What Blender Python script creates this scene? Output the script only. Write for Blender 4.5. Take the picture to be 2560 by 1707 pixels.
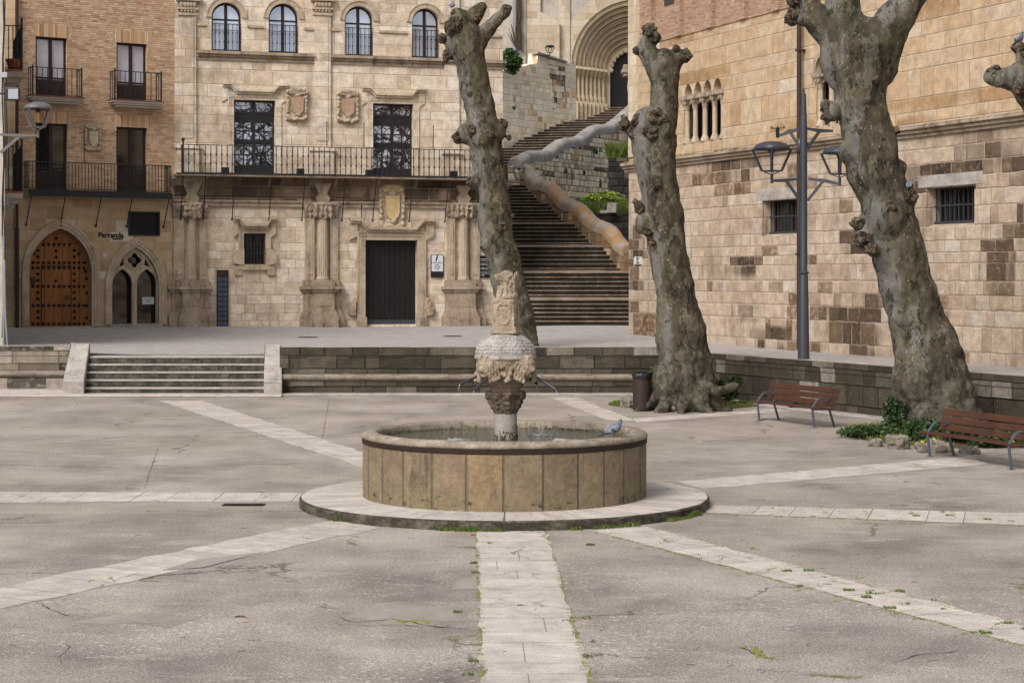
import bpy, bmesh, math, random
from mathutils import Vector, Matrix, noise, geometry, Quaternion
S = bpy.context.scene; C = S.collection
for o in list(bpy.data.objects): bpy.data.objects.remove(o)
rnd = random.Random(7)
R = math.radians
# ------------------------------------------------------------------ camera, world, sun, exposure
F = 4700.0; VH = 690.0; UC = 1280.0; H = 3.37      # focal length and horizon in photograph pixels, eye height
cam = bpy.data.cameras.new("camera"); camo = bpy.data.objects.new("camera", cam); C.objects.link(camo)
cam.sensor_fit = 'HORIZONTAL'; cam.sensor_width = 36; cam.lens = 36 * F / 2560
cam.shift_y = -(853.5 - VH) / 2560; cam.clip_start = .1; cam.clip_end = 2000
camo.location = (0, 0, H); camo.rotation_euler = (R(90), 0, 0); S.camera = camo
SUN_EL, SUN_AZ = R(43), R(-146)                      # high veiled sun, to the left and behind the camera
wd = bpy.data.worlds.new("World"); S.world = wd; wd.use_nodes = True
nt = wd.node_tree; bg = nt.nodes['Background']
sky = nt.nodes.new('ShaderNodeTexSky'); sky.sky_type = 'NISHITA'; sky.sun_disc = False
sky.sun_elevation = SUN_EL; sky.sun_rotation = SUN_AZ; sky.dust_density = 4; sky.air_density = 1.0; sky.ozone_density = 1.0
hs = nt.nodes.new('ShaderNodeHueSaturation'); hs.inputs['Saturation'].default_value = .34
nt.links.new(sky.outputs[0], hs.inputs['Color']); nt.links.new(hs.outputs[0], bg.inputs[0]); bg.inputs[1].default_value = .115
sl = bpy.data.lights.new("sun", 'SUN'); sl.energy = 1.5; sl.angle = R(22); sl.color = (1, .95, .95)
so = bpy.data.objects.new("sun", sl); C.objects.link(so)
sd = Vector((math.sin(SUN_AZ) * math.cos(SUN_EL), math.cos(SUN_AZ) * math.cos(SUN_EL), math.sin(SUN_EL)))
so.rotation_euler = sd.to_track_quat('Z', 'Y').to_euler()
S.view_settings.view_transform = 'Standard'; S.view_settings.look = 'None'; S.view_settings.exposure = 0.64; S.view_settings.gamma = 1
S.cycles.max_bounces = 5; S.cycles.diffuse_bounces = 3; S.cycles.glossy_bounces = 3

# ------------------------------------------------------------------ geometry helpers
def W(u, v, Y): return Vector(((u - UC) / F * Y, Y, H - (v - VH) / F * Y))
def G(u, v, z=0.0):
    Y = F * (H - z) / (v - VH); return Vector(((u - UC) / F * Y, Y, z))
class Frame:                                           # a vertical wall plane
    def __init__(s, p0, p1):
        s.o = Vector((p0[0], p0[1], 0)); s.d = (Vector((p1[0], p1[1], 0)) - s.o).normalized(); s.n = Vector((s.d.y, -s.d.x, 0))
    @classmethod
    def vp(c, u0, Y0, uvp):
        o = Vector(((u0 - UC) / F * Y0, Y0)); d = Vector(((uvp - UC) / F, 1))
        if d.x < 0: d = -d
        return c(o, o + d)
    def sz(s, u, v):
        a = (u - UC) / F; t = (a * s.o.y - s.o.x) / (s.d.x - a * s.d.y); Y = s.o.y + t * s.d.y
        return Vector((t, H - (v - VH) / F * Y))
    def at(s, t, z, off=0): return s.o + s.d * t + s.n * off + Vector((0, 0, z))
    def pt(s, u, v, off=0): a = s.sz(u, v); return s.at(a.x, a.y, off)
ORG = {}
class MB:
    def __init__(s): s.v = []; s.f = []; s.mi = []; s.uv = None; s.cur = 0
    def add(s, vs, fs):
        b = len(s.v); s.v += [Vector(p) for p in vs]
        for f in fs: s.f.append([i + b for i in f]); s.mi.append(s.cur)
    def quad(s, a, b, c, d): s.add([a, b, c, d], [(0, 1, 2, 3)])
    def prism(s, A, B, caps=True):
        n = len(A); fs = [(i, (i + 1) % n, n + (i + 1) % n, n + i) for i in range(n)]
        if caps:
            fs += tess_idx(A, 0, False) + tess_idx(B, n, True)
        s.add(list(A) + list(B), fs)
    def box8(s, p):                                    # p: 4 bottom, 4 top
        s.add(p, [(3, 2, 1, 0), (4, 5, 6, 7), (0, 1, 5, 4), (1, 2, 6, 5), (2, 3, 7, 6), (3, 0, 4, 7)])
    def box(s, x0, x1, y0, y1, z0, z1):
        s.box8([(x0, y0, z0), (x1, y0, z0), (x1, y1, z0), (x0, y1, z0), (x0, y0, z1), (x1, y0, z1), (x1, y1, z1), (x0, y1, z1)])
    def obox(s, c, ax, ay, az):                        # oriented box: centre and half-axis vectors
        c = Vector(c); s.box8([c - ax - ay - az, c + ax - ay - az, c + ax + ay - az, c - ax + ay - az, c - ax - ay + az, c + ax - ay + az, c + ax + ay + az, c - ax + ay + az])
    def fbox(s, fr, t0, t1, z0, z1, o0, o1):           # box on a wall frame, o = distance proud of the wall
        P = lambda t, z, o: fr.at(t, z, o)
        s.box8([P(t0, z0, o1), P(t1, z0, o1), P(t1, z0, o0), P(t0, z0, o0), P(t0, z1, o1), P(t1, z1, o1), P(t1, z1, o0), P(t0, z1, o0)])
    def pbox(s, fr, u0, u1, v0, v1, o0, o1):           # the same from photograph pixels
        a = fr.sz(u0, v1); b = fr.sz(u1, v0); c = fr.sz((u0 + u1) / 2, v0); d = fr.sz((u0 + u1) / 2, v1)
        s.fbox(fr, a.x, b.x, d.y, c.y, o0, o1)
    def fprism(s, fr, poly, o0, o1):                   # poly in (t,z)
        s.prism([fr.at(p[0], p[1], o1) for p in poly], [fr.at(p[0], p[1], o0) for p in poly])
    def tube(s, pts, rad, n=8, cap=True):
        pts = [Vector(p) for p in pts]; rad = rad if isinstance(rad, (list, tuple)) else [rad] * len(pts)
        vs = []; up = None
        for i, p in enumerate(pts):
            d = (pts[min(i + 1, len(pts) - 1)] - pts[max(i - 1, 0)]).normalized()
            if up is None: up = Vector((0, 1, 0)) if abs(d.y) < .9 else Vector((1, 0, 0))
            a = (up - d * up.dot(d)).normalized(); b = d.cross(a); up = a
            for k in range(n):
                t = 2 * math.pi * (k + .5) / n; vs.append(p + (a * math.cos(t) + b * math.sin(t)) * rad[i])
        fs = [(i * n + k, i * n + (k + 1) % n, (i + 1) * n + (k + 1) % n, (i + 1) * n + k) for i in range(len(pts) - 1) for k in range(n)]
        if cap: fs += [tuple(range(n))[::-1], tuple(range((len(pts) - 1) * n, len(pts) * n))]
        s.add(vs, fs)
    def lathe(s, c, prof, n=32, a0=0, a1=2 * math.pi):
        c = Vector(c); full = abs(a1 - a0 - 2 * math.pi) < 1e-6; m = n if full else n + 1; vs = []
        for r, z in prof:
            for k in range(m):
                t = a0 + (a1 - a0) * k / n; vs.append(c + Vector((r * math.cos(t), r * math.sin(t), z)))
        fs = []
        for i in range(len(prof) - 1):
            for k in range(n): k2 = (k + 1) % m; fs.append((i * m + k, i * m + k2, (i + 1) * m + k2, (i + 1) * m + k))
        s.add(vs, fs)
    def ball(s, c, r, n=10, m=7, q=None):
        c = Vector(c); r = Vector((r, r, r)) if not hasattr(r, '__len__') else Vector(r)
        vs = [Vector((0, 0, -1))]
        for i in range(1, m):
            a = -math.pi / 2 + math.pi * i / m
            for k in range(n): t = 2 * math.pi * k / n; vs.append(Vector((math.cos(a) * math.cos(t), math.cos(a) * math.sin(t), math.sin(a))))
        vs.append(Vector((0, 0, 1))); out = []
        for p in vs:
            p = Vector((p.x * r.x, p.y * r.y, p.z * r.z))
            if q: p = q @ p
            out.append(c + p)
        fs = [(0, 1 + (k + 1) % n, 1 + k) for k in range(n)]
        for i in range(m - 2):
            for k in range(n): a = 1 + i * n; fs.append((a + k, a + (k + 1) % n, a + n + (k + 1) % n, a + n + k))
        a = 1 + (m - 2) * n; fs += [(a + k, a + (k + 1) % n, len(vs) - 1) for k in range(n)]
        s.add(out, fs)
    def wall(s, fr, outer, holes, depth, off=0):       # face with openings and their reveals
        loops = [[Vector((p[0], p[1], 0)) for p in L] for L in [outer] + holes]
        flat = [p for L in loops for p in L]
        s.add([fr.at(p.x, p.y, off) for p in flat], [tuple(t) for t in geometry.tessellate_polygon(loops)])
        for L in holes: s.prism([fr.at(p[0], p[1], off) for p in L], [fr.at(p[0], p[1], off - depth) for p in L], caps=False)
def tess_idx(P, b, flip):
    P = [Vector(p) for p in P]
    n = (P[1] - P[0]).cross(P[2] - P[0])
    if len(P) == 4 or len(P) == 3:
        f = tuple(range(b, b + len(P))); return [f[::-1] if not flip else f]
    return [tuple(i + b for i in t) for t in geometry.tessellate_polygon([list(P)])]
def build(mb, name, mat, parent=None, smooth=False, loc=None, bevel=0, seg=2, sharp=None):
    org = ORG[parent.name] if parent else Vector(loc if loc is not None else (0, 0, 0))
    me = bpy.data.meshes.new(name); me.from_pydata([p - org for p in mb.v], [], mb.f)
    for m in (mat if isinstance(mat, list) else [mat]): me.materials.append(m)
    if isinstance(mat, list): me.polygons.foreach_set('material_index', mb.mi)
    if smooth: me.polygons.foreach_set('use_smooth', [True] * len(me.polygons))
    uvl = me.uv_layers.new(name='uv'); data = [0.0] * (2 * len(me.loops))
    for p in me.polygons:
        n = p.normal
        if mb.uv is None:
            if abs(n.z) > .75: f = lambda q: (q.x, q.y)
            else:
                t = Vector((-n.y, n.x, 0)).normalized()
                if t.x < 0 or (abs(t.x) < 1e-6 and t.y < 0): t = -t
                f = lambda q, t=t: (q.dot(t), q.z)
            for li in p.loop_indices:
                a = f(me.vertices[me.loops[li].vertex_index].co + org); data[2 * li] = a[0]; data[2 * li + 1] = a[1]
        else:
            for li in p.loop_indices:
                a = mb.uv(me.vertices[me.loops[li].vertex_index].co + org, n); data[2 * li] = a[0]; data[2 * li + 1] = a[1]
    uvl.data.foreach_set('uv', data); me.update()
    if sharp is not None and smooth: me.set_sharp_from_angle(angle=R(sharp))
    ob = bpy.data.objects.new(name, me); C.objects.link(ob); ORG[ob.name] = org
    if parent: ob.parent = parent
    else: ob.location = org
    if bevel:
        b = ob.modifiers.new('bevel', 'BEVEL'); b.width = bevel; b.segments = seg; b.limit_method = 'ANGLE'; b.angle_limit = R(40)
    return ob
def tag(o, label, cat, group=None):
    o['label'] = label; o['category'] = cat
    if group: o['group'] = group
    return o
def thing(name, label, cat, loc, group=None):
    o = bpy.data.objects.new(name, None); C.objects.link(o); o.location = loc; o.empty_display_size = .2; ORG[o.name] = Vector(loc)
    return tag(o, label, cat, group)
def solo(mb, name, mat, label, cat, loc, group=None, **k): return tag(build(mb, name, mat, loc=loc, **k), label, cat, group)
def struct(mb, name, mat, kind='structure', **k):
    o = build(mb, name, mat, **k); o['kind'] = kind; return o
def move_copy(root, loc, rot=0, label=None):
    r = root.copy(); C.objects.link(r); r.location = loc; r.rotation_euler = (0, 0, rot)
    if label: r['label'] = label
    ORG[r.name] = Vector(loc)
    def rec(o, p):
        for ch in [c for c in bpy.data.objects if c.parent == o and c.name not in done]:
            c = ch.copy(); C.objects.link(c); c.parent = p; done.add(c.name); rec(ch, c)
    done = {r.name}; rec(root, r); return r
def remesh(mb, vox, smooth=4, disp=None):              # fuse the shapes into one skin, then roughen it
    me = bpy.data.meshes.new('tmp'); me.from_pydata(mb.v, [], mb.f)
    bm = bmesh.new(); bm.from_mesh(me); bmesh.ops.recalc_face_normals(bm, faces=bm.faces); bm.to_mesh(me); bm.free()
    ob = bpy.data.objects.new('tmp', me); C.objects.link(ob)
    m = ob.modifiers.new('r', 'REMESH'); m.mode = 'VOXEL'; m.voxel_size = vox
    if smooth: m = ob.modifiers.new('s', 'SMOOTH'); m.iterations = smooth; m.factor = .5
    dg = bpy.context.evaluated_depsgraph_get(); ev = ob.evaluated_get(dg); e = ev.to_mesh()
    out = MB(); out.v = []
    for v in e.vertices:
        co = v.co.copy()
        out.v.append(co + v.normal * disp(co) if disp else co)
    out.f = [list(p.vertices) for p in e.polygons]; out.mi = [0] * len(out.f)
    ev.to_mesh_clear(); bpy.data.objects.remove(ob); bpy.data.meshes.remove(me); return out
def fbm(p, sc, oct=3):
    a = 0; k = 1
    for _ in range(oct): a += k * noise.noise(p * sc); sc *= 2.1; k *= .5
    return a
def txt(s, size, fr, t, z, off, depth, align='CENTER', spacing=1.0, bold=0, sx=1.0, shear=0):  # lettering as mesh on a wall frame
    cu = bpy.data.curves.new('tmp', 'FONT'); cu.body = s; cu.size = size; cu.extrude = depth; cu.align_x = align; cu.space_character = spacing; cu.offset = bold; cu.shear = shear
    ob = bpy.data.objects.new('tmp', cu); C.objects.link(ob)
    dg = bpy.context.evaluated_depsgraph_get(); ev = ob.evaluated_get(dg); e = ev.to_mesh()
    vs = [fr.at(t + v.co.x * sx, z + v.co.y, off + v.co.z) for v in e.vertices]; fs = [tuple(p.vertices) for p in e.polygons]
    ev.to_mesh_clear(); bpy.data.objects.remove(ob); bpy.data.curves.remove(cu); return vs, fs
def arc_round(t0, t1, zb, zt, n=14):
    r = (t1 - t0) / 2; c = (t0 + t1) / 2; zs = zt - r
    return [(t0, zb), (t1, zb)] + [(c + r * math.cos(math.pi * i / n), zs + r * math.sin(math.pi * i / n)) for i in range(n + 1)]
def arc_point(t0, t1, zb, zs, zt, n=10):               # pointed arch
    a = (t1 - t0) / 2; c = (t0 + t1) / 2; h = zt - zs; r = (a * a + h * h) / (2 * a); P = [(t0, zb), (t1, zb)]
    th = math.asin(min(1, h / r))
    P += [(t1 - r + r * math.cos(th * i / n), zs + r * math.sin(th * i / n)) for i in range(n + 1)]
    P += [(t0 + r - r * math.cos(th * i / n), zs + r * math.sin(th * i / n)) for i in range(n - 1, -1, -1)]
    return P
def ring(mb, fr, inner, outer, o0, o1, skip=1):        # moulding band between two open outlines with equal counts
    for i in range(len(inner) - 1):
        if i < skip: continue
        mb.fprism(fr, [inner[i], outer[i], outer[i + 1], inner[i + 1]], o0, o1)
# ------------------------------------------------------------------ materials
def lin(h, k=1.0):
    h = h.lstrip('#'); o = []
    for i in (0, 2, 4):
        x = int(h[i:i + 2], 16) / 255; o.append((x / 12.92 if x < .04045 else ((x + .055) / 1.055) ** 2.4) * k)
    return (*o, 1)
class NT:
    def __init__(s, name, rough=.85, spec=.3, metal=0):
        s.m = bpy.data.materials.new(name); s.m.use_nodes = True; s.t = s.m.node_tree; s.b = s.t.nodes['Principled BSDF']
        s.b.inputs['Roughness'].default_value = rough; s.b.inputs['Specular IOR Level'].default_value = spec; s.b.inputs['Metallic'].default_value = metal
    def n(s, ty, **k):
        x = s.t.nodes.new('ShaderNode' + ty)
        for a, b in k.items(): setattr(x, a, b)
        return x
    def put(s, sock, v):
        if isinstance(v, bpy.types.NodeSocket): s.t.links.new(v, sock)
        elif v is not None: sock.default_value = v
    def ma(s, op, a, b=None, c=None, clamp=False):
        x = s.n('Math', operation=op, use_clamp=clamp)
        for i, q in enumerate((a, b, c)):
            if q is not None: s.put(x.inputs[i], q)
        return x.outputs[0]
    def uv(s): return s.n('TexCoord').outputs['UV']
    def obj(s): return s.n('TexCoord').outputs['Object']
    def sep(s, v): x = s.n('SeparateXYZ'); s.put(x.inputs[0], v); return x.outputs
    def com(s, a, b, c=0.0):
        x = s.n('CombineXYZ')
        for i, q in enumerate((a, b, c)): s.put(x.inputs[i], q)
        return x.outputs[0]
    def scl(s, v, k): x = s.n('Vector' 'Math', operation='MULTIPLY'); s.put(x.inputs[0], v); x.inputs[1].default_value = k if hasattr(k, '__len__') else (k, k, k); return x.outputs[0]
    def noise(s, v, sc, det=3, rough=.55, dist=0, out=0, dim='3D'):
        x = s.n('TexNoise', noise_dimensions=dim); s.put(x.inputs['Vector'], v); x.inputs['Scale'].default_value = sc; x.inputs['Detail'].default_value = det
        x.inputs['Roughness'].default_value = rough; x.inputs['Distortion'].default_value = dist; return x.outputs[out]
    def vor(s, v, sc, feat='F1', out=0, rand=1):
        x = s.n('TexVoronoi', feature=feat); s.put(x.inputs['Vector'], v); x.inputs['Scale'].default_value = sc; x.inputs['Randomness'].default_value = rand; return x.outputs[out]
    def white(s, v): x = s.n('TexWhiteNoise', noise_dimensions='3D'); s.put(x.inputs['Vector'], v); return x.outputs
    def ramp(s, f, stops, mode='LINEAR'):
        x = s.n('ValToRGB'); s.put(x.inputs[0], f); r = x.color_ramp; r.interpolation = mode
        while len(r.elements) < len(stops): r.elements.new(.5)
        for e, (p, c) in zip(r.elements, stops): e.position = p; e.color = c if hasattr(c, '__len__') else (c, c, c, 1)
        return x.outputs[0]
    def sm(s, f, a, b): x = s.n('MapRange', interpolation_type='SMOOTHSTEP'); s.put(x.inputs[0], f); x.inputs[1].default_value = a; x.inputs[2].default_value = b; return x.outputs[0]
    def mix(s, f, a, b, mode='MIX'):
        x = s.n('Mix', data_type='RGBA', blend_type=mode); s.put(x.inputs[0], f); s.put(x.inputs[6], a); s.put(x.inputs[7], b); return x.outputs[2]
    def bump(s, h, d=.02, st=1.0):
        x = s.n('Bump'); x.inputs['Strength'].default_value = st; x.inputs['Distance'].default_value = d; s.put(x.inputs['Height'], h); s.put(s.b.inputs['Normal'], x.outputs[0])
    def col(s, c): s.put(s.b.inputs['Base Color'], c); return s.m
def ashlar(N, rowh, colw, joint, seed=0, wob=.03, vary=1.0, uv=None):
    uv = uv or N.uv(); p = N.sep(uv)
    w1 = N.noise(uv, 2.2, 3); w2 = N.noise(N.scl(uv, (1.3, 1.3, 1)), 1.9, 3, out=0)
    u = N.ma('MULTIPLY_ADD', N.ma('SUBTRACT', w1, .5), wob * 2, p[0]); v = N.ma('MULTIPLY_ADD', N.ma('SUBTRACT', w2, .5), wob * 2, p[1])
    nv = N.noise(N.com(seed * 1.7, N.ma('MULTIPLY', p[1], .9), 3.3), 1, 1)
    vr = N.ma('ADD', N.ma('DIVIDE', v, rowh), N.ma('MULTIPLY', N.ma('SUBTRACT', nv, .5), 2.2 * vary))
    row = N.ma('FLOOR', vr); fv = N.ma('FRACT', vr)
    rr = N.white(N.com(row, seed, 1.5))[0]
    nu = N.noise(N.com(N.ma('MULTIPLY', u, .9 / colw), N.ma('MULTIPLY', row, 3.71), seed), 1, 0)
    uc = N.ma('ADD', N.ma('MULTIPLY', N.ma('DIVIDE', u, colw), N.ma('MULTIPLY_ADD', rr, .5, .75)), N.ma('ADD', N.ma('MULTIPLY', rr, 37.), N.ma('MULTIPLY', N.ma('SUBTRACT', nu, .5), 1.7 * vary)))
    cl = N.ma('FLOOR', uc); fu = N.ma('FRACT', uc)
    wn = N.white(N.com(cl, row, seed + .3))
    eu = N.ma('MULTIPLY', N.ma('MINIMUM', fu, N.ma('SUBTRACT', 1, fu)), colw); ev = N.ma('MULTIPLY', N.ma('MINIMUM', fv, N.ma('SUBTRACT', 1, fv)), rowh)
    e = N.ma('MINIMUM', eu, ev)
    cxr = N.ma('SUBTRACT', p[0], N.ma('DIVIDE', N.ma('MULTIPLY', N.ma('SUBTRACT', fu, .5), colw), N.ma('MULTIPLY_ADD', rr, .5, .75))); czr = N.ma('SUBTRACT', p[1], N.ma('MULTIPLY', N.ma('SUBTRACT', fv, .5), rowh))
    mort = N.ma('SUBTRACT', 1, N.sm(e, joint * .35, joint))
    low = N.noise(N.com(N.ma('MULTIPLY', cl, colw), N.ma('MULTIPLY', row, rowh), seed), .33, 1)
    return dict(uv=uv, cell=wn[0], cell2=N.sep(wn[1])[1], mort=mort, edge=e, low=low, p=p, ctr=(cxr, czr))
def lnd(h, k=1.0, s=.86):
    c = lin(h, k); l = .3 * c[0] + .55 * c[1] + .15 * c[2]; return (l + (c[0] - l) * s, l + (c[1] - l) * s, l + (c[2] - l) * s, 1)
def stone_mat(name, rowh, colw, joint, pal, mortar, seed=0, wob=.03, dark=None, dark_at=(.58, .66), stain=.25, stain_col='#3a2f22', k=.8, vary=1.0, bump=.02, mottle=.35, spots=None, at=None, atcol=None, calm=None):
    N = NT(name, .92, .2); A = ashlar(N, rowh, colw, joint, seed, wob, vary); uv = A['uv']
    c = N.ramp(A['cell'], [(p, lnd(h, k)) for p, h in pal])
    if calm: c = N.mix(calm[1], c, lnd(calm[0], k))
    if dark:                                           # clusters of weather-blackened blocks
        d = N.sm(N.ma('ADD', A['low'], N.ma('MULTIPLY', N.ma('SUBTRACT', A['cell2'], .5), .32)), *dark_at)
        br = N.sm(N.noise(uv, 5, 4), .22, .55)
        c = N.mix(N.ma('MULTIPLY', d, br), c, N.mix(A['cell'], lnd(dark[0], k), lnd(dark[1], k)))
    if at:                                             # blackened areas where the real wall has them
        g = None
        for x, z, rx, rz in at:
            q = N.ma('ADD', N.ma('POWER', N.ma('DIVIDE', N.ma('SUBTRACT', A['ctr'][0], x), rx), 2.), N.ma('POWER', N.ma('DIVIDE', N.ma('SUBTRACT', A['ctr'][1], z), rz), 2.)); g = q if g is None else N.ma('MINIMUM', g, q)
        w = N.sm(N.ma('ADD', N.ma('SUBTRACT', 1.0, g), N.ma('MULTIPLY', N.ma('SUBTRACT', A['cell2'], .5), 1.3)), -.5, .5)
        c = N.mix(N.ma('MULTIPLY', w, N.sm(N.noise(uv, 6, 5, .7), .15, .5)), c, N.mix(A['cell'], lnd(atcol[0], k, 1), lnd(atcol[1], k, 1)))
        w2 = N.sm(N.noise(uv, .9, 5, .65), .48, .68); c = N.mix(N.ma('MULTIPLY', w2, .4), c, lnd(atcol[1], k))
    m1 = N.noise(uv, 3.1, 5, .65); m2 = N.noise(uv, 17, 5, .7)
    f = N.ma('MULTIPLY_ADD', N.ma('SUBTRACT', m1, .5), mottle * 2.2, 1.0); g = N.ma('MULTIPLY_ADD', N.ma('SUBTRACT', m2, .5), mottle * 1.6, 1.0)
    c = N.mix(1, c, N.ramp(N.ma('MULTIPLY', N.ma('MULTIPLY', f, g), .5), [(0, 0.0), (1, 2.0)]), 'MULTIPLY')
    if stain:                                          # rain streaks and grime
        st = N.noise(N.scl(uv, (2.2, .35, 1)), 1, 5, .65); st2 = N.noise(uv, .35, 3)
        c = N.mix(N.ma('MULTIPLY', N.sm(N.ma('ADD', st, N.ma('MULTIPLY', N.ma('SUBTRACT', st2, .5), .9)), .52, .8), stain), c, lnd(stain_col, k))
    if spots: c = N.mix(N.ma('MULTIPLY', N.sm(N.vor(uv, spots[0]), spots[1], spots[1] * .6), .8), c, lnd(spots[2], k))
    mm = N.ma('MULTIPLY', A['mort'], N.sm(N.noise(uv, 1.1, 2), .25, .6))
    c = N.mix(N.ma('MULTIPLY', mm, .85), c, lnd(mortar, k))
    h = N.ma('ADD', N.ma('MULTIPLY', N.sm(A['edge'], 0, joint * 1.6), .9), N.ma('ADD', N.ma('MULTIPLY', m1, .5), N.ma('MULTIPLY', m2, .5)))
    N.bump(h, bump, .8); return N.col(c)
def plain_stone(name, pal, k=.8, sc=1.0, bump=.015, stain=.35, stain_col='#4a3c2c', moss=None, lichen=None, rough=.9, obj=False):
    N = NT(name, rough, .25); uv = N.obj() if obj else N.uv()
    a = N.noise(uv, 1.6 * sc, 5, .65); b = N.noise(uv, 9 * sc, 5, .7); d = N.noise(uv, 45 * sc, 2, .6)
    c = N.ramp(N.ma('MULTIPLY_ADD', N.ma('SUBTRACT', b, .5), .6, a), [(p, lnd(h, k)) for p, h in pal])
    c = N.mix(1, c, N.ramp(d, [(.25, .72), (.75, 1.22)]), 'MULTIPLY')
    if stain:
        s2 = N.noise(N.scl(uv, (2.6, 2.6, .5) if obj else (2.6, .45, 1)), sc, 5, .7); c = N.mix(N.ma('MULTIPLY', N.sm(s2, .5, .72), stain), c, lnd(stain_col, k))
    if moss: c = N.mix(N.ma('MULTIPLY', N.sm(N.noise(uv, 2.3 * sc, 6, .75), moss[1], moss[1] + .12), moss[2]), c, lnd(moss[0], k))
    if lichen:
        ls = lichen[2] if len(lichen) > 2 else 6 * sc; lw = lichen[3] if len(lichen) > 3 else .06; c = N.mix(N.ma('MULTIPLY', N.sm(N.noise(uv, ls, 6, .7), lichen[1], lichen[1] + lw), .85), c, lnd(lichen[0], k))
    N.bump(N.ma('ADD', N.ma('MULTIPLY', b, .7), N.ma('MULTIPLY', d, .35)), bump, .9); return N.col(c)
def flat(name, h, rough=.6, spec=.4, metal=0, k=.8, var=.25, sc=6, obj=True, bump=0):
    N = NT(name, rough, spec, metal); co = N.obj() if obj else N.uv()
    a = N.noise(co, sc, 4, .65); x = lin(h, k)
    c = N.mix(1, x, N.ramp(a, [(.2, 1 - var), (.8, 1 + var)]), 'MULTIPLY')
    if bump: N.bump(a, bump)
    return N.col(c)
M = {}
BF = Frame.vp(1568, 66.8, -600)                        # right palace's wall plane
def on_wall(L): return [(BF.sz(u, v).x + BF.o.dot(BF.d), BF.sz(u, v).y, abs(BF.sz(u + ru, v).x - BF.sz(u, v).x), abs(BF.sz(u, v + rv).y - BF.sz(u, v).y)) for u, v, ru, rv in L]
M['palace'] = stone_mat('palace_stone', .40, .74, .012, [(0, '#b8a389'), (.2, '#c8b499'), (.45, '#d2c0a7'), (.7, '#d8c9b3'), (.88, '#c4ad93'), (1, '#cec0ae')], '#b39d82', 3, .012, stain=.5, stain_col='#766049', bump=.02, mottle=.6, k=.93)
M['frieze'] = stone_mat('sooty_frieze_stone', .42, .62, .02, [(0, '#6b5845'), (.3, '#947b60'), (.5, '#54463a'), (.8, '#a88f72'), (1, '#bba588')], '#b39c80', 5, .02, stain=.8, stain_col='#231b14', bump=.02, mottle=.6, k=.72)
M['carved'] = plain_stone('carved_limestone', [(.25, '#a08a70'), (.45, '#bca688'), (.62, '#cdb99c'), (.8, '#d8c8b0')], stain=.6, stain_col='#5f4f3d')
M['carved_worn'] = plain_stone('weathered_carved_limestone', [(.25, '#7d6a56'), (.45, '#a69178'), (.6, '#b9a58c'), (.8, '#c6b8a4')], stain=.85, stain_col='#433930')
M['shield_ochre'] = plain_stone('ochre_shield_stone', [(.3, '#c7a468'), (.6, '#dcc08a'), (.8, '#e2cda0')], stain=.2)
M['shield_red'] = plain_stone('red_painted_shield_stone', [(.3, '#b08a68'), (.6, '#c4a182'), (.8, '#ceb59c')], sc=3, stain=.2)
M['base'] = stone_mat('sandstone_base', .36, .62, .012, [(0, '#b08f68'), (.3, '#c4a67e'), (.6, '#ccb28c'), (.9, '#bd9e76'), (.97, '#d9cdbb'), (1, '#ddd3c4')], '#b8a07e', 9, .02, stain=.25, stain_col='#8c7050', bump=.012, mottle=.25)
M['honey'] = stone_mat('honey_ashlar', .46, .86, .016, [(0, '#be9a72'), (.25, '#c6a67f'), (.5, '#ccb08c'), (.75, '#cfb896'), (.92, '#c2a682'), (1, '#d2c4b0')], '#b0a08c', 12, .02, stain=.25, stain_col='#8a6238', bump=.022, mottle=.55, spots=(9, .14, '#7a5730'), at=on_wall([(1740, 195, 42, 22), (1800, 195, 34, 18), (1715, 330, 30, 14), (1690, 100, 60, 12), (1830, 290, 18, 28), (2330, 270, 130, 20), (2480, 245, 100, 22), (1985, 300, 60, 14), (2320, 20, 60, 12)]), atcol=('#a0805e', '#b3936c'), calm=('#c8ab84', .35))
M['lower'] = stone_mat('patched_ashlar', .40, .56, .022, [(0, '#b2987e'), (.2, '#beA68c'), (.5, '#c7b29a'), (.75, '#cebda8'), (.92, '#b89e82'), (1, '#d2c8bb')], '#b5a08a', 21, .035, dark=('#6a5138', '#957a5a'), dark_at=(.56, .70), stain=.6, stain_col='#7d6a56', bump=.025, mottle=.62, at=on_wall([(1872, 800, 42, 24), (1915, 842, 70, 22), (1860, 660, 50, 20), (2125, 790, 70, 42), (2140, 845, 60, 34), (1985, 905, 55, 14), (2505, 640, 45, 80), (2545, 560, 22, 50), (1588, 640, 16, 90), (1700, 800, 40, 40), (2330, 440, 110, 40), (2500, 400, 90, 50), (1830, 420, 60, 24), (2150, 600, 50, 40)]), atcol=('#40342a', '#75614c'), calm=('#bfa88c', .45))
M['rubble'] = stone_mat('pale_rubble', .30, .42, .02, [(0, '#cbb99c'), (.3, '#d8c9b0'), (.6, '#e2d6c0'), (.88, '#d2c09f'), (.97, '#bc9664'), (1, '#a98046')], '#bfae94', 31, .06, k=1.08, stain=.15, stain_col='#7a6c5a', bump=.03, mottle=.3)
M['retain'] = stone_mat('mossy_rubble', .28, .40, .028, [(0, '#a08e72'), (.25, '#c6b595'), (.5, '#d0c2a8'), (.75, '#d6caB2'), (.95, '#b08a58'), (1, '#9a7a4c')], '#574d3e', 37, .05, dark=('#3b362e', '#5c5446'), dark_at=(.63, .72), stain=.28, stain_col='#45403a', bump=.04, mottle=.4, k=1.12)
M['black'] = stone_mat('blackened_rubble', .3, .45, .03, [(0, '#2c2925'), (.4, '#39352f'), (.8, '#4a443b'), (1, '#6e665a')], '#25221e', 41, .06, stain=.5, stain_col='#1d1b18', bump=.05)
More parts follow.
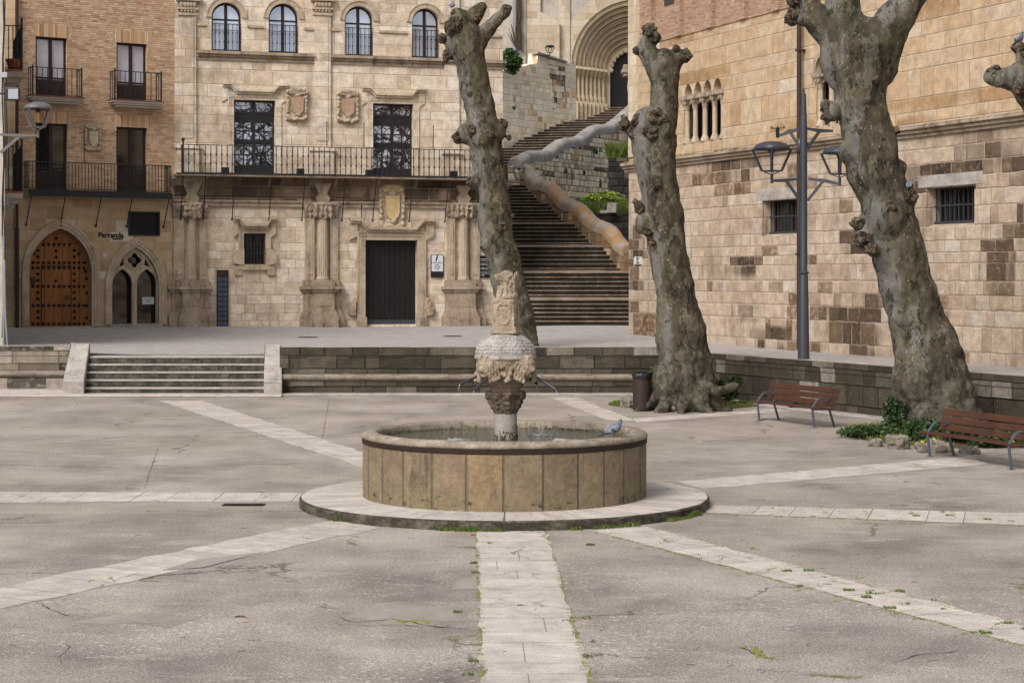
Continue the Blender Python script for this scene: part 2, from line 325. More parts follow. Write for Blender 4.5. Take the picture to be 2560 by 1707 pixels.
M['stairwall'] = stone_mat('brown_parapet_stone', .34, .6, .02, [(0, '#7f6344'), (.3, '#987a56'), (.6, '#8a6c49'), (.9, '#a88a66'), (1, '#b8a486')], '#4d3c2a', 43, .03, stain=.4, stain_col='#45352a', bump=.02)
M['wallblock'] = stone_mat('dark_parapet_blocks', .40, .78, .018, [(0, '#3f372c'), (.25, '#4a4234'), (.5, '#5a5142'), (.8, '#443d30'), (.92, '#7d7263'), (1, '#9a9184')], '#25211a', 51, .012, stain=.6, stain_col='#35341d', bump=.045, mottle=.75, spots=(7, .07, '#b9b2a4'))
M['wallpale'] = stone_mat('pale_parapet_blocks', .42, 1.0, .018, [(0, '#6d6252'), (.4, '#9a8d7b'), (.7, '#a5978a'), (1, '#857868')], '#4a4136', 53, .012, dark=('#332d25', '#4a4236'), dark_at=(.50, .64), stain=.5, stain_col='#3a342a', bump=.03, mottle=.5)
M['coping'] = plain_stone('pale_coping_stone', [(.25, '#877d72'), (.45, '#aca298'), (.65, '#c1b8ae'), (.85, '#d0c8bf')], stain=.3, stain_col='#565040')
M['lichen'] = plain_stone('lichened_coping', [(.25, '#7b6f66'), (.45, '#9a8d80'), (.65, '#ab9e90'), (.85, '#bdb3a6')], stain=.3, stain_col='#4a4440', lichen=('#a97a3c', .42, 1.1, .2), obj=True)
M['lichen_grey'] = plain_stone('grey_lichened_coping', [(.25, '#77706c'), (.45, '#9a928c'), (.65, '#aaa29a'), (.85, '#c2bbb3')], stain=.4, stain_col='#45403c', lichen=('#8f7a5c', .66), obj=True)
M['riser'] = plain_stone('dirty_shaded_riser', [(.3, '#1c1811'), (.55, '#2b251a'), (.8, '#453c2c')], stain=.5, stain_col='#17130d')  # dirt plus shade below the treads, both put into the colour
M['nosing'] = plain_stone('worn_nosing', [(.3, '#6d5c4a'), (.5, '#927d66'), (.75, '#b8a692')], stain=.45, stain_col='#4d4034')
M['mossriser'] = plain_stone('mossy_step_stone', [(.3, '#35302a'), (.5, '#575046'), (.7, '#77706a'), (.85, '#989084')], sc=1.4, stain=.8, stain_col='#33301f', moss=('#30331a', .47, .8))
M['plaster'] = plain_stone('grey_lime_plaster', [(.3, '#b3a695'), (.5, '#c6bbab'), (.8, '#d0c7ba')], stain=.25, stain_col='#8a7c68')
M['churchstone'] = stone_mat('church_limestone', .4, .7, .012, [(0, '#c2ab8a'), (.4, '#d2bf9f'), (.8, '#dacab0'), (1, '#c4ab84')], '#b8a486', 61, .02, stain=.25, stain_col='#8a765c', bump=.015, mottle=.25)
M['portal'] = plain_stone('portal_stone', [(.3, '#bda27c'), (.5, '#d2b992'), (.75, '#dfcbaa')], stain=.15, stain_col='#7a5f42')
def brick_mat(name, pal, mortar, rowh, colw, seed, k=1.0):
    N = NT(name, .9, .2); A = ashlar(N, rowh, colw, .012, seed, .012, .5); uv = A['uv']
    c = N.ramp(A['cell'], [(p, lnd(h, k)) for p, h in pal]); m = N.noise(uv, 4, 5, .65); n2 = N.noise(uv, .7, 3)
    c = N.mix(1, c, N.ramp(m, [(.2, .7), (.8, 1.25)]), 'MULTIPLY'); c = N.mix(N.ma('MULTIPLY', N.sm(n2, .5, .75), .3), c, lnd('#9c7350', k))
    c = N.mix(N.ma('MULTIPLY', A['mort'], .9), c, lnd(mortar, k)); N.bump(N.ma('ADD', N.sm(A['edge'], 0, .014), N.ma('MULTIPLY', m, .4)), .015, .9); return N.col(c)
M['brick'] = brick_mat('thin_buff_brick', [(0, '#b08866'), (.2, '#c29c76'), (.45, '#d0ad86'), (.7, '#c7a17a'), (.9, '#d9bb96'), (.96, '#bd8a6a'), (1, '#b27a5e')], '#9c8064', .078, .29, 71)
M['brick2'] = brick_mat('thin_rose_brick', [(0, '#a07a60'), (.3, '#b89172'), (.6, '#c7a283'), (.85, '#bd9072'), (1, '#cfae8e')], '#a58c76', .066, .30, 77, .8)
def soldier():
    N = NT('soldier_brick', .9, .2); uv = N.uv(); p = N.sep(uv); u = N.ma('DIVIDE', p[0], .085); w = N.white(N.com(N.ma('FLOOR', u), 1., 2.))[0]
    f = N.ma('FRACT', u); c = N.ramp(w, [(0, lnd('#a87c55', .95)), (.5, lnd('#c49d72', .95)), (1, lnd('#d8b78c', .95))])
    return N.col(N.mix(N.sm(N.ma('ABSOLUTE', N.ma('SUBTRACT', f, .5)), .40, .48), c, lnd('#8a6a4c', .95)))
M['soldier'] = soldier()
def plaza():
    N = NT('plaza_aggregate', .95, .2); uv = N.uv()
    a = N.noise(uv, .28, 5, .6); b = N.noise(uv, 1.7, 5, .65); f = N.noise(uv, 55, 3, .7); g = N.noise(N.scl(uv, (1, 1, 1)), 22, 4, .7)
    c = N.ramp(N.ma('MULTIPLY_ADD', N.ma('SUBTRACT', b, .5), .55, a), [(.25, lin('#80776e', .80)), (.45, lin('#988e85', .80)), (.6, lin('#a79d93', .80)), (.8, lin('#b6aca2', .80))])
    py = N.sep(uv)[1]; front = N.sm(N.ma('MULTIPLY_ADD', N.noise(uv, .25, 3), 10., py), 29., 23.); warm = N.ma('MULTIPLY', N.sm(N.noise(uv, .21, 2), .38, .6), N.ma('SUBTRACT', 1.0, N.ma('MULTIPLY', front, .7))); c = N.mix(N.ma('MULTIPLY', warm, .5), c, lin('#a49a8b', .80)); pt = N.noise(uv, .55, 6, .68); c = N.mix(1, c, N.ramp(pt, [(.3, .72), (.5, 1.0), (.68, 1.18)]), 'MULTIPLY'); c = N.mix(N.ma('MULTIPLY', N.sm(N.noise(N.scl(uv, (.7, 1.6, 1)), .8, 6, .7), .57, .64), .55), c, lin('#b5aa9c', .80))
    c = N.mix(N.ma('MULTIPLY_ADD', front, .55, .45), c, N.mix(1, c, N.ramp(f, [(.32, .4), (.5, 1.05), (.68, 1.8)]), 'MULTIPLY')); c = N.mix(1, c, N.ramp(g, [(.3, .68), (.7, 1.35)]), 'MULTIPLY')
    sx = N.vor(N.scl(uv, (1, 1.3, 1)), 10); sp = N.ma('MULTIPLY', N.sm(sx, .30, .14), N.ma('MULTIPLY', front, N.sm(N.noise(uv, .45, 4), .44, .58)))
    c = N.mix(N.ma('MULTIPLY', sp, N.sm(N.noise(uv, 25, 4), .36, .50)), c, lin('#d8d0c8', .80))
    wu = N.n('VectorMath', operation='ADD'); N.put(wu.inputs[0], uv); N.put(wu.inputs[1], N.scl(N.noise(uv, 1.2, 5, .7, out=1), .9))
    cr = N.vor(wu.outputs[0], .17, 'DISTANCE_TO_EDGE', 0); ck = N.ma('MULTIPLY', N.sm(cr, .006, .001), N.sm(N.noise(uv, .45, 3), .47, .57))
    c = N.mix(N.ma('MULTIPLY', ck, .7), c, lin('#453d33', .80))
    mo = N.ma('MULTIPLY', N.sm(cr, .016, .002), N.sm(N.noise(uv, .9, 3), .6, .68)); c = N.mix(N.ma('MULTIPLY', mo, .7), c, lin('#6f6a30', .80))
    N.bump(N.ma('ADD', f, N.ma('MULTIPLY', g, .6)), .012, .9); return N.col(c)
M['plaza'] = plaza()
def slabs(name, cell, k=.85, joint=.008):
    N = NT(name, .9, .25); uv = N.uv(); p = N.sep(uv)
    row = N.ma('FLOOR', N.ma('ADD', N.ma('DIVIDE', p[1], cell), N.ma('MULTIPLY', N.ma('SUBTRACT', N.noise(N.com(0., p[1], 0.), .8, 0), .5), 1.5)))
    fr = N.ma('FRACT', N.ma('ADD', N.ma('DIVIDE', p[1], cell), N.ma('MULTIPLY', N.ma('SUBTRACT', N.noise(N.com(0., p[1], 0.), .8, 0), .5), 1.5)))
    w = N.white(N.com(row, 4., 1.))[0]; b = N.noise(uv, 2.5, 5, .65); d = N.noise(uv, 30, 4, .7); pit = N.noise(N.scl(uv, (6, 22, 1)), 1, 4, .7)
    c = N.ramp(w, [(0, lin('#bfb4a8', k)), (.5, lin('#cdc3b8', k)), (1, lin('#c3bab0', k))])
    c = N.mix(1, c, N.ramp(b, [(.25, .66), (.75, 1.2)]), 'MULTIPLY'); c = N.mix(1, c, N.ramp(d, [(.25, .74), (.75, 1.22)]), 'MULTIPLY')
    c = N.mix(N.ma('MULTIPLY', N.sm(pit, .56, .68), .65), c, lin('#7a7068', k))
    wr = N.sm(N.noise(uv, 2.2, 6, .72), .56, .66); c = N.mix(N.ma('MULTIPLY', wr, .45), c, lin('#8d8379', k))
    e = N.ma('MULTIPLY', N.ma('MINIMUM', fr, N.ma('SUBTRACT', 1, fr)), cell); c = N.mix(N.ma('MULTIPLY', N.sm(e, joint, joint * .3), .9), c, lin('#5a5138', k))
    w2 = N.white(N.com(row, 9., 5.))[0]; jx = N.ma('MULTIPLY', N.ma('SUBTRACT', N.white(N.com(row, 2., 8.))[0], .5), .55); jl = N.ma('MULTIPLY', N.sm(N.ma('ABSOLUTE', N.ma('SUBTRACT', p[0], jx)), joint, joint * .3), N.ma('GREATER_THAN', w2, .55 if cell < .7 else 2.)); c = N.mix(N.ma('MULTIPLY', jl, .8), c, lin('#6b6248', k))
    wu = N.n('VectorMath', operation='ADD'); N.put(wu.inputs[0], uv); N.put(wu.inputs[1], N.scl(N.noise(uv, 1.6, 5, .7, out=1), .6))
    ck = N.ma('MULTIPLY', N.sm(N.vor(wu.outputs[0], .5, 'DISTANCE_TO_EDGE', 0), .010, .002), N.sm(N.noise(uv, .8, 2), .5, .6)); c = N.mix(N.ma('MULTIPLY', ck, .75), c, lin('#5d5146', k))
    N.bump(N.ma('ADD', d, N.ma('ADD', N.sm(e, 0, joint), N.ma('MULTIPLY', pit, -.6))), .01, .8); return N.col(c)
M['strip'] = slabs('limestone_slabs', .62)
M['platform'] = slabs('platform_slabs', .9, joint=.012)
M['pavers'] = stone_mat('grey_pavers', .12, .26, .008, [(0, '#a39b95'), (.5, '#b0a8a2'), (1, '#bab2ab')], '#8d857e', 81, .003, stain=.2, stain_col='#8a8078', vary=.1, bump=.004, mottle=.2)
def basin():
    N = NT('mossy_basin_stone', .9, .25); uv = N.uv(); p = N.sep(uv)
    x = N.ma('ADD', N.ma('DIVIDE', p[0], .52), N.ma('MULTIPLY', N.ma('SUBTRACT', N.noise(N.com(p[0], 0., 0.), .7, 0), .5), .8)); cell = N.white(N.com(N.ma('FLOOR', x), 7., 2.))[0]; f = N.ma('FRACT', x)
    c = N.ramp(cell, [(0, lin('#8c7a65')), (.4, lin('#96836b')), (.8, lin('#9c886e')), (.95, lin('#a98d6c')), (1, lin('#94816a'))])
    b = N.noise(uv, 3, 6, .7); d = N.noise(uv, 14, 5, .75); st = N.noise(N.scl(uv, (4.5, 1.0, 1)), 1, 6, .75)
    c = N.mix(1, c, N.ramp(b, [(.2, .42), (.8, 1.04)]), 'MULTIPLY'); c = N.mix(1, c, N.ramp(d, [(.25, .6), (.75, 1.15)]), 'MULTIPLY')
    hi = N.sm(p[1], .62, .2)
    c = N.mix(N.ma('MULTIPLY', N.sm(N.ma('MULTIPLY_ADD', N.ma('SUBTRACT', N.noise(N.com(p[0], 0., 3.), 1.3, 3), .5), 1.1, st), .54, .76), .7), c, lnd('#38322a'))
    ms = N.sm(N.ma('MULTIPLY_ADD', hi, .10, N.noise(uv, 4.5, 6, .75)), .50, .62); c = N.mix(N.ma('MULTIPLY', ms, .5), c, N.mix(d, lnd('#4f4a2c'), lnd('#8f855c')))
    bl = N.sm(N.ma('MULTIPLY_ADD', hi, .17, N.noise(N.scl(uv, (1, 1.5, 1)), 4.5, 6, .8)), .71, .78); c = N.mix(N.ma('MULTIPLY', bl, .8), c, lnd('#26241a'))
    e = N.ma('MULTIPLY', N.ma('MINIMUM', f, N.ma('SUBTRACT', 1, f)), .52); c = N.mix(N.ma('MULTIPLY', N.sm(N.ma('ADD', e, N.ma('MULTIPLY', N.ma('SUBTRACT', d, .5), .03)), .032, .008), .7), c, N.mix(b, lin('#39332a'), lin('#6f6757')))
    c = N.mix(N.ma('MULTIPLY', N.sm(N.noise(uv, 9, 5, .7), .66, .72), .7), c, lnd('#a08a3c'))
    N.bump(N.ma('ADD', N.ma('MULTIPLY', b, .6), N.ma('ADD', d, N.sm(e, .0, .03))), .02, .9); return N.col(c)
M['basin'] = basin()
M['rim'] = plain_stone('worn_rim_stone', [(.25, '#6f6252'), (.45, '#94866f'), (.65, '#ada090'), (.85, '#c4bbb0')], sc=2.2, stain=.6, stain_col='#54483a', lichen=('#8f7a34', .645))
M['curb'] = plain_stone('dark_mossy_curb', [(.3, '#2a251d'), (.5, '#4c4436'), (.75, '#857b69')], sc=2, stain=.6, stain_col='#26231a', moss=('#4a5222', .55, .6))
M['sculpt'] = plain_stone('weathered_sculpture_stone', [(.25, '#7c6a54'), (.45, '#a18c73'), (.62, '#b8a58c'), (.82, '#cabca9')], sc=3.2, stain=.7, stain_col='#4f4130', lichen=('#a8823c', .68), obj=True)
M['sculptpale'] = plain_stone('bleached_dome_stone', [(.25, '#857c73'), (.45, '#aaa198'), (.65, '#c2bab2'), (.85, '#d2ccc6')], sc=3.5, stain=.5, stain_col='#5a524a', obj=True)
M['wetstone'] = plain_stone('wet_capital_stone', [(.25, '#443a2d'), (.45, '#6a5a45'), (.65, '#87765e'), (.85, '#9c8a70')], sc=3.2, stain=.6, stain_col='#2a241b', obj=True, rough=.6)
M['seat'] = plain_stone('worn_seat_stone', [(.25, '#5c5345'), (.45, '#857968'), (.65, '#9c907e'), (.85, '#b0a594')], stain=.5, stain_col='#3a342a')
M['column'] = plain_stone('grey_column_stone', [(.25, '#8a7e70'), (.5, '#a89c90'), (.8, '#b8aea4')], sc=2.5, stain=.3, stain_col='#7d6c50', obj=True)
M['rust'] = flat('rusty_iron_band', '#33251e', .75, .3, .2, var=.35, sc=9)
def water():
    N = NT('pool_water', .06, .5); p = N.obj(); a = N.noise(p, 2.2, 3); c = N.ramp(a, [(.3, lin('#26230f', .8)), (.7, lin('#4a4322', .8))])
    N.bump(N.ma('ADD', N.noise(N.scl(p, (1, 1.6, 1)), 9, 3, .6), N.ma('MULTIPLY', N.noise(p, 30, 2), .3)), .03, .6); return N.col(c)
M['water'] = water()
def jet():
    N = NT('falling_water', .05, .6); N.b.inputs['Transmission Weight'].default_value = .6; return N.col(lin('#e8ecee'))
M['jet'] = jet()
def bark():
    N = NT('plane_tree_bark', .9, .25); p = N.obj(); q = N.scl(p, (1, 1, .55))
    a = N.noise(q, 1.6, 5, .6); b = N.noise(q, 6.5, 5, .7, .6); d = N.noise(p, 26, 4, .7)
    c = N.ramp(N.ma('MULTIPLY_ADD', N.ma('SUBTRACT', b, .5), .8, a), [(.2, lin('#332c23', .46)), (.4, lin('#5b5142', .46)), (.55, lin('#6f644f', .46)), (.72, lin('#857a64', .46)), (.9, lin('#a8a294', .5))])
    x = N.sep(p)[0]
    pale = N.ma('MULTIPLY', N.sm(N.noise(N.scl(p, (1.6, 1.6, .3)), 1, 4, .6), .44, .54), N.sm(N.sep(N.n('NewGeometry').outputs['Normal'])[0], .05, -.55))  # pale streaks on left-facing bark; its brighter lit side is painted in
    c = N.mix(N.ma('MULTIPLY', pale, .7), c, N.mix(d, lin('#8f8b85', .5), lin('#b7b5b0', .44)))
    pk = N.sm(N.noise(N.scl(p, (5, 5, 2.4)), 1, 5, .75), .56, .60); c = N.mix(N.ma('MULTIPLY', pk, .8), c, lin('#37322a', .44))
    pt = N.sm(N.noise(N.scl(p, (2.4, 2.4, 1.5)), 1, 6, .62), .545, .565); c = N.mix(N.ma('MULTIPLY', pt, .5), c, N.mix(d, lin('#8b8676', .5), lin('#a39b82', .6)))
    ye = N.ma('MULTIPLY', N.sm(N.vor(N.scl(p, (15, 15, 8)), 1), .30, .20), N.sm(N.noise(p, 2.1, 4, .65), .50, .58)); c = N.mix(N.ma('MULTIPLY', ye, .6), c, lin('#b5a985', .65))
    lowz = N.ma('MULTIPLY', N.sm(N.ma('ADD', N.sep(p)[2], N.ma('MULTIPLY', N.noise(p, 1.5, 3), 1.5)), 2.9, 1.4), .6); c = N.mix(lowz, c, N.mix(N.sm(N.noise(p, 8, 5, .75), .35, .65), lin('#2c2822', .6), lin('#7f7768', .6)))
    rd = N.sm(N.noise(p, .9, 4, .7), .62, .72); c = N.mix(N.ma('MULTIPLY', rd, .35), c, lin('#6a4a38', .44))
    gr = N.sm(N.noise(p, .7, 4, .7), .52, .68); c = N.mix(N.ma('MULTIPLY', gr, .4), c, lin('#5d5f38', .44))
    N.bump(N.ma('ADD', N.ma('MULTIPLY', b, .5), N.ma('ADD', N.ma('MULTIPLY', d, .5), N.ma('MULTIPLY', pk, -.5))), .05, 1.0); return N.col(c)
M['bark'] = bark()
def burl():
    N = NT('pollard_burl_bark', .95, .2); p = N.obj(); v = N.n('TexVoronoi'); N.put(v.inputs['Vector'], p); v.inputs['Scale'].default_value = 13
    w = N.sep(v.outputs['Color'])[0]; b = N.noise(p, 16, 5, .7); q = N.noise(p, 4, 4, .65)
    c = N.ramp(w, [(0, lin('#332a20', .7)), (.4, lin('#54483a', .7)), (.7, lin('#6c6050', .7)), (.9, lin('#8a7c68', .7)), (.96, lin('#8b6444', .7)), (1, lin('#a88058', .7))])
    c = N.mix(N.sm(q, .5, .6), c, lin('#6f6856', .55)); c = N.mix(1, c, N.ramp(b, [(.25, .4), (.75, 1.35)]), 'MULTIPLY'); N.bump(N.ma('ADD', b, v.outputs[0]), .05, 1); return N.col(c)
M['burl'] = burl()
M['cutwood'] = flat('pale_cut_wood', '#b39a78', .9, .2, sc=12, var=.35, bump=.02)
def wood(name, a, b, sc=(14, 1.2, 1), rough=.55):
    N = NT(name, rough, .35); uv = N.uv(); n1 = N.noise(N.scl(uv, sc), 1, 5, .65); n2 = N.noise(N.scl(uv, (3, .7, 1)), 1, 3)
    c = N.mix(n1, lin(a, .8), lin(b, .8)); c = N.mix(1, c, N.ramp(n2, [(.25, .65), (.75, 1.25)]), 'MULTIPLY'); N.bump(n1, .004); return N.col(c)
M['oak'] = wood('orange_oak', '#70401d', '#ad7034'); M['darkdoor'] = wood('dark_brown_door_wood', '#0f0b0a', '#1d1513'); M['frame'] = wood('dark_brown_joinery', '#241712', '#3a2720')
M['benchwood'] = wood('varnished_red_brown_slat', '#3f251a', '#5a3524', sc=(1.2, 16, 1)); M['blackframe'] = flat('black_joinery', '#1f1b1d', .5, .4, var=.3)
M['iron'] = flat('black_wrought_iron', '#23262a', .55, .5, .3, var=.3); M['stud'] = flat('iron_stud', '#241c18', .5, .5, .3)
M['lampgrey'] = flat('dark_grey_cast_iron', '#3f434b', .45, .5, .2, var=.2, sc=14); M['lampgrey2'] = flat('grey_painted_lantern', '#6c6a69', .5, .5, .2, var=.15)
M['benchmetal'] = flat('grey_bench_metal', '#5b626c', .45, .5, .3); M['bin'] = flat('brown_bin_metal', '#35261f', .6, .4, .1, var=.25, sc=5); M['binbag'] = flat('black_plastic_bag', '#17171a', .35, .5, var=.3, bump=.02)
M['pipe'] = flat('brown_pipe', '#3d2c27', .5, .4, .1); M['greypipe'] = flat('grey_pipe', '#8c8f92', .5, .4, .1); M['cable'] = flat('black_cable', '#232121', .6, .3)
M['white'] = flat('white_enamel', '#d9dade', .35, .5, var=.06); M['blackpanel'] = flat('black_panel', '#1b1a1e', .35, .5, var=.1); M['bluetile'] = flat('slate_blue_tile', '#3c475c', .4, .5, var=.25, sc=3); M['ink'] = flat('dark_lettering', '#2a1d18', .6, .3)
M['blueink'] = flat('blue_lettering', '#33405c', .5, .3); M['paper'] = flat('white_paper', '#cfd2d8', .7, .3, var=.05); M['terracotta'] = flat('terracotta', '#a85f42', .8, .3, var=.15); M['tile'] = flat('terracotta_edge_tile', '#8d5a48', .85, .3, var=.25)
M['louver'] = flat('black_louvre', '#22272b', .5, .4); M['plaqueground'] = flat('plaque_tile', '#d6d6d0', .4, .5, var=.12, sc=20); M['dark'] = flat('dark_interior', '#0c0a0a', .9, .1)
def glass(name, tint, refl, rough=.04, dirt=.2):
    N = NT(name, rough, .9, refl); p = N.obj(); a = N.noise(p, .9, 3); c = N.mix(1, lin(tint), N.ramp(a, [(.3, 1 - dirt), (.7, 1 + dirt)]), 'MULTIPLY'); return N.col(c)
M['glass_sky'] = glass('painted_sky_glass', '#c6cfe0', .4, .08); M['glass_dark'] = glass('dark_glass', '#1d1b1c', .15); M['glass_pale_sky'] = glass('painted_pale_sky_glass', '#b9bac6', .2, .1)  # both pale panes: bright sky reflection painted into the base colour
def branchglass():  # bare branch reflections painted as dark veins over a pale sky colour
    N = NT('painted_branch_reflection_glass', .06, .9, .45); uv = N.uv(); wu = N.n('VectorMath', operation='ADD'); N.put(wu.inputs[0], uv); N.put(wu.inputs[1], N.scl(N.noise(uv, 2.5, 4, .7, out=1), .35))
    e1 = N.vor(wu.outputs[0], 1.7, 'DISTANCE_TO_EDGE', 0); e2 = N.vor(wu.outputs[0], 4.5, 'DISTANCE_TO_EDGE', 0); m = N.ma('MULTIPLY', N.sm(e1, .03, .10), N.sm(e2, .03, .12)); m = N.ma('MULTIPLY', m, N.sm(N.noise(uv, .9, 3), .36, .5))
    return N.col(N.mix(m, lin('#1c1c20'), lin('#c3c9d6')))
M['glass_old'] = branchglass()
def leafm(name, a, b):
    N = NT(name, .55, .3); N.b.inputs['Subsurface Weight'].default_value = 0; w = N.n('NewGeometry').outputs['Random Per Island']; q = N.noise(N.obj(), 3, 2)
    return N.col(N.mix(N.ma('MULTIPLY_ADD', q, .5, N.ma('MULTIPLY', w, .5)), lin(a, .9), lin(b, .9)))
M['ivy'] = leafm('ivy_leaf', '#1d2e18', '#425a2a'); M['grass'] = leafm('grass_blade', '#3c4e1e', '#6c7c34'); M['moss'] = leafm('yellow_green_moss', '#6a6a2c', '#8a8540'); M['shrub'] = leafm('shrub_leaf', '#263c1e', '#48662f'); M['yellow'] = leafm('yellow_flower', '#c9b53c', '#d8c62a'); M['yel_shrub'] = leafm('yellow_green_shrub_leaf', '#6f8838', '#a3ae48'); M['stem'] = flat('stem', '#4a3a2a')
M['soil'] = flat('soil', '#5a4736', .95, .1, sc=5, var=.4); M['lens'] = flat('floodlight_lens', '#a9adb3', .3, .5, var=.08)
M['rock'] = plain_stone('limestone_rock', [(.25, '#61574a'), (.45, '#84796a'), (.65, '#9d9282'), (.85, '#b8ae9f')], sc=2.2, stain=.5, stain_col='#54493a', moss=('#4d5a28', .62, .7), obj=True)
M['pigeon'] = flat('grey_plumage', '#646b79', .7, .3, sc=20, var=.12); M['pigeon_dark'] = flat('dark_plumage', '#30343d', .6, .35, sc=15, var=.2); M['pigeon_pale'] = flat('pale_wing_plumage', '#8d939e', .7, .3, sc=20, var=.1); M['pinkleg'] = flat('pink_leg', '#a0564a')
M['litter'] = flat('dry_debris', '#6b4f38', .9, .2)
M['darkmoss'] = leafm('dark_olive_moss', '#2e2c12', '#5a5420')
M['crack'] = flat('dark_crack_fill', '#3d352b', .95, .1, sc=9, var=.5)
# ------------------------------------------------------------------ ground: plaza, terrace, street
CX, CY = -.11, 27.85                                   # fountain centre
mb = MB(); mb.quad((-60, -10, 0), (60, -10, 0), (60, 58, 0), (-60, 58, 0)); struct(mb, 'plaza_ground', M['plaza'])
TZ = [(-10, 55, 1.03), (-14, 56, 1.08), (-4, 55, 1.06), (4, 54.5, 1.14), (4.1, 66.8, 1.31), (-12.6, 72, 1.446), (-.4, 75.8, 1.38), (3, 73.2, 1.46), (-18, 68.4, 1.50), (-15.4, 58, 1.28), (9.6, 52, 1.15), (7.2, 55, 1.15), (11, 45, 1.14), (9.5, 44, 1.14), (12.6, 40, 1.14), (-7, 63, 1.20), (2, 63, 1.24)]
def tz(x, y):
    a = b = 0
    for X, Y, Z in TZ: w = 1 / ((x - X) ** 2 + (y - Y) ** 2 + .6) ** 1.5; a += w * Z; b += w
    return a / b
WD = Vector((-.4536, 1, 0)).normalized(); WP = Vector((5.85, 50.8, 0))      # foot line of the right parapet
def wx(y): return WP.x - .4536 * (y - WP.y)
def bx(y): return BF.o.x + BF.d.x / BF.d.y * (y - BF.o.y)
def rows(ys, lo, hi, n):
    mb = MB()
    for j, y in enumerate(ys):
        for i in range(n + 1): x = lo(y) + (hi(y) - lo(y)) * i / n; mb.v.append(Vector((x, y, tz(x, y))))
    for j in range(len(ys) - 1):
        for i in range(n): a = j * (n + 1) + i; mb.f.append([a, a + 1, a + n + 2, a + n + 1]); mb.mi.append(0)
    return mb
mb = rows([56.1 + i * 1.2 for i in range(20)], lambda y: -34, lambda y: 12, 36); struct(mb, 'terrace_paving', M['pavers'], smooth=True)
mb = rows([30 + i * (26.1 / 18) for i in range(19)], lambda y: wx(y) + .05, lambda y: bx(y) + .6, 8); struct(mb, 'street_paving', M['pavers'], smooth=True)
XL, XR = (166 - UC) / F * 55.3, (704 - UC) / F * 53.3
mb = rows([53.75, 54.5, 55.3, 56.1], lambda y: XR, lambda y: wx(y) + .05, 14); struct(mb, 'terrace_paving', M['pavers'], smooth=True)
mb = rows([55.65, 56.1], lambda y: XL - .1, lambda y: XR, 10); struct(mb, 'terrace_paving', M['pavers'], smooth=True)
# inlaid stone strips of the plaza, laid out from their corners
rs = random.Random(3)
def strip(quad, n=None):
    A, B, D, E = [G(*p) for p in quad]                 # A,B = one end (left,right), D,E = other end (left,right)
    L = ((D + E) / 2 - (A + B) / 2).length; n = n or max(2, int(L / .62)); mb = MB(); dirv = ((D + E) / 2 - (A + B) / 2).normalized(); side = Vector((-dirv.y, dirv.x, 0))
    for i in range(n * 3):
        pass
    m = n * 4; pts = []
    for i in range(m + 1):
        t = i / m; a = A.lerp(D, t); b = B.lerp(E, t); j1 = noise.noise(Vector((t * L * 2.3, A.x, 1))) * .07; j2 = noise.noise(Vector((t * L * 2.3, A.x, 9))) * .07
        pts.append((a + side * j1, b + side * j2, t * L))
    vs = []
    for a, b, l in pts: vs += [a + Vector((0, 0, .004)), b + Vector((0, 0, .004))]
    mb.add(vs, [(2 * i, 2 * i + 1, 2 * i + 3, 2 * i + 2) for i in range(m)])
    o = (A + B) / 2; off = rs.random() * 40; mb.uv = lambda co, nn: ((co - o).dot(side), (co - o).dot(dirv) + off)
    struct(mb, 'paving_strip', M['strip'])
STR = [[(1193, 1322), (1363, 1322), (1212, 1760), (1494, 1760)],
       [(830, 1300), (950, 1319), (-140, 1494), (-140, 1552)],
       [(752, 1232), (752, 1253), (-200, 1229), (-200, 1257)],
       [(915, 1171), (915, 1132), (400, 1002), (505, 1002)],
       [(1590, 1052), (1520, 1052), (1440, 993), (1375, 993)],
       [(1582, 1046), (1592, 1056), (1936, 1022), (1990, 1026)],
       [(1690, 1204), (1760, 1222), (2420, 1140), (2470, 1160)],
       [(1765, 1262), (1765, 1282), (2700, 1286), (2700, 1318)],
       [(1619, 1317), (1480, 1325), (2700, 1600), (2700, 1650)]]
for q in STR: strip(q)
# repaired asphalt patches and drain
def ground_poly(px, z, name, mat, jag=0):
    P = [G(*p) for p in px]; mb = MB(); vs = []
    for i, a in enumerate(P):
        b = P[(i + 1) % len(P)]
        for k in range(8): q = a.lerp(b, k / 8); vs.append(q + Vector((noise.noise(q * 2.3) * jag, noise.noise(q * 2.3 + Vector((5, 5, 5))) * jag, z)))
    mb.add(vs, [tuple(t) for t in geometry.tessellate_polygon([vs])]); return struct(mb, name, mat)
M['repair'] = plain_stone('smooth_grey_repair', [(.3, '#9a8f84'), (.6, '#a89d91'), (.8, '#b1a79c')], sc=.8, stain=.15, bump=.004)
ground_poly([(400, 1428), (500, 1398), (660, 1380), (590, 1398), (500, 1420)], .008, 'repair_patch', M['repair'], .06)
ground_poly([(1130, 1474), (1150, 1446), (1194, 1446), (1196, 1472)], .003, 'repair_patch', M['repair'], .03)
ground_poly([(1440, 992), (1860, 992), (1760, 1012), (1560, 1020)], .003, 'repair_patch', M['repair'], .05)
M['beige'] = plain_stone('beige_worn_patch', [(.3, '#958a7d'), (.6, '#a79c8e'), (.8, '#b5aa9c')], sc=1.2, stain=.2, bump=.004)
for q in ([(880, 1520), (980, 1505), (1110, 1518), (1180, 1545), (1060, 1562), (930, 1556), (850, 1545)], [(190, 1548), (330, 1532), (480, 1540), (430, 1562), (250, 1566)], [(560, 1500), (650, 1488), (720, 1498), (640, 1514)], [(1460, 1010), (1600, 1006), (1620, 1024), (1480, 1030)]): ground_poly(q, .0025, 'worn_patch', M['beige'], .3)
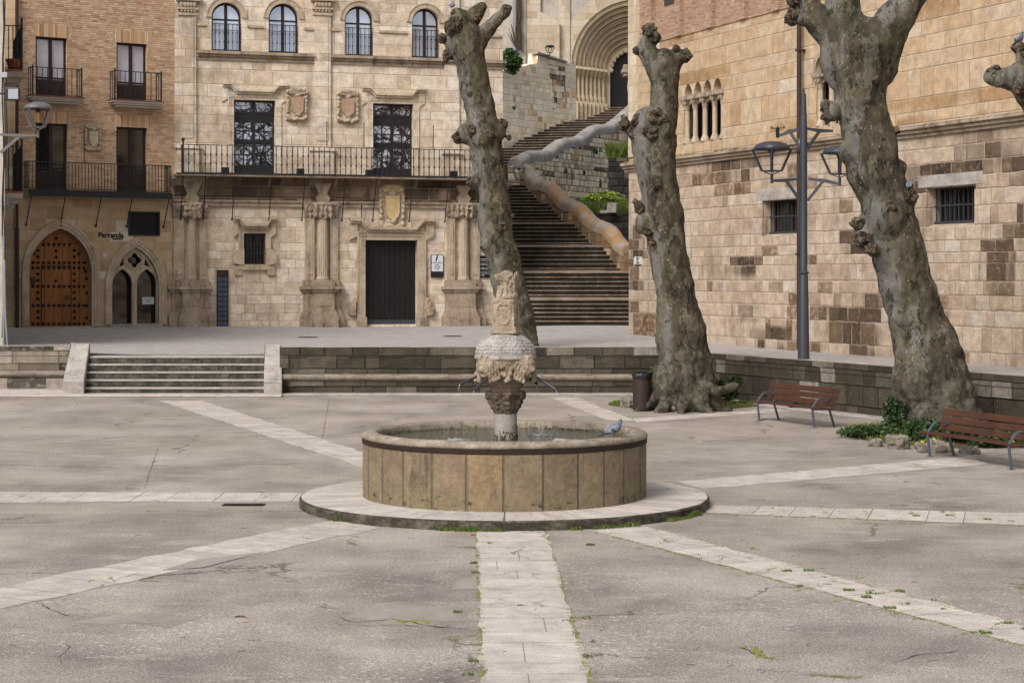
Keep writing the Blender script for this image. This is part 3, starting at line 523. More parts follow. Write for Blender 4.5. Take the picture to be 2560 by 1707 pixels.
def crack(px, w, jt=.09):
    P = [G(*p) for p in px]; Q = []
    for a, b in zip(P, P[1:]):
        n = max(3, int((b - a).length / .06)); d = (b - a).normalized(); s_ = Vector((-d.y, d.x, 0))
        for i in range(n): q = a.lerp(b, i / n); Q.append((q + s_ * (fbm(q, 2.2, 4) * jt), s_))
    mb = MB(); m = len(Q); vs = []
    for i, (q, s_) in enumerate(Q): ww = w * (.25 + abs(noise.noise(q * 5)) * 1.6) * min(1, i / 4, (m - 1 - i) / 4); vs += [q + s_ * ww + Vector((0, 0, .0055)), q - s_ * ww + Vector((0, 0, .0055))]
    mb.add(vs, [(2 * i, 2 * i + 1, 2 * i + 3, 2 * i + 2) for i in range(m - 1)]); struct(mb, 'pavement_crack', M['crack'])
for px, w, *jt in (([(830, 1538), (900, 1552), (980, 1547), (1060, 1561), (1190, 1573)], .014), ([(840, 1556), (930, 1566), (1010, 1562), (1080, 1572)], .009), ([(530, 1540), (600, 1543), (650, 1549)], .012), ([(440, 1459), (520, 1463), (640, 1461)], .008), ([(105, 1508), (125, 1522), (190, 1545)], .010), ([(300, 1550), (360, 1558), (480, 1553)], .007), ([(1345, 1549), (1460, 1541), (1600, 1534), (1770, 1530)], .006), ([(1780, 1528), (1880, 1524), (2010, 1516)], .006), ([(2220, 1664), (2290, 1642), (2360, 1632), (2420, 1622)], .010), ([(1830, 1612), (1880, 1625), (1930, 1660)], .010), ([(822, 1004), (806, 1096)], .005, .015), ([(395, 1120), (360, 1225)], .005, .015), ([(40, 1112), (210, 1108), (330, 1118)], .012), ([(150, 1660), (165, 1630), (160, 1600)], .006)): crack(px, w, *jt)
a = G(557, 1262); mb = MB(); mb.box(a.x, a.x + .62, a.y - .13, a.y + .13, .001, .009)
d = thing('drain_grate', 'small rusty slotted drain grate set in the plaza left of the fountain', 'drain grate', (a.x + .3, a.y, 0)); build(mb, 'frame', M['rust'], d)
mb = MB()
for i in range(18): mb.box(a.x + .03 + i * .032, a.x + .045 + i * .032, a.y - .11, a.y + .11, .0092, .0098)
build(mb, 'slots', M['dark'], d)
for u, v, r, lb in [(1132, 839, .34, 'dark round manhole cover at the palace end of the terrace'), (770, 839, .36, 'dark round manhole cover on the terrace behind the steps')]:
    Y = 66.0; p = W(u, v, Y); p.z = tz(p.x, p.y) + .004; mb = MB(); mb.lathe((p.x, p.y, p.z), [(0, .012), (r * .8, .012), (r * .84, .006), (r, .012), (r, 0)], 24); solo(mb, 'manhole_cover', M['rust'], lb, 'manhole cover', p)

# ------------------------------------------------------------------ sunken plaza walls and steps
def wall_run(name, label, P, inner, z0, ztop, mat, seat):
    """P: list of plan points along the foot (left to right); inner: unit normals pointing away from the plaza."""
    t = thing(name, label, 'parapet wall', (P[0][0], P[0][1], 0)); blk = MB(); cop = MB(); st = MB(); kb = MB()
    def sweep(mb, prof):
        n = len(prof); vs = []
        for p, nn in zip(P, inner):
            for o, z in prof: vs.append(Vector((p[0], p[1], 0)) + nn * o + Vector((0, 0, z)))
        fs = [(i * n + k, i * n + (k + 1) % n, (i + 1) * n + (k + 1) % n, (i + 1) * n + k) for i in range(len(P) - 1) for k in range(n)]
        fs += [tuple(range(n)), tuple(range((len(P) - 1) * n, len(P) * n))[::-1]]; mb.add(vs, fs)
    if seat:
        sweep(blk, [(.05, z0), (.05, .40), (.72, .40), (.72, z0)]); sweep(blk, [(.40, .575), (.40, ztop - .30), (.74, ztop - .30), (.74, .575)])
        sweep(st, [(.06, .40), (0, .425), (-.035, .48), (-.02, .54), (.03, .575), (.76, .575), (.76, .40)])
        sweep(cop, [(.385, ztop - .298), (.38, ztop), (.85, ztop), (.85, ztop - .298)])
        build(st, 'stone_seat', M['seat'], t, bevel=.0)
    else:
        sweep(blk, [(0, z0), (0, ztop - .27), (.42, ztop - .27), (.42, z0)]); sweep(cop, [(-.012, ztop - .268), (-.012, ztop - .012), (0, ztop), (.5, ztop), (.5, ztop - .268)])
    build(blk, 'wall', mat, t, bevel=.012); build(cop, 'coping', mat, t, bevel=.015)
    sweep(kb, [(-.42, 0), (-.42, .055), (.1, .06), (.1, 0)]); build(kb, 'kerb', M['coping'], t, bevel=.01)
    tp = MB(); sweep(tp, [(.385 if seat else 0.0, ztop + .001), (.385 if seat else 0.0, ztop + .006), (.84 if seat else .5, ztop + .006), (.84 if seat else .5, ztop + .001)]); build(tp, 'coping_top', M['coping'], t)
    return t
bk = Vector((0, 1, 0)); rn = Vector((1, .4536, 0)).normalized()
xl = (166 - UC) / F * 55.3; xr0 = (704 - UC) / F * 53.3; cxr = wx(53.3)
wall_run('parapet_wall', 'low pale stone seat wall left of the plaza steps', [(-26, 55.3), (xl + .1, 55.3)], [bk, bk], 0, 1.30, M['wallpale'], True)
wall_run('parapet_wall', 'long dark stone seat wall right of the steps behind the fountain', [(xr0 - .1, 53.3), (cxr + .3, 53.3)], [bk, bk], 0, 1.34, M['wallblock'], True)
ye = 34.0; wall_run('parapet_wall', 'dark block retaining wall behind the two benches', [(wx(53.4), 53.4), (wx(ye), ye)], [rn, rn], 0, 1.25, M['wallblock'], False)
# plaza steps
st = thing('plaza_steps', 'five mossy stone steps up from the plaza to the terrace', 'steps', (-10, 53.5, 0))
sx0, sx1 = (213 - UC) / F * 53.6, (663 - UC) / F * 53.6
for i in range(5):
    mb = MB(); y0 = 53.35 + i * .36; z1 = .205 * (i + 1); xx = (213 + i * 5.2 - UC) / F * y0; sx1 = (664 - UC) / F * y0
    mb.box(xx - .1, sx1 + .05, y0, 55.6, z1 - .205, z1 - .045); build(mb, 'riser', M['mossriser'], st, bevel=.008)
    mb = MB(); mb.box(xx - .1, sx1 + .05, y0 - .02, y0 + .42 if i < 4 else 55.7, z1 - .044, z1); build(mb, 'tread', M['coping'], st, bevel=.012)
for x0, x1, sk, y0 in [((164 - UC) / F * 53.2, (213 - UC) / F * 53.2, -.36, 53.05), ((664 - UC) / F * 53.0, (707 - UC) / F * 53.0, -.31, 52.85)]:
    mb = MB(); P = [(y0, 0), (y0, .40), (y0 + .06, .44), (y0 + 2.3, 1.36), (y0 + 2.6, 1.38), (y0 + 2.6, 0)]
    mb.prism([(x0 + sk * (y - y0) / 2.3, y, z) for y, z in P], [(x1 + sk * (y - y0) / 2.3, y, z) for y, z in P]); build(mb, 'stringer', M['coping'], st, bevel=.03)
mb = MB(); mb.box(-24, (709 - UC) / F * 52.9, 52.35, 53.4, .001, .05); mb.box(-24, (164 - UC) / F * 53, 53.4, 55.4, .001, .046); o = build(mb, 'landing_slab', M['strip'], st, bevel=.01)
# ------------------------------------------------------------------ shared building parts
def railing(mb, fr, t0, t1, z0, z1, o, step=.13, r=.011, knots=False, post=False):
    mb.fbox(fr, t0, t1, z1 - .03, z1, o - .02, o + .02); mb.fbox(fr, t0, t1, z0, z0 + .025, o - .015, o + .015)
    n = max(2, int((t1 - t0) / step))
    for i in range(n + 1):
        t = t0 + (t1 - t0) * i / n; mb.fbox(fr, t - r, t + r, z0, z1, o - r, o + r)
        if knots:
            for k in (.33, .66): z = z0 + (z1 - z0) * k; mb.fbox(fr, t - r * 2, t + r * 2, z - .03, z + .03, o - r * 2, o + r * 2)
def side_rail(mb, fr, t, z0, z1, o0, o1, step=.13, r=.011):
    mb.fbox(fr, t - .02, t + .02, z1 - .03, z1, o0, o1); mb.fbox(fr, t - .015, t + .015, z0, z0 + .025, o0, o1)
    n = max(1, int((o1 - o0) / step))
    for i in range(n): q = o0 + (o1 - o0) * i / n; mb.fbox(fr, t - r, t + r, z0, z1, q - r, q + r)
def casement(fr, parent, t0, t1, z0, z1, off, fw, leaves, trans, pane, fmat, name='window', panel=0, arch=None, sub=None):
    """joinery at depth off: outer frame, leaves, transoms (heights), solid lower panel; glass as its child"""
    mb = MB(); d0, d1 = off - .05, off
    if arch:
        inn = arc_round(t0 + fw, t1 - fw, z0 + fw, arch - fw); out = arc_round(t0 - .05, t1 + .05, z0, arch + .05)
        mb.fprism(fr, [(t0 - .05, z0), (t0 + fw, z0), (t0 + fw, inn[-1][1]), (t0 - .05, inn[-1][1])], d0, d1); mb.fprism(fr, [(t1 - fw, z0), (t1 + .05, z0), (t1 + .05, inn[-1][1]), (t1 - fw, inn[-1][1])], d0, d1)
        ring(mb, fr, inn[2:], out[2:], d0, d1, 0)
    else:
        mb.fbox(fr, t0 - .04, t0 + fw, z0, z1, d0, d1); mb.fbox(fr, t1 - fw, t1 + .04, z0, z1, d0, d1); mb.fbox(fr, t0 + fw, t1 - fw, z1 - fw, z1 + .04, d0, d1)
    mb.fbox(fr, t0 + fw, t1 - fw, z0, z0 + fw * 1.2, d0, d1)
    for i in range(1, leaves): t = t0 + (t1 - t0) * i / leaves; mb.fbox(fr, t - fw * .75, t + fw * .75, z0 + fw * 1.2, (arch or z1) - fw * 1.05, d0 + .002, d1 + .012)
    for z in trans: mb.fbox(fr, t0 + fw, t1 - fw, z - .03, z + .03, d0 + .004, d1 - .006)
    if panel: mb.fbox(fr, t0 + fw, t1 - fw, z0 + fw * 1.2, z0 + panel, d0 + .006, d1 - .012)
    if sub: sub(mb, d0, d1)
    w = build(mb, name, fmat, parent); g = MB()
    if arch: P = arc_round(t0, t1, z0, arch); vs = [fr.at(a, b, off - .035) for a, b in P]; g.add(vs, tess_idx(vs, 0, False))
    else: g.quad(fr.at(t0, z0, off - .035), fr.at(t1, z0, off - .035), fr.at(t1, z1, off - .035), fr.at(t0, z1, off - .035))
    build(g, 'pane', pane, w); return w
def rect(t0, t1, z0, z1): return [(t0, z0), (t1, z0), (t1, z1), (t0, z1)]
def pxr(fr, u0, u1, v0, v1): a = fr.sz(u0, (v0 + v1) / 2); b = fr.sz(u1, (v0 + v1) / 2); um = (u0 + u1) / 2; return a.x, b.x, fr.sz(um, v1).y, fr.sz(um, v0).y
def shell(mb, fr, t0, t1, z0, z1, depth):              # sides, back and roof of a building behind its front
    P = lambda t, z, o: fr.at(t, z, o)
    mb.quad(P(t0, z0, 0), P(t0, z1, 0), P(t0, z1, -depth), P(t0, z0, -depth)); mb.quad(P(t1, z0, 0), P(t1, z1, 0), P(t1, z1, -depth), P(t1, z0, -depth))
    mb.quad(P(t0, z1, 0), P(t1, z1, 0), P(t1, z1, -depth), P(t0, z1, -depth)); mb.quad(P(t0, z0, -depth), P(t1, z0, -depth), P(t1, z1, -depth), P(t0, z1, -depth))
def crest(fr, t, z, w, h, off, seed, mats, parent, crown=True, name='coat_of_arms'):
    r = random.Random(seed); mb = MB(); q = lambda a, b, o: fr.at(t + a * w / 2, z + b * h / 2, o)
    mb.fbox(fr, t - w / 2, t + w / 2, z - h / 2, z + h / 2, off - .05, off + .03)
    for i in range(26):                                # scrollwork border
        s = i / 26 * 2 * math.pi; a = math.cos(s); b = math.sin(s); k = max(abs(a), abs(b)); a, b = a / k * .86, b / k * .9
        mb.ball(q(a + r.uniform(-.05, .05), b + r.uniform(-.03, .03), off + .05), (w * .085, .09, w * (.085 + .03 * r.random())), 7, 5)
    for b in (-.62, .62): mb.ball(q(0, b, off + .05), (w * .2, .1, h * .09), 9, 6)
    ob = build(remesh(mb, .032, 1, lambda p: fbm(p, 9, 3) * .035), name, mats[0], parent, smooth=True); s2 = MB()
    P = [(t - .27 * w, z + .25 * h), (t - .27 * w, z - .12 * h)] + [(t + .27 * w * math.cos(math.pi + math.pi * i / 8), z - .12 * h + .17 * h * math.sin(math.pi + math.pi * i / 8)) for i in range(1, 8)] + [(t + .27 * w, z - .12 * h), (t + .27 * w, z + .25 * h)]
    s2.fprism(fr, P, off + .02, off + .13); build(s2, 'shield', mats[1], ob, bevel=.02)
    if crown:
        s3 = MB()
        for i in range(7): s3.ball(q(-.6 + .2 * i, .86 + .08 * math.cos((i - 3) * .5), off + .07), (w * .07, .07, h * .07), 7, 5)
        s3.fbox(fr, t - w * .36, t + w * .36, z + .34 * h, z + .41 * h, off + .02, off + .13); build(s3, 'crown', mats[2], ob, smooth=False)
    return ob
# ------------------------------------------------------------------ palace with the balcony
PF = Frame.vp(437, 71.7, 16746)
pal = thing('stone_palace', 'pale stone palace with two coats of arms, long iron balcony and columned ground floor', 'building', PF.pt(820, 815))
T = lambda u, v=500: PF.sz(u, v).x
tL, tR = T(429), T(1257); zT = 15.2; wallb = MB()
aw = [(528.8, 603.7, 7, 129), (671.7, 745.9, 9.5, 133), (862, 933, 16, 140.5), (1030, 1098, 22, 145.6)]
bd = [(585, 688, 251, 434), (932.6, 1033, 260, 442)]
gd = (913, 1043, 600.7, 811); gw = (609, 664, 583.7, 661)
A_ = [pxr(PF, *a) for a in aw]; B_ = [pxr(PF, *a) for a in bd]; D_ = pxr(PF, *gd); W_ = pxr(PF, *gw)
zb = 8.05                                              # underside of the balcony zone
zfl = PF.sz(800, 441).y
holes = [arc_round(a[0], a[1], a[2], a[3]) for a in A_] + [rect(*b) for b in B_]
wallb.wall(PF, rect(tL, tR, zfl - .1, zT), holes, .34); shell(wallb, PF, tL, tR, .8, zT, 14)
build(wallb, 'upper_wall', M['palace'], pal)
lw = MB(); z1f = PF.sz(800, 512).y; lw.wall(PF, rect(tL, tR, .9, z1f), [rect(*D_), rect(*W_)], .38); build(lw, 'ground_floor_wall', M['palace'], pal)
fz = MB(); fz.wall(PF, rect(tL, tR, z1f, zfl - .1), [], 0, .02)
z = zfl - .1
for h, o in ((.10, .42), (.09, .30), (.08, .20), (.10, .10)): fz.fbox(PF, tL - .1, tR + o, z - h, z, -.1, o); z -= h
build(fz, 'frieze', M['frieze'], pal); mo = MB(); mo.fbox(PF, tL, tR, z1f - .10, z1f + .06, -.05, .10); mo.fbox(PF, tL, tR, z1f + .06, z1f + .14, -.05, .16); build(mo, 'string_course', M['carved_worn'], pal)
for a in A_:
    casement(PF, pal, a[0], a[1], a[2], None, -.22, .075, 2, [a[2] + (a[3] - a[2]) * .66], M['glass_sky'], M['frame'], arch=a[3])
    mb = MB(); inn = arc_round(a[0], a[1], a[2], a[3]); out = arc_round(a[0] - .17, a[1] + .17, a[2], a[3] + .17); ring(mb, PF, inn[2:], out[2:], -.02, .05, 0)
    out2 = arc_round(a[0] - .21, a[1] + .21, a[2], a[3] + .21); ring(mb, PF, out[2:], out2[2:], -.02, .075, 0); build(mb, 'arch_moulding', M['carved'], pal)
    mb = MB(); railing(mb, PF, a[0], a[1], a[2] + .02, a[2] + (a[3] - a[2]) * .57, -.04, .155, .012, True); mb.fbox(PF, a[0], a[1], a[2] + (a[3] - a[2]) * .43, a[2] + (a[3] - a[2]) * .44, -.055, -.025); build(mb, 'window_grille', M['iron'], pal)
# impost bands, sill course
zi = PF.sz(630, 64).y; zs = PF.sz(630, 135).y
edges = [T(491)] + [x for a in A_[:2] for x in (a[0] - .22, a[1] + .22)] + [T(785), T(825)] + [x for a in A_[2:] for x in (a[0] - .22, a[1] + .22)] + [tR]
mb = MB()
for i in range(0, len(edges), 2):
    if edges[i + 1] > edges[i]: mb.fbox(PF, edges[i], edges[i + 1], zi - .10, zi, -.02, .06)
build(mb, 'impost_band', M['carved'], pal)
mb = MB()
for a, b in ((T(491), T(785)), (T(825), tR + .1)): mb.fbox(PF, a, b, zs - .06, zs + .05, -.02, .22); mb.fbox(PF, a, b, zs - .16, zs - .06, -.02, .12); mb.fbox(PF, a, b, zs - .30, zs - .16, -.02, .05)
build(mb, 'sill_course', M['carved_worn'], pal)
for u0, u1 in ((449, 490), (785, 826)):                # tall pilasters of the upper floors
    a, b = T(u0), T(u1); mb = MB(); z0 = zfl + .02; zc = PF.sz((u0 + u1) / 2, 40).y
    mb.fbox(PF, a, b, z0, zc, -.02, .10); mb.fbox(PF, a + .1, b - .1, z0 + 1.35, zc - .15, .10, .125); mb.fbox(PF, a - .12, b + .12, z0, z0 + .95, -.02, .16); mb.fbox(PF, a - .2, b + .2, z0 + .95, z0 + 1.05, -.02, .22)
    p = build(mb, 'pilaster', M['palace'], pal, bevel=.012); c = MB()
    c.fbox(PF, a - .05, b + .05, zc, zc + .1, -.02, .15); c.fbox(PF, a - .08, b + .08, zc + .22, zc + .30, -.02, .18); c.fbox(PF, a - .14, b + .14, zc + .55, zc + .75, -.02, .24)
    for i in range(5): t = a + (b - a) * (i + .5) / 5; c.ball(PF.at(t, zc + .42, .12), (.09, .1, .13), 8, 6); c.ball(PF.at(t, zc + .17, .12), (.06, .06, .06), 7, 5)
    build(c, 'capital', M['carved'], p)
mb = MB(); a = T(1110); mb.fbox(PF, a, a + .62, zfl, zT, -.02, .10); mb.fbox(PF, a - .1, a + .72, zfl + .95, zfl + 1.05, -.02, .22); build(mb, 'pilaster', M['palace'], pal, bevel=.012)
# balcony doors and their eared surrounds
def eared(fr, t0, t1, z0, z1, w, ear, top, mat, parent, low=0, o=.10, name='surround'):
    mb = MB()
    for k, (a, b, oo) in enumerate(((0, w * .45, o * .55), (w * .45, w * .8, o * .8), (w * .8, w, o))):
        L = t0 - b; L2 = t0 - a; R1 = t1 + a; R2 = t1 + b
        mb.fprism(fr, [(L, z0), (L2, z0), (L2, z1 + a), (L, z1 + a)], -.02, oo); mb.fprism(fr, [(R1, z0), (R2, z0), (R2, z1 + a), (R1, z1 + a)], -.02, oo)
        mb.fprism(fr, [(L, z1 + a), (R2, z1 + a), (R2, z1 + b), (L, z1 + b)], -.02, oo + .002)
    if top:                                            # swept hood mould with raised ends
        n = 12; up = []; dn = []
        half = (t1 - t0) / 2 + w; c = (t0 + t1) / 2
        for i in range(-n, n + 1):
            x = i / n; s = abs(x); lift = top * (0 if s < .55 else (1 if s > .78 else .5 - .5 * math.cos(math.pi * (s - .55) / .23)))
            up.append((c + x * (half + ear), z1 + w + .16 + lift)); dn.append((c + x * (half + ear), z1 + w - .02 + lift * .92))
        for i in range(2 * n): mb.fprism(fr, [dn[i], dn[i + 1], up[i + 1], up[i]], -.02, o + .08)
        for i in range(2 * n): mb.fprism(fr, [(dn[i][0], dn[i][1] + .09), (dn[i + 1][0], dn[i + 1][1] + .09), (up[i + 1][0], up[i + 1][1] + .03), (up[i][0], up[i][1] + .03)], -.02, o + .16)
        for sgn in (-1, 1):
            e = c + sgn * (half + ear * .5); mb.fprism(fr, [(e - ear * .55, z1 + w - .35), (e + ear * .55, z1 + w - .2), (e + ear * .55, z1 + w + top * .95), (e - ear * .55, z1 + w + top * .95)], -.02, o)
    if low:
        for sgn, e in ((-1, t0), (1, t1)): mb.fprism(fr, [(e, z0 - .02), (e + sgn * (w + .02), z0), (e + sgn * (w + low), z0 + .05), (e + sgn * (w + low), z0 + .34), (e + sgn * w, z0 + .6), (e, z0 + .6)][::sgn], -.02, o + .05)
    return build(mb, name, mat, parent, bevel=.008)
for b in B_:
    eared(PF, b[0], b[1], b[2], b[3], .24, .22, .28, M['palace'], pal, 0, .05); H_ = b[3] - b[2]
    def sub(mb, d0, d1, b=b, H_=H_):
        m = (b[0] + b[1]) / 2; zz = lambda k: b[2] + H_ * k
        mb.fbox(PF, b[0], b[1], zz(.82), zz(.85), d0 + .001, d1 + .015); mb.fbox(PF, b[0], b[1], zz(.70), zz(.82), d0 + .003, d1 - .004); mb.fbox(PF, b[0], b[1], zz(.40), zz(.47), d0 + .003, d1 - .004); mb.fbox(PF, b[0], b[1], zz(0), zz(.12), d0 + .003, d1 - .004)
        for i in range(8):
            t = b[0] + (b[1] - b[0]) * (i + .5) / 8
            for k0, k1 in ((.735, .80), (.415, .46)): mb.fbox(PF, t - .06, t + .06, zz(k0), zz(k1), d1 - .01, d1 + .012)
        for i in (1, 3): t = b[0] + (b[1] - b[0]) * i / 4; mb.fbox(PF, t - .02, t + .02, zz(.12), zz(.70), d0 + .005, d1 - .012)
        mb.fbox(PF, b[0], b[1], zz(.585) - .02, zz(.585) + .02, d0 + .005, d1 - .014); mb.fbox(PF, b[0], b[1], zz(.26) - .02, zz(.26) + .02, d0 + .005, d1 - .014)
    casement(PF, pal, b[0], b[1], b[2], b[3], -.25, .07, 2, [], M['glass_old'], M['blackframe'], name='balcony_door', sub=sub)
crest(PF, *[(T(741.5, 263)), PF.sz(741.5, 263).y], .86, 1.22, .06, 11, [M['carved'], M['shield_red'], M['carved_worn']], pal)
crest(PF, *[(T(868.5, 267)), PF.sz(868.5, 267).y], .86, 1.24, .06, 23, [M['carved'], M['shield_red'], M['carved_worn']], pal)
c3 = PF.sz(978, 520); o3 = crest(PF, c3.x, c3.y + .05, 1.04, 1.72, .10, 37, [M['carved'], M['shield_ochre'], M['shield_ochre']], pal); o3['label'] = 'large ochre coat of arms above the dark door'
# balcony
mb = MB(); t0, t1 = T(434), T(1215); mb.fbox(PF, t0, t1, zfl - .10, zfl, -.05, .80); bal = build(mb, 'balcony', M['carved_worn'], pal, bevel=.02)
mb = MB(); railing(mb, PF, T(452), T(1213), zfl + .02, zfl + 1.10, .72, .205, .014, True); side_rail(mb, PF, T(452), zfl + .02, zfl + 1.10, 0, .72, .2, .014); mb.fbox(PF, T(452) - .03, T(452) + .03, zfl, zfl + 1.22, .69, .75); mb.ball(PF.at(T(452), zfl + 1.28, .72), .07); side_rail(mb, PF, T(1213), zfl + .02, zfl + 1.10, 0, .72, .2, .014)
mb.fbox(PF, t0, t1, zfl - .02, zfl + .015, .80, .83); build(mb, 'railing', M['iron'], bal)
mb = MB()
for u in (452, 508, 580, 672, 754, 854, 931, 1022, 1111):
    p0 = PF.at(T(u), zfl - .08, .74); p1 = PF.at(T(u) - .02, zfl - 1.72, .14); mb = MB(); mb.tube([p0, p0.lerp(p1, .72), p1], .02, 6); mb.ball(p1, .045, 7, 5); build(mb, 'stay', M['iron'], bal)
for u, l in ((808, .95), (900, .95), (1072, .9)): q = PF.at(T(u), zfl + 1.1, .72); mb = MB(); mb.tube([q, q + Vector((0, 0, l))], .015, 6); mb.ball(q + Vector((0, 0, l)), .03, 6, 5); build(mb, 'pole', M['iron'], bal)
mb = MB(); zc = PF.sz(700, 492).y; mb.tube([PF.at(T(430), zc, .18), PF.at(T(650), zc - .02, .20), PF.at(T(902), zc - .02, .19)], .014, 5); q = PF.at(T(902), PF.sz(902, 514).y, .13); mb.tube([q, q - Vector((0, 0, .75)), PF.at(T(910), PF.sz(910, 568).y, .1)], .018, 5)
solo(mb, 'cable', M['cable'], 'thin black cable strung under the palace balcony', 'cable', PF.pt(650, 492, .2))
for i, u in enumerate((558, 745, 916, 1126)):
    q = PF.at(T(u), zfl + .16, .5); fl = thing('floodlight', ['black floodlight on the balcony left of the left glazed door', 'black floodlight on the balcony between the two glazed doors', 'black floodlight on the balcony just left of the right glazed door', 'black floodlight on the balcony beside the leaning tree'][i], 'floodlight', q, 'floodlights lying on the palace balcony'); mb = MB(); mb.obox(q, PF.d * .15, PF.n * .06, Vector((0, 0, .10))); build(mb, 'housing', M['blackpanel'], fl, bevel=.02)
    mb = MB(); mb.obox(q - Vector((0, 0, .12)), PF.d * .17, PF.n * .02, Vector((0, 0, .03))); build(mb, 'bracket', M['iron'], fl)
# ground-floor window, door
eared(PF, W_[0], W_[1], W_[2], W_[3], .20, .18, .28, M['carved'], pal, .22, .10)
mb = MB(); mb.fbox(PF, W_[0] - .2, W_[1] + .2, W_[2] - .22, W_[2], -.02, .12); mb.fbox(PF, W_[0] - .36, W_[0] - .05, W_[2] - .42, W_[2] - .05, -.02, .10); mb.fbox(PF, W_[1] + .05, W_[1] + .36, W_[2] - .42, W_[2] - .05, -.02, .10); build(mb, 'sill', M['carved'], pal, bevel=.015)
w = casement(PF, pal, W_[0], W_[1], W_[2], W_[3], -.30, .05, 2, [], M['glass_dark'], M['frame'])
mb = MB()
for i in range(7): t = W_[0] + (W_[1] - W_[0]) * (i + .5) / 7; mb.fbox(PF, t - .012, t + .012, W_[2], W_[3], -.06, -.036)
for k in (.05, .35, .65, .93): z = W_[2] + (W_[3] - W_[2]) * k; mb.fbox(PF, W_[0], W_[1], z - .012, z + .012, -.062, -.034)
build(mb, 'window_grille', M['iron'], pal)
eared(PF, D_[0], D_[1], D_[2] + .0, D_[3], .34, .30, .36, M['carved'], pal, 0, .12)
for s in (-1, 1):                                      # scrolls at the foot of the door jambs
    e = (D_[0] - .36) if s < 0 else (D_[1] + .36); mb = MB(); zc = PF.sz(900, 770).y; mb.fbox(PF, min(e, e - s * .4), max(e, e - s * .4), .9, zc - .35, -.02, .20)
    build(mb, 'door_plinth', M['carved_worn'], pal, bevel=.02); mb = MB(); mb.fprism(PF, [(e - .02, zc + .40), (e + s * .10, zc + .40), (e + s * .30, zc - .02), (e + s * .30, zc - .28), (e + s * .10, zc - .33), (e - .02, zc - .33)][::s], -.02, .15)
    for i in range(5): mb.tube([PF.at(e + s * (.02 + .05 * i), zc + .30 - .08 * i, .15), PF.at(e + s * (.08 + .05 * i), zc - .05, .17), PF.at(e + s * (.05 + .04 * i), zc - .30, .15)], .04, 6)
    build(remesh(mb, .03, 1, lambda p: fbm(p, 8, 3) * .03), 'door_scroll', M['carved_worn'], pal, smooth=True)
mb = MB()
for i in range(10): t = D_[0] + (D_[1] - D_[0]) * i / 10; mb.fbox(PF, t + .006, t + (D_[1] - D_[0]) / 10 - .006, D_[2] + .18, D_[3], -.36, -.30)
mb.fbox(PF, D_[0], D_[1], D_[2], D_[3], -.40, -.345); dr = build(mb, 'door', M['darkdoor'], pal)
mb = MB(); mb.fbox(PF, D_[0], D_[1], D_[2], D_[2] + .18, -.34, -.285); build(mb, 'kick_plate', M['lampgrey'], dr)
mb = MB(); m = (D_[0] + D_[1]) / 2
for k in (.08, .45, .93): z = D_[2] + (D_[3] - D_[2]) * k; mb.fbox(PF, m - .05, m + .05, z - .06, z + .06, -.30, -.27)
for k in (.42, .60):
    for i in range(8): mb.ball(PF.at(D_[0] + (D_[1] - D_[0]) * (i + .5) / 8, D_[2] + (D_[3] - D_[2]) * k, -.295), .025, 6, 4)
build(mb, 'door_bolt', M['iron'], dr)
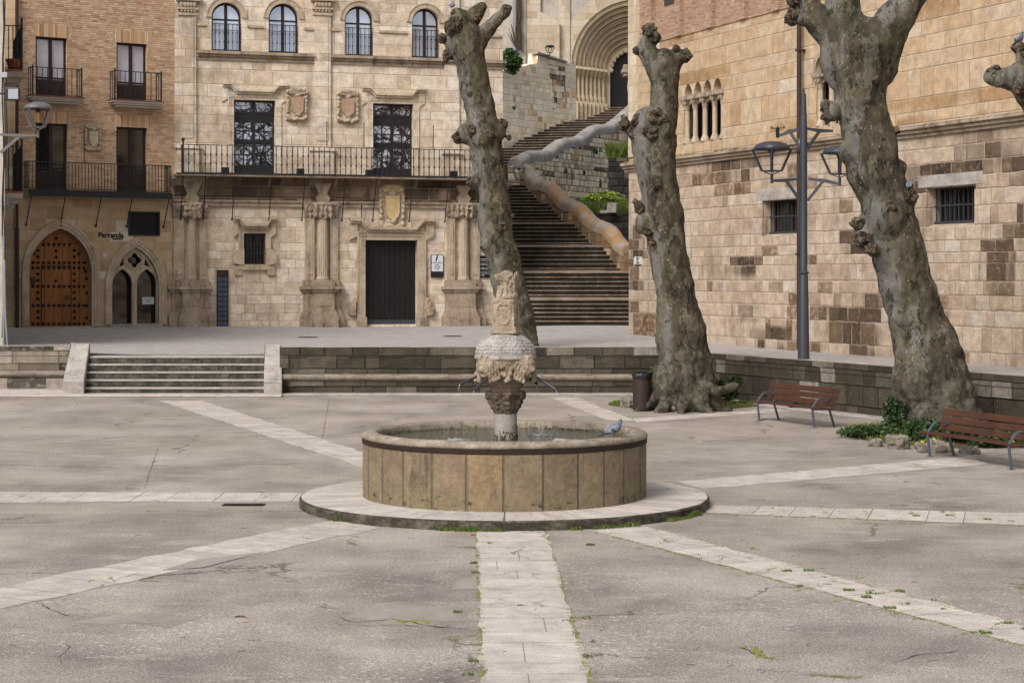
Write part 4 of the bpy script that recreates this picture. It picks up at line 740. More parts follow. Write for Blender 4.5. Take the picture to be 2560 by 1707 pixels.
# columns on pedestals along the ground floor
def column(uc, half, wl, wr):
    c = T(uc); z0 = PF.sz(uc, 816).y; zp = PF.sz(uc, 716).y; zbs = PF.sz(uc, 700).y; zk = PF.sz(uc, 545).y; zt = PF.sz(uc, 510).y
    k = T(uc + 1) - c
    L, Rr = c - wl * k, c + wr * k; h = half * k; f0 = c - 20 * k; f1 = c + 20 * k
    mb = MB()                                          # three-part pedestal that steps forward in the middle
    for a, b, o in ((L, Rr, .22), (c - 26 * k, c + 26 * k, .50)):
        mb.fbox(PF, a - .14, b + .14, z0 - .3, z0 + .40, -.02, o + .14); P = [(a - .13, z0 + .40), (b + .13, z0 + .40), (b, z0 + .70), (a, z0 + .70)]; mb.fprism(PF, P, -.02, o + .08)
        mb.fbox(PF, a, b, z0 + .70, zp - .22, -.02, o); mb.fbox(PF, a + .12, b - .12, z0 + .80, zp - .32, o, o + .02); mb.fbox(PF, a - .08, b + .08, zp - .22, zp - .12, -.02, o + .06); mb.fbox(PF, a - .16, b + .16, zp - .12, zp, -.02, o + .12)
        mb.fbox(PF, a - .03, b + .03, zp, zbs, -.02, o - .04)
    col = build(mb, 'column', M['carved_worn'], pal, bevel=.03)
    mb = MB()
    for a, b in ((L + .06, c - 19 * k), (c + 19 * k, Rr - .06)): mb.fbox(PF, a, b, zbs, zk, -.02, .14); mb.fbox(PF, a + .1, b - .08, zbs + .2, zk - .2, .14, .165)
    build(mb, 'side_pilaster', M['carved'], col, bevel=.012)
    ctr = PF.at(c, 0, .20); n = 48; mb = MB(); vs = []; prof = []
    for z, r in ((zbs, h * 1.18), (zbs + .07, h * 1.2), (zbs + .12, h * 1.02), (zbs + .16, h), (zk - .05, h * .88), (zk - .04, h * .97), (zk, h * .97)): prof.append((z, r))
    for z, r in prof:
        fl = zbs + .13 < z < zk - .045
        for i in range(n): a = 2 * math.pi * i / n; q = r * (1 - (.07 if fl and i % 3 == 0 else 0)); vs.append(ctr + Vector((q * math.cos(a), q * math.sin(a), z)))
    mb.add(vs, [(j * n + i, j * n + (i + 1) % n, (j + 1) * n + (i + 1) % n, (j + 1) * n + i) for j in range(len(prof) - 1) for i in range(n)]); build(mb, 'shaft', M['carved'], col)
    mb = MB(); rr = random.Random(int(uc))
    for a, b, o in ((L, Rr, .18), (c - 24 * k, c + 24 * k, .46)):
        mb.fbox(PF, a - .02, b + .02, zt - .06, zt + .03, -.02, o + .04); mb.fbox(PF, a + .06, b - .06, zk, zt - .06, -.02, o - .10)
        m = int((b - a) / .17)
        for row in (0, 1):
            for i in range(m): mb.ball(PF.at(a + (b - a) * (i + .5) / m, zk + .12 + row * .22, o - .06 + row * .03), (.075, .11, .15 + .05 * rr.random()), 7, 5)
    build(remesh(mb, .04, 1, lambda p: fbm(p, 8, 3) * .05), 'capital', M['carved_worn'], col, smooth=True, sharp=50)
    mb = MB(); zz = PF.sz(uc, 448).y                   # vase-like pilaster on the frieze
    vs = [(c - .20, zt + .04), (c + .20, zt + .04), (c + .28, zt + .22), (c + .16, zt + .40), (c + .18, zz - .55), (c + .36, zz - .16), (c + .40, zz - .02), (c - .40, zz - .02), (c - .36, zz - .16), (c - .18, zz - .55), (c - .16, zt + .40), (c - .28, zt + .22)]
    mb.fprism(PF, vs, -.02, .26); build(mb, 'frieze_bracket', M['carved_worn'], col, bevel=.03)
column(478, 11, 49, 42); column(804, 13.5, 46, 43); column(1155, 12, 43, 46)
# slate number panel, info signs
q = PF.pt(555, 745); pn = thing('tile_panel', 'tall narrow dark panel of slate blue tiles leaning on the palace wall', 'panel', PF.pt(555, 815)); r4 = pxr(PF, 541, 570, 675, 815); mb = MB(); mb.fbox(PF, *r4, .02, .12); build(mb, 'board', M['frame'], pn, bevel=.01)
mb = MB(); hh = (r4[3] - .28 - r4[2]) / 10
for j in range(10):
    for i in range(2): a = r4[0] + .04 + i * (r4[1] - r4[0] - .06) / 2; z = r4[2] + .02 + j * hh; mb.fbox(PF, a, a + (r4[1] - r4[0] - .06) / 2 - .02, z, z + hh - .035, .12, .14)
build(mb, 'tile', M['bluetile'], pn, bevel=.008)
r4 = pxr(PF, 1076, 1108, 637, 693); sg = thing('info_sign', 'white and black information sign with a large i beside the palace door', 'sign', PF.pt(1092, 693)); mb = MB(); mb.fbox(PF, *r4, .03, .08); build(mb, 'board', M['blackpanel'], sg, bevel=.008)
hz = r4[3] - r4[2]; mb = MB(); mb.fbox(PF, r4[0] + .03, r4[1] - .03, r4[3] - .36 * hz, r4[3] - .02, .08, .084); mb.fbox(PF, r4[0] + .03, r4[1] - .03, r4[3] - .74 * hz, r4[3] - .38 * hz, .08, .084); build(mb, 'white_panel', M['white'], sg)
cx_ = (r4[0] + r4[1]) / 2; mb = MB(); mb.add(*txt('i', .36, PF, cx_ - .05, r4[3] - .27 * hz, .086, .003, bold=.012, shear=.25))
mb.fbox(PF, cx_ - .13, cx_ - .04, r4[3] - .335 * hz, r4[3] - .32 * hz, .0845, .087); mb.fbox(PF, cx_ + .04, cx_ + .13, r4[3] - .335 * hz, r4[3] - .32 * hz, .0845, .087)
zc = r4[3] - .54 * hz
for i in range(16): a0, a1 = 2 * math.pi * i / 16, 2 * math.pi * (i + 1) / 16; mb.fprism(PF, [(cx_ + .055 * math.cos(a0), zc + .055 * math.sin(a0)), (cx_ + .085 * math.cos(a0), zc + .085 * math.sin(a0)), (cx_ + .085 * math.cos(a1), zc + .085 * math.sin(a1)), (cx_ + .055 * math.cos(a1), zc + .055 * math.sin(a1))], .0845, .087)
for i in range(12): a = 2 * math.pi * i / 12; t, z = cx_ + .12 * math.cos(a), zc + .12 * math.sin(a); mb.fbox(PF, t - .009, t + .009, z - .009, z + .009, .0845, .0865)
build(mb, 'lettering', M['ink'], sg)
r4 = pxr(PF, 1191, 1228, 639, 694); sg = thing('info_sign', 'black notice board with small white lines of text half hidden by the leaning tree', 'sign', PF.pt(1210, 694)); mb = MB(); mb.fbox(PF, *r4, .03, .07); build(mb, 'board', M['blackpanel'], sg, bevel=.006); mb = MB(); rr = random.Random(5)
for i in range(11):
    z = r4[3] - .14 - i * .058
    if i in (2, 5, 8): continue
    t = r4[0] + .08 + rr.random() * .04
    while t < r4[1] - .12: e = t + rr.uniform(.03, .10); mb.fbox(PF, t, min(e, r4[1] - .07), z - .008, z + .008, .07, .073); t = e + .02
a = r4[0] + .08; z = r4[2] + .09; mb.fbox(PF, a, a + .18, z - .006, z + .006, .07, .073); mb.fprism(PF, [(a + .18, z - .03), (a + .23, z), (a + .18, z + .03)], .07, .073); build(mb, 'lettering', M['white'], sg)

# ------------------------------------------------------------------ brick house with the gothic doorway
HF = Frame.vp(437, 71.7, 8300)
hs_ = thing('brick_house', 'buff brick house with french windows over a gothic stone ground floor', 'building', HF.pt(240, 816))
X = lambda u, v=400: HF.sz(u, v).x
h0, h1 = X(36), X(436); zj = HF.sz(240, 484).y
hw = [(89, 167.5, 94, 245), (291.4, 367, 109, 256), (89, 168.5, 309, 476), (291.4, 367, 319, 482)]; HW = [pxr(HF, *a) for a in hw]
mb = MB(); mb.wall(HF, rect(h0, h1, zj, 15.5), [rect(*a) for a in HW], .20); shell(mb, HF, h0, h1, zj, 15.5, 9); build(mb, 'brick_wall', M['brick'], hs_)
ad = pxr(HF, 71, 227, 571, 816); gt = pxr(HF, 278, 395, 618, 811); lv = pxr(HF, 318.6, 398, 529, 590)
zsp = HF.sz(149, 680).y; zsg = HF.sz(336, 716).y
dP = arc_point(ad[0], ad[1], ad[2], zsp, ad[3]); gP = arc_point(gt[0], gt[1], gt[2], zsg, gt[3])
mb = MB(); mb.wall(HF, rect(h0 - .05, X(427), .9, zj), [dP, gP, rect(*lv)], .30, .06); mb.fbox(HF, h0 - .05, X(427), zj - .14, zj - .002, -.05, .14); mb.fbox(HF, h0 - .05, h0, .9, zj, -2, .06); mb.fbox(HF, X(427), X(427) + .02, .9, zj, -2, .06); build(mb, 'stone_base', M['base'], hs_)
for P, sz_ in ((dP, ad), (gP, gt)):
    for k, (a, b, o) in enumerate(((0, .10, .10), (.10, .20, .135), (.20, .28, .16))):
        pa = arc_point(sz_[0] - a, sz_[1] + a, sz_[2], zsp if P is dP else zsg, sz_[3] + a * 1.25); pb = arc_point(sz_[0] - b, sz_[1] + b, sz_[2], zsp if P is dP else zsg, sz_[3] + b * 1.25); mb = MB() if k == 0 else mb
        ring(mb, HF, pa[1:] + [pa[0]], pb[1:] + [pb[0]], -.1, o, 0)
    build(mb, 'arch_moulding', M['carved'], hs_)
n = 7; mb = MB()                                       # oak door of planks clipped by the arch
def top_at(P, t):
    zz = [a[1] + (b[1] - a[1]) * (t - a[0]) / (b[0] - a[0]) for a, b in zip(P[1:], P[2:] + [P[0]]) if (a[0] - t) * (b[0] - t) <= 0 and abs(a[0] - b[0]) > 1e-6]
    return max(zz) if zz else P[1][1]
for i in range(n):
    a = ad[0] + (ad[1] - ad[0]) * i / n + .006; b = ad[0] + (ad[1] - ad[0]) * (i + 1) / n - .006; tt = [a + (b - a) * j / 6 for j in range(7)]
    mb.fprism(HF, [(a, ad[2]), (b, ad[2])] + [(t, top_at(dP, t) + .02) for t in tt[::-1]], -.30, -.22 - .012 * (i % 2))
dr = build(mb, 'door', M['oak'], hs_)
def stud(u, v):
    q = HF.sz(u, v); s = .075; mb = MB(); mb.add([HF.at(q.x - s, q.y, -.215), HF.at(q.x, q.y - s, -.215), HF.at(q.x + s, q.y, -.215), HF.at(q.x, q.y + s, -.215), HF.at(q.x, q.y, -.15)], [(0, 1, 4), (1, 2, 4), (2, 3, 4), (3, 0, 4)]); build(mb, 'stud', M['stud'], dr)
Z = lambda x, y: (x / 3.672, 400 + y / 3.672)
for y in (943, 990, 1160, 1335, 1505):
    for x in (322, 368, 418, 465, 515, 563, 610, 655, 702, 745, 790): stud(*Z(x, y))
for y in (775,):
    for x in (418, 465, 515, 563, 610, 660): stud(*Z(x, y))
for y in (830, 885, 1045, 1105, 1215, 1275, 1390, 1448):
    for x in (368, 702): stud(*Z(x, y))
for x, y in ((535, 718), (535, 835), (535, 892), (533, 1108), (330, 860), (745, 860), (800, 943), (806, 1022), (812, 1090), (815, 1220), (815, 1335), (815, 1448), (280, 1090), (270, 1215)): stud(*Z(x, y))
mb = MB(); a, b = HF.sz(*Z(395, 968)), HF.sz(*Z(675, 1520))
for t0, t1, z0, z1 in ((a.x, a.x + .03, b.y, a.y), (b.x - .03, b.x, b.y, a.y), (a.x, b.x, a.y - .03, a.y)): mb.fbox(HF, t0, t1, z0, z1, -.23, -.205)
build(mb, 'wicket_door', M['darkdoor'], dr); mb = MB(); q = HF.sz(*Z(628, 1265)); mb.tube([HF.at(q.x + .07 * math.sin(i / 4 * math.pi), q.y + .09 * math.cos(i / 4 * math.pi), -.16) for i in range(9)], .016, 6); build(mb, 'knocker', M['iron'], dr)
mb = MB(); mb.pbox(HF, 82, 91, 692, 711, -.22, -.15); build(mb, 'entry_panel', M['blackpanel'], dr)
# gothic twin-light window with quatrefoil
mb = MB(); vs = [HF.at(a, b, -.28) for a, b in gP]; mb.add(vs, tess_idx(vs, 0, False)); wn = build(mb, 'window', M['glass_dark'], hs_)
tr = MB(); m = (gt[0] + gt[1]) / 2; qz = HF.sz(338.5, 651).y; zl = HF.sz(338, 672).y; lan = []
for a, b in ((gt[0] + .02, m - .07), (m + .07, gt[1] - .02)): lan.append(arc_point(a, b, gt[2], HF.sz(310, 712).y, zl, 8))
qf = []; r_ = .20; dd = .155
for i in range(4):
    a0 = math.pi / 2 * i
    for j in range(9): b = a0 - math.pi / 2 * 1.05 + math.pi * 1.05 * j / 8; qf.append((m + dd * math.cos(a0) + .15 * math.cos(b), qz + dd * math.sin(a0) + .15 * math.sin(b)))
tri = [[(m - .62, zl + .06), (m - .40, zl + .14), (m - .44, zl + .42)], [(m + .40, zl + .14), (m + .62, zl + .06), (m + .44, zl + .42)]]
big = arc_point(gt[0] + .004, gt[1] - .004, gt[2] + .004, zsg, gt[3] - .004)
loops = [[Vector((p[0], p[1], 0)) for p in Lp] for Lp in [big] + lan + [qf] + tri]
lan2 = [[(p[0], max(p[1], gt[2] + .03)) for p in l] for l in lan]; tr.wall(HF, big, lan2 + [qf] + tri, .16, -.04)
for P in [qf]: tr.tube([HF.at(p[0], p[1], -.03) for p in P + [P[0]]], .035, 6)
for P in lan2: tr.tube([HF.at(p[0], p[1], -.03) for p in P[1:] + [P[0]]], .03, 6)
tr.tube([HF.at(m + .34 * math.cos(i / 24 * 2 * math.pi), qz + .34 * math.sin(i / 24 * 2 * math.pi), -.03) for i in range(25)], .03, 6); tr.tube([HF.at(m, gt[2], -.02), HF.at(m, gt[2] + .2, -.02), HF.at(m, zl - .9, -.02)], [.10, .07, .055], 10); build(tr, 'tracery', M['carved'], wn)
mb = MB(); mb.pbox(HF, 363, 392, 743, 761, -.27, -.262); pp = build(mb, 'notice', M['paper'], wn); mb = MB()
for k in range(3): mb.pbox(HF, 368 + k * 2, 386 - k * 3, 747.5 + k * 3.5, 748.7 + k * 3.5, -.262, -.259)
build(mb, 'notice_text', M['ink'], pp); mb = MB(); mb.fbox(HF, gt[0] - .1, gt[1] + .1, .9, gt[2], -.3, .20); build(mb, 'sill', M['coping'], hs_)
mb = MB(); mb.fbox(HF, *lv, -.28, -.18); t0, t1, z0, z1 = lv
for i in range(14): z = z0 + .05 + (z1 - z0 - .1) * i / 14; mb.fprism(HF, [(t0, z), (t1, z), (t1, z + .03), (t0, z + .03)], -.16, -.02)
for a in ((t0, t0 + .06, z0, z1), (t1 - .06, t1, z0, z1), (t0, t1, z0, z0 + .06), (t0, t1, z1 - .06, z1)): mb.fbox(HF, *a, -.2, .085)
build(mb, 'louvre_vent', M['louver'], hs_)
for a, g in zip(HW, ('glass_pale_sky', 'glass_pale_sky', 'glass_dark', 'glass_dark')):
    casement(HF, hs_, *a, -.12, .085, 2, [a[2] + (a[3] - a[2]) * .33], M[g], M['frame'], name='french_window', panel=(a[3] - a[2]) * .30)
    mb = MB(); mb.fprism(HF, [(a[0] - .04, a[3]), (a[1] + .04, a[3]), (a[1] + .12, a[3] + .46), (a[0] - .12, a[3] + .46)], -.1, .006); build(mb, 'brick_lintel', M['soldier'], hs_)
for i, (u0, u1, vs0, vs1, vr) in enumerate(((64, 199, 246, 261, 173), (269, 397, 256, 272, 182.5))):
    a = pxr(HF, u0, u1, vs0, vs1); mb = MB()
    for k, (ins, o) in enumerate(((0, .50), (.06, .46), (.14, .40))): h = (a[3] - a[2]) / 3; mb.fbox(HF, a[0] + ins, a[1] - ins, a[3] - h * (k + 1), a[3] - h * k, -.05, o)
    b = build(mb, 'balcony', M['plaster'], hs_, bevel=.03); mb = MB(); mb.fbox(HF, a[0] - .02, a[1] + .02, a[3], a[3] + .035, -.05, .52); build(mb, 'tile_edge', M['tile'], b)
    zr = HF.sz((u0 + u1) / 2, vr).y; mb = MB(); railing(mb, HF, a[0] + .1, a[1] - .1, a[3] + .06, zr, .46, .185, .011); 
    for t in (a[0] + .1, a[1] - .1): side_rail(mb, HF, t, a[3] + .06, zr, 0, .46, .18); mb.fbox(HF, t - .025, t + .025, a[3], zr + .06, .435, .485)
    build(mb, 'railing', M['iron'], b)
a = pxr(HF, 58, 416, 479, 494); mb = MB(); mb.fbox(HF, a[0], a[1], a[2], a[3], -.05, .55); b = build(mb, 'balcony', M['carved_worn'], hs_, bevel=.02); zr = HF.sz(240, 410).y
mb = MB(); railing(mb, HF, a[0] + .04, a[1] - .04, a[3] + .03, zr, .50, .125, .010)
for t in (a[0] + .04, a[1] - .04): side_rail(mb, HF, t, a[3] + .03, zr, 0, .5, .12)
mb.fbox(HF, a[0], a[1], a[2] - .02, a[3], .55, .575); build(mb, 'railing', M['iron'], b); mb = MB()
for u in (66, 151, 240, 317, 409): t = X(u, 490); p0 = HF.at(t, a[2], .52); p1 = HF.at(t - .04, a[2] - 1.05, .09); mb = MB(); mb.tube([p0, p1], .02, 6); mb.ball(p1, .05, 6, 5); build(mb, 'stay', M['iron'], b)
for u in (198, 279): t = X(u, 370); q = HF.at(t, zr, .5); top = HF.at(t, HF.sz(u, 332).y, .5); mb = MB(); mb.tube([q, top], .018, 6); mb.ball(top, .04, 6, 5); mb.tube([top - HF.d * .2 - Vector((0, 0, .08)), top], .014, 5); build(mb, 'pole', M['iron'], b)
q = HF.sz(231, 345); crest(HF, q.x, q.y, .64, .98, .02, 51, [M['carved'], M['carved'], M['carved']], hs_, name='carved_shield')
# shop lettering and house number
q = HF.sz(277, 594); t = tag(build((lambda m: (m.add(*txt('Parranda', .28, HF, q.x - .02, q.y, .065, .012, bold=.008)), m.fbox(HF, q.x + .04, q.x + .44, q.y - .075, q.y - .03, .06, .085), m)[-1])(MB()), 'shop_lettering', M['ink'], loc=HF.pt(277, 594)), 'dark brown shop name letters on the stone above the gothic window', 'sign')
q = HF.sz(261, 638); nb = thing('house_number', 'tiny white house number plaque between the gothic door and window', 'sign', HF.pt(261, 643)); mb = MB(); mb.fbox(HF, q.x - .06, q.x + .06, q.y - .07, q.y + .07, .055, .075); build(mb, 'tile', M['white'], nb); mb = MB(); mb.add(*txt('5', .11, HF, q.x, q.y - .04, .078, .002)); build(mb, 'digit', M['blueink'], nb)
mb = MB(); p = HF.pt(40.5, 400, .10)
for za, zb_, r in ((13.5, HF.sz(40, 570).y, .05), (HF.sz(40, 570).y, 1.3, .075)): mb.tube([(p.x, p.y, za), (p.x, p.y, zb_)], r, 10)
solo(mb, 'downpipe', M['pipe'], 'dark brown downpipe at the left corner of the brick house', 'pipe', (p.x, p.y, 1.3))

# ------------------------------------------------------------------ plastered house at the left edge
A0 = ((12 - UC) / F * 57, 57.0); A1 = ((37 - UC) / F * 67.2, 67.2); LF = Frame((A1[0], A1[1]), A0)   # side wall seen at a grazing angle
lh = thing('plastered_house', 'cream plastered house cut off by the left edge with black balconies', 'building', (A0[0], A0[1], 1.3)); mb = MB()
mb.prism([(A0[0], A0[1], .9), (-17.65, 64, .9), (-40, 64, .9), (-40, 57, .9)], [(A0[0], A0[1], 15), (-17.65, 64, 15), (-40, 64, 15), (-40, 57, 15)]); build(mb, 'wall', M['plaster'], lh)
mb = MB(); mb.box(-40, (37 - UC) / F * 68.2, 68.2, 76, .9, 15); mb.box((33.5 - UC) / F * 68.1, (37.5 - UC) / F * 68.1, 68.12, 68.3, zj, 15); solo(mb, 'ashlar_house', M['base'], 'narrow strip of cream ashlar house behind the left balconies beside the brown downpipe', 'building', (-18.2, 68.2, .9))
def left_balcony(v_rail, v_slab, v_under, tile):
    Y0, Y1 = 60.0, 64.0; xa = lambda Y: A0[0] - .325 * (Y - A0[1]); xo = lambda Y: (57 - UC) / F * Y0 - .325 * (Y - Y0)
    ux = xo(Y0); z1 = W(50, v_slab, Y0).z; z0 = W(50, v_under, Y0).z; zr = W(50, v_rail, Y0).z; xr = ux; mb = MB()
    for k in range(3):
        s = k / 3 * .55; e = (k + 1) / 3 * .55; za = z1 - .06 - (z1 - z0 - .06) * k / 3; zb_ = z1 - .06 - (z1 - z0 - .06) * (k + 1) / 3
        P = [(xa(Y0) - .3, Y0 + s), (xr - s, Y0 + s), (xo(Y1) - s, Y1 - s), (xa(Y1) - .3, Y1 - s)]; mb.prism([(x, y, zb_) for x, y in P], [(x, y, za) for x, y in P])
    b = build(mb, 'balcony', M['plaster'], lh); mb = MB(); P = [(xa(Y0) - .3, Y0 - .02), (xr + .02, Y0 - .02), (xo(Y1) + .02, Y1), (xa(Y1) - .3, Y1)]; mb.prism([(x, y, z1 - .06) for x, y in P], [(x, y, z1) for x, y in P]); build(mb, 'tile_edge', M['terracotta'], b)
    mb = MB(); n = 5; xs = [xa(Y0) + (xr - .05 - xa(Y0)) * i / n for i in range(n + 1)]
    for x in xs: mb.box(x - .012, x + .012, Y0 + .03, Y0 + .055, z1, zr); mb.ball((x, Y0 + .04, z1 + (zr - z1) * .5), .03, 6, 5)
    for i in range(26): y = Y0 + .04 + (Y1 - Y0 - .1) * i / 25; xq = xo(y); mb.box(xq - .06, xq - .04, y - .012, y + .012, z1, zr)
    for z in (z1 + .05, zr): mb.box(xs[0], xr - .04, Y0 + .03, Y0 + .06, z - .02, z + .01); mb.tube([(xr - .05, Y0 + .04, z), (xo(Y1) - .05, Y1, z)], .018, 4)
    mb.box(xr - .075, xr - .02, Y0 + .02, Y0 + .075, z1, zr + .1); mb.ball((xr - .05, Y0 + .05, zr + .17), (.045, .045, .08), 8, 6); build(mb, 'railing', M['iron'], b)
    return z1, Y0, xr
z1, Y0, xr = left_balcony(64, 174, 218, True); left_balcony(366, 478, 520, True)
mb = MB(); px = (34 - UC) / F * 60.45; mb.lathe((px, 60.45, z1), [(0, 0), (.16, 0), (.22, .30), (.25, .30), (.26, .36), (.22, .37), (.19, .33), (0, .31)], 20); solo(mb, 'flower_pot', M['terracotta'], 'terracotta flower pot on the upper left balcony', 'flower pot', (px, 60.45, z1), smooth=True, sharp=40)
px, Yp = (32 - UC) / F * 56.6, 56.6; q = W(32, 236, Yp); fl = thing('floodlight', 'square black floodlight with white lens mounted at the left edge above the wall lantern', 'floodlight', q); mb = MB(); mb.obox(q, Vector((.22, 0, 0)), Vector((0, .07, 0)), Vector((0, 0, .19))); build(mb, 'housing', M['blackpanel'], fl, bevel=.02); mb = MB(); mb.obox(q + Vector((.03, -.075, 0)), Vector((.15, 0, 0)), Vector((0, .008, 0)), Vector((0, 0, .15))); build(mb, 'lens', M['lens'], fl)
mb = MB(); mb.obox(q + Vector((-.28, .05, .02)), Vector((.12, 0, 0)), Vector((0, .02, 0)), Vector((0, 0, .03))); build(mb, 'bracket', M['iron'], fl)
mb = MB()
for k, (u, r) in enumerate(((7.5, .022), (10.5, .018))): x = (u - UC) / F * 56.9; mb.tube([(x + .03 * math.sin(j * 1.7 + k), 56.9, 12 - j * 1.05) for j in range(11)], r, 6)
mb.tube([W(8, 200, 56.8), W(14, 225, 56.7), W(18, 330, 56.7), W(13, 420, 56.8)], .02, 6); solo(mb, 'cable', M['cable'], 'black cables running down the corner of the left house', 'cable', (A0[0], 56.9, 1.3))
mb = MB(); x = (9 - UC) / F * 56.8; mb.tube([(x, 56.8, W(9, 590, 56.8).z), (x, 56.8, 1.2)], .035, 8); x = (15 - UC) / F * 56.7; mb.tube([(x - .06, 56.75, W(9, 650, 56.8).z), (x - .02, 56.7, 2.2), (x + .05, 56.7, 1.2)], .03, 8); solo(mb, 'conduit', M['greypipe'], 'grey conduit pipes at the foot of the left house corner', 'pipe', (x, 56.8, 1.2))
mb = MB(); q = W(11, 188, 56.8); mb.obox(q, Vector((.09, 0, 0)), Vector((0, .05, 0)), Vector((0, 0, .08))); solo(mb, 'junction_box', M['lens'], 'small white junction box below the upper left balcony', 'box', q, bevel=.01)
mb = MB(); q = W(15, 503, 60); mb.obox(q, Vector((.08, 0, 0)), Vector((0, .05, 0)), Vector((0, 0, .13))); solo(mb, 'junction_box', M['lens'], 'pale junction box just below the lower left balcony', 'box', q, bevel=.01)
# ------------------------------------------------------------------ right-hand palace (honey ashlar over patched blocks)
rb = thing('ashlar_palace', 'tall honey stone palace on the right with barred windows and a brick top storey', 'building', BF.pt(2000, 880))
B = lambda u, v=500: BF.sz(u, v).x
b0, b1 = B(1572), B(2560) + 9
zc0 = BF.sz(2126, 345).y; zbk = BF.sz(1820, 59).y
wn = [pxr(BF, 1905, 1998, 499, 590), pxr(BF, 2315, 2436, 467, 566)]
mb = MB(); mb.wall(BF, rect(b0, b1, .6, zc0), [rect(*a) for a in wn], .5); shell(mb, BF, b0, b1, .6, zc0, 12); build(mb, 'lower_wall', M['lower'], rb)
q0, q1 = B(1706, 300), B(1803, 300); zs_ = BF.sz(1755, 353).y; zcap = BF.sz(1755, 237).y; n = 4
def lights(t0, t1, zs, zcap, n, lift):
    w = (t1 - t0) / n; P = [(t0, zs), (t1, zs)]
    for i in range(n - 1, -1, -1):
        c = t0 + w * (i + .5); r = w * .40
        P += [(c + r * math.cos(math.pi * j / 8), zcap + lift + r * 1.5 * math.sin(math.pi * j / 8)) for j in range(9)]
    return P
p0, p1 = B(2037, 230), B(2103, 230); zs2 = BF.sz(2070, 312).y; zc2 = BF.sz(2070, 182).y
L1 = lights(q0, q1, zs_, zcap, 4, .04); L2 = lights(p0, p1, zs2, zc2, 2, .06)
mb = MB(); mb.wall(BF, rect(b0, b1, zc0 + .01, zbk), [L1, L2], .30, -.04); shell(mb, BF, b0, b1, zc0, zbk, 12); build(mb, 'upper_wall', M['honey'], rb)
mb = MB(); mb.fbox(BF, b0 + .65, b1, zbk + .005, 17, -.6, -.10); bk_ = build(mb, 'brick_storey', M['brick2'], rb); mb = MB()
for u in (1619, 1690, 1768, 1850, 1933, 2020): t = B(u, 40); mb.fbox(BF, t, t + .38, zbk + .004, 17, -.10, .06)
build(mb, 'brick_rib', M['brick2'], bk_); mb = MB(); mb.fbox(BF, b0 - .02, b0 + .66, zc0 + .3, 17, -.7, .02); build(mb, 'corner_quoin', M['churchstone'], rb)
mb = MB(); mb.pbox(BF, 1655, 1682, -10, 12, -.2, -.08); build(mb, 'attic_window', M['glass_dark'], bk_)
mb = MB()
for z0, z1, o in ((-.22, -.12, .08), (-.12, -.02, .16), (-.02, .06, .24)): mb.fbox(BF, b0 - .25, b1, zc0 + z0, zc0 + z1, -.3, o)
mb.fprism(BF, [(b0 - .25, zc0 + .06), (b1, zc0 + .06), (b1, zc0 + .10), (b0 - .25, zc0 + .10)], -.1, .22); co = build(mb, 'cornice', M['carved_worn'], rb, bevel=.02)
mm = MB(); r5 = random.Random(4)
for i in range(420):
    t = r5.uniform(b0, B(2130)); 
    if noise.noise(Vector((t * .7, 3, 1))) < -.1: continue
    mm.ball(BF.at(t, zc0 + .10, r5.uniform(-.02, .2)), (r5.uniform(.03, .09), r5.uniform(.03, .07), r5.uniform(.012, .03)), 6, 4)
build(mm, 'moss', M['moss'], co)
for a in wn:
    mb = MB(); mb.fbox(BF, a[0] - .35, a[1] + .35, a[3] + .02, a[3] + .34, -.05, .012); build(mb, 'lintel', M['coping'], rb, bevel=.01); mb = MB(); mb.fprism(BF, [(a[0], a[2]), (a[1], a[2]), (a[1], a[2] + .10), (a[0], a[2] + .10)], -.48, -.30); mb.prism([BF.at(a[0], a[2], -.02), BF.at(a[1], a[2], -.02), BF.at(a[1], a[2] + .01, -.02), BF.at(a[0], a[2] + .01, -.02)], [BF.at(a[0], a[2], -.42), BF.at(a[1], a[2], -.42), BF.at(a[1], a[2] + .12, -.42), BF.at(a[0], a[2] + .12, -.42)]); build(mb, 'sill', M['carved'], rb)
    w = casement(BF, rb, a[0], a[1], a[2] + .1, a[3], -.44, .06, 2, [], M['glass_dark'], M['frame']); mb = MB(); z0 = a[2] + .06
    for i in range(11): t = a[0] + (a[1] - a[0]) * (i + .3) / 10.6; mb.fbox(BF, t - .013, t + .013, z0, a[3], -.30, -.274)
    mb.fbox(BF, a[0], a[1], z0, z0 + .09, -.32, -.25); z = z0 + (a[3] - z0) * .52; mb.fbox(BF, a[0], a[1], z - .018, z + .018, -.31, -.262); build(mb, 'window_grille', M['lampgrey'], rb)
def lights_fit(t0, t1, zs, zcap, n, name):
    w = (t1 - t0) / n; mb = MB(); mb.fbox(BF, t0 - .1, t1 + .1, zs - .3, zcap + 1.2, -.6, -.345); wd_ = build(mb, name, M['dark'], rb)
    for i in range(n + 1):
        t = t0 + w * i + (.10 if i == 0 else (-.10 if i == n else 0)); base = BF.at(t, 0, -.14); mb = MB(); mb.lathe(base, [(0, zs), (.15, zs), (.15, zs + .08), (.105, zs + .16), (.088, zs + .22), (.085, zcap - .44), (.10, zcap - .42), (0, zcap - .42)], 14); c = build(mb, 'colonnette', M['carved'], wd_, smooth=True, sharp=35); mb = MB()
        mb.lathe(base, [(0, zcap - .42), (.095, zcap - .42), (.12, zcap - .25), (.20, zcap - .08), (0, zcap - .08)], 14); mb.fbox(BF, t - .24, t + .24, zcap - .08, zcap + .05, -.38, .06)
        for k in range(6): a = k / 6 * 2 * math.pi; mb.ball(base + Vector((.15 * math.cos(a), .15 * math.sin(a), zcap - .18)), (.05, .05, .07), 7, 5)
        build(mb, 'capital', M['carved_worn'], c, smooth=True, sharp=35)
    return wd_
lights_fit(q0, q1, zs_, zcap, 4, 'window'); lights_fit(p0, p1, zs2, zc2, 2, 'window')
mb = MB(); w = (p1 - p0) / 2
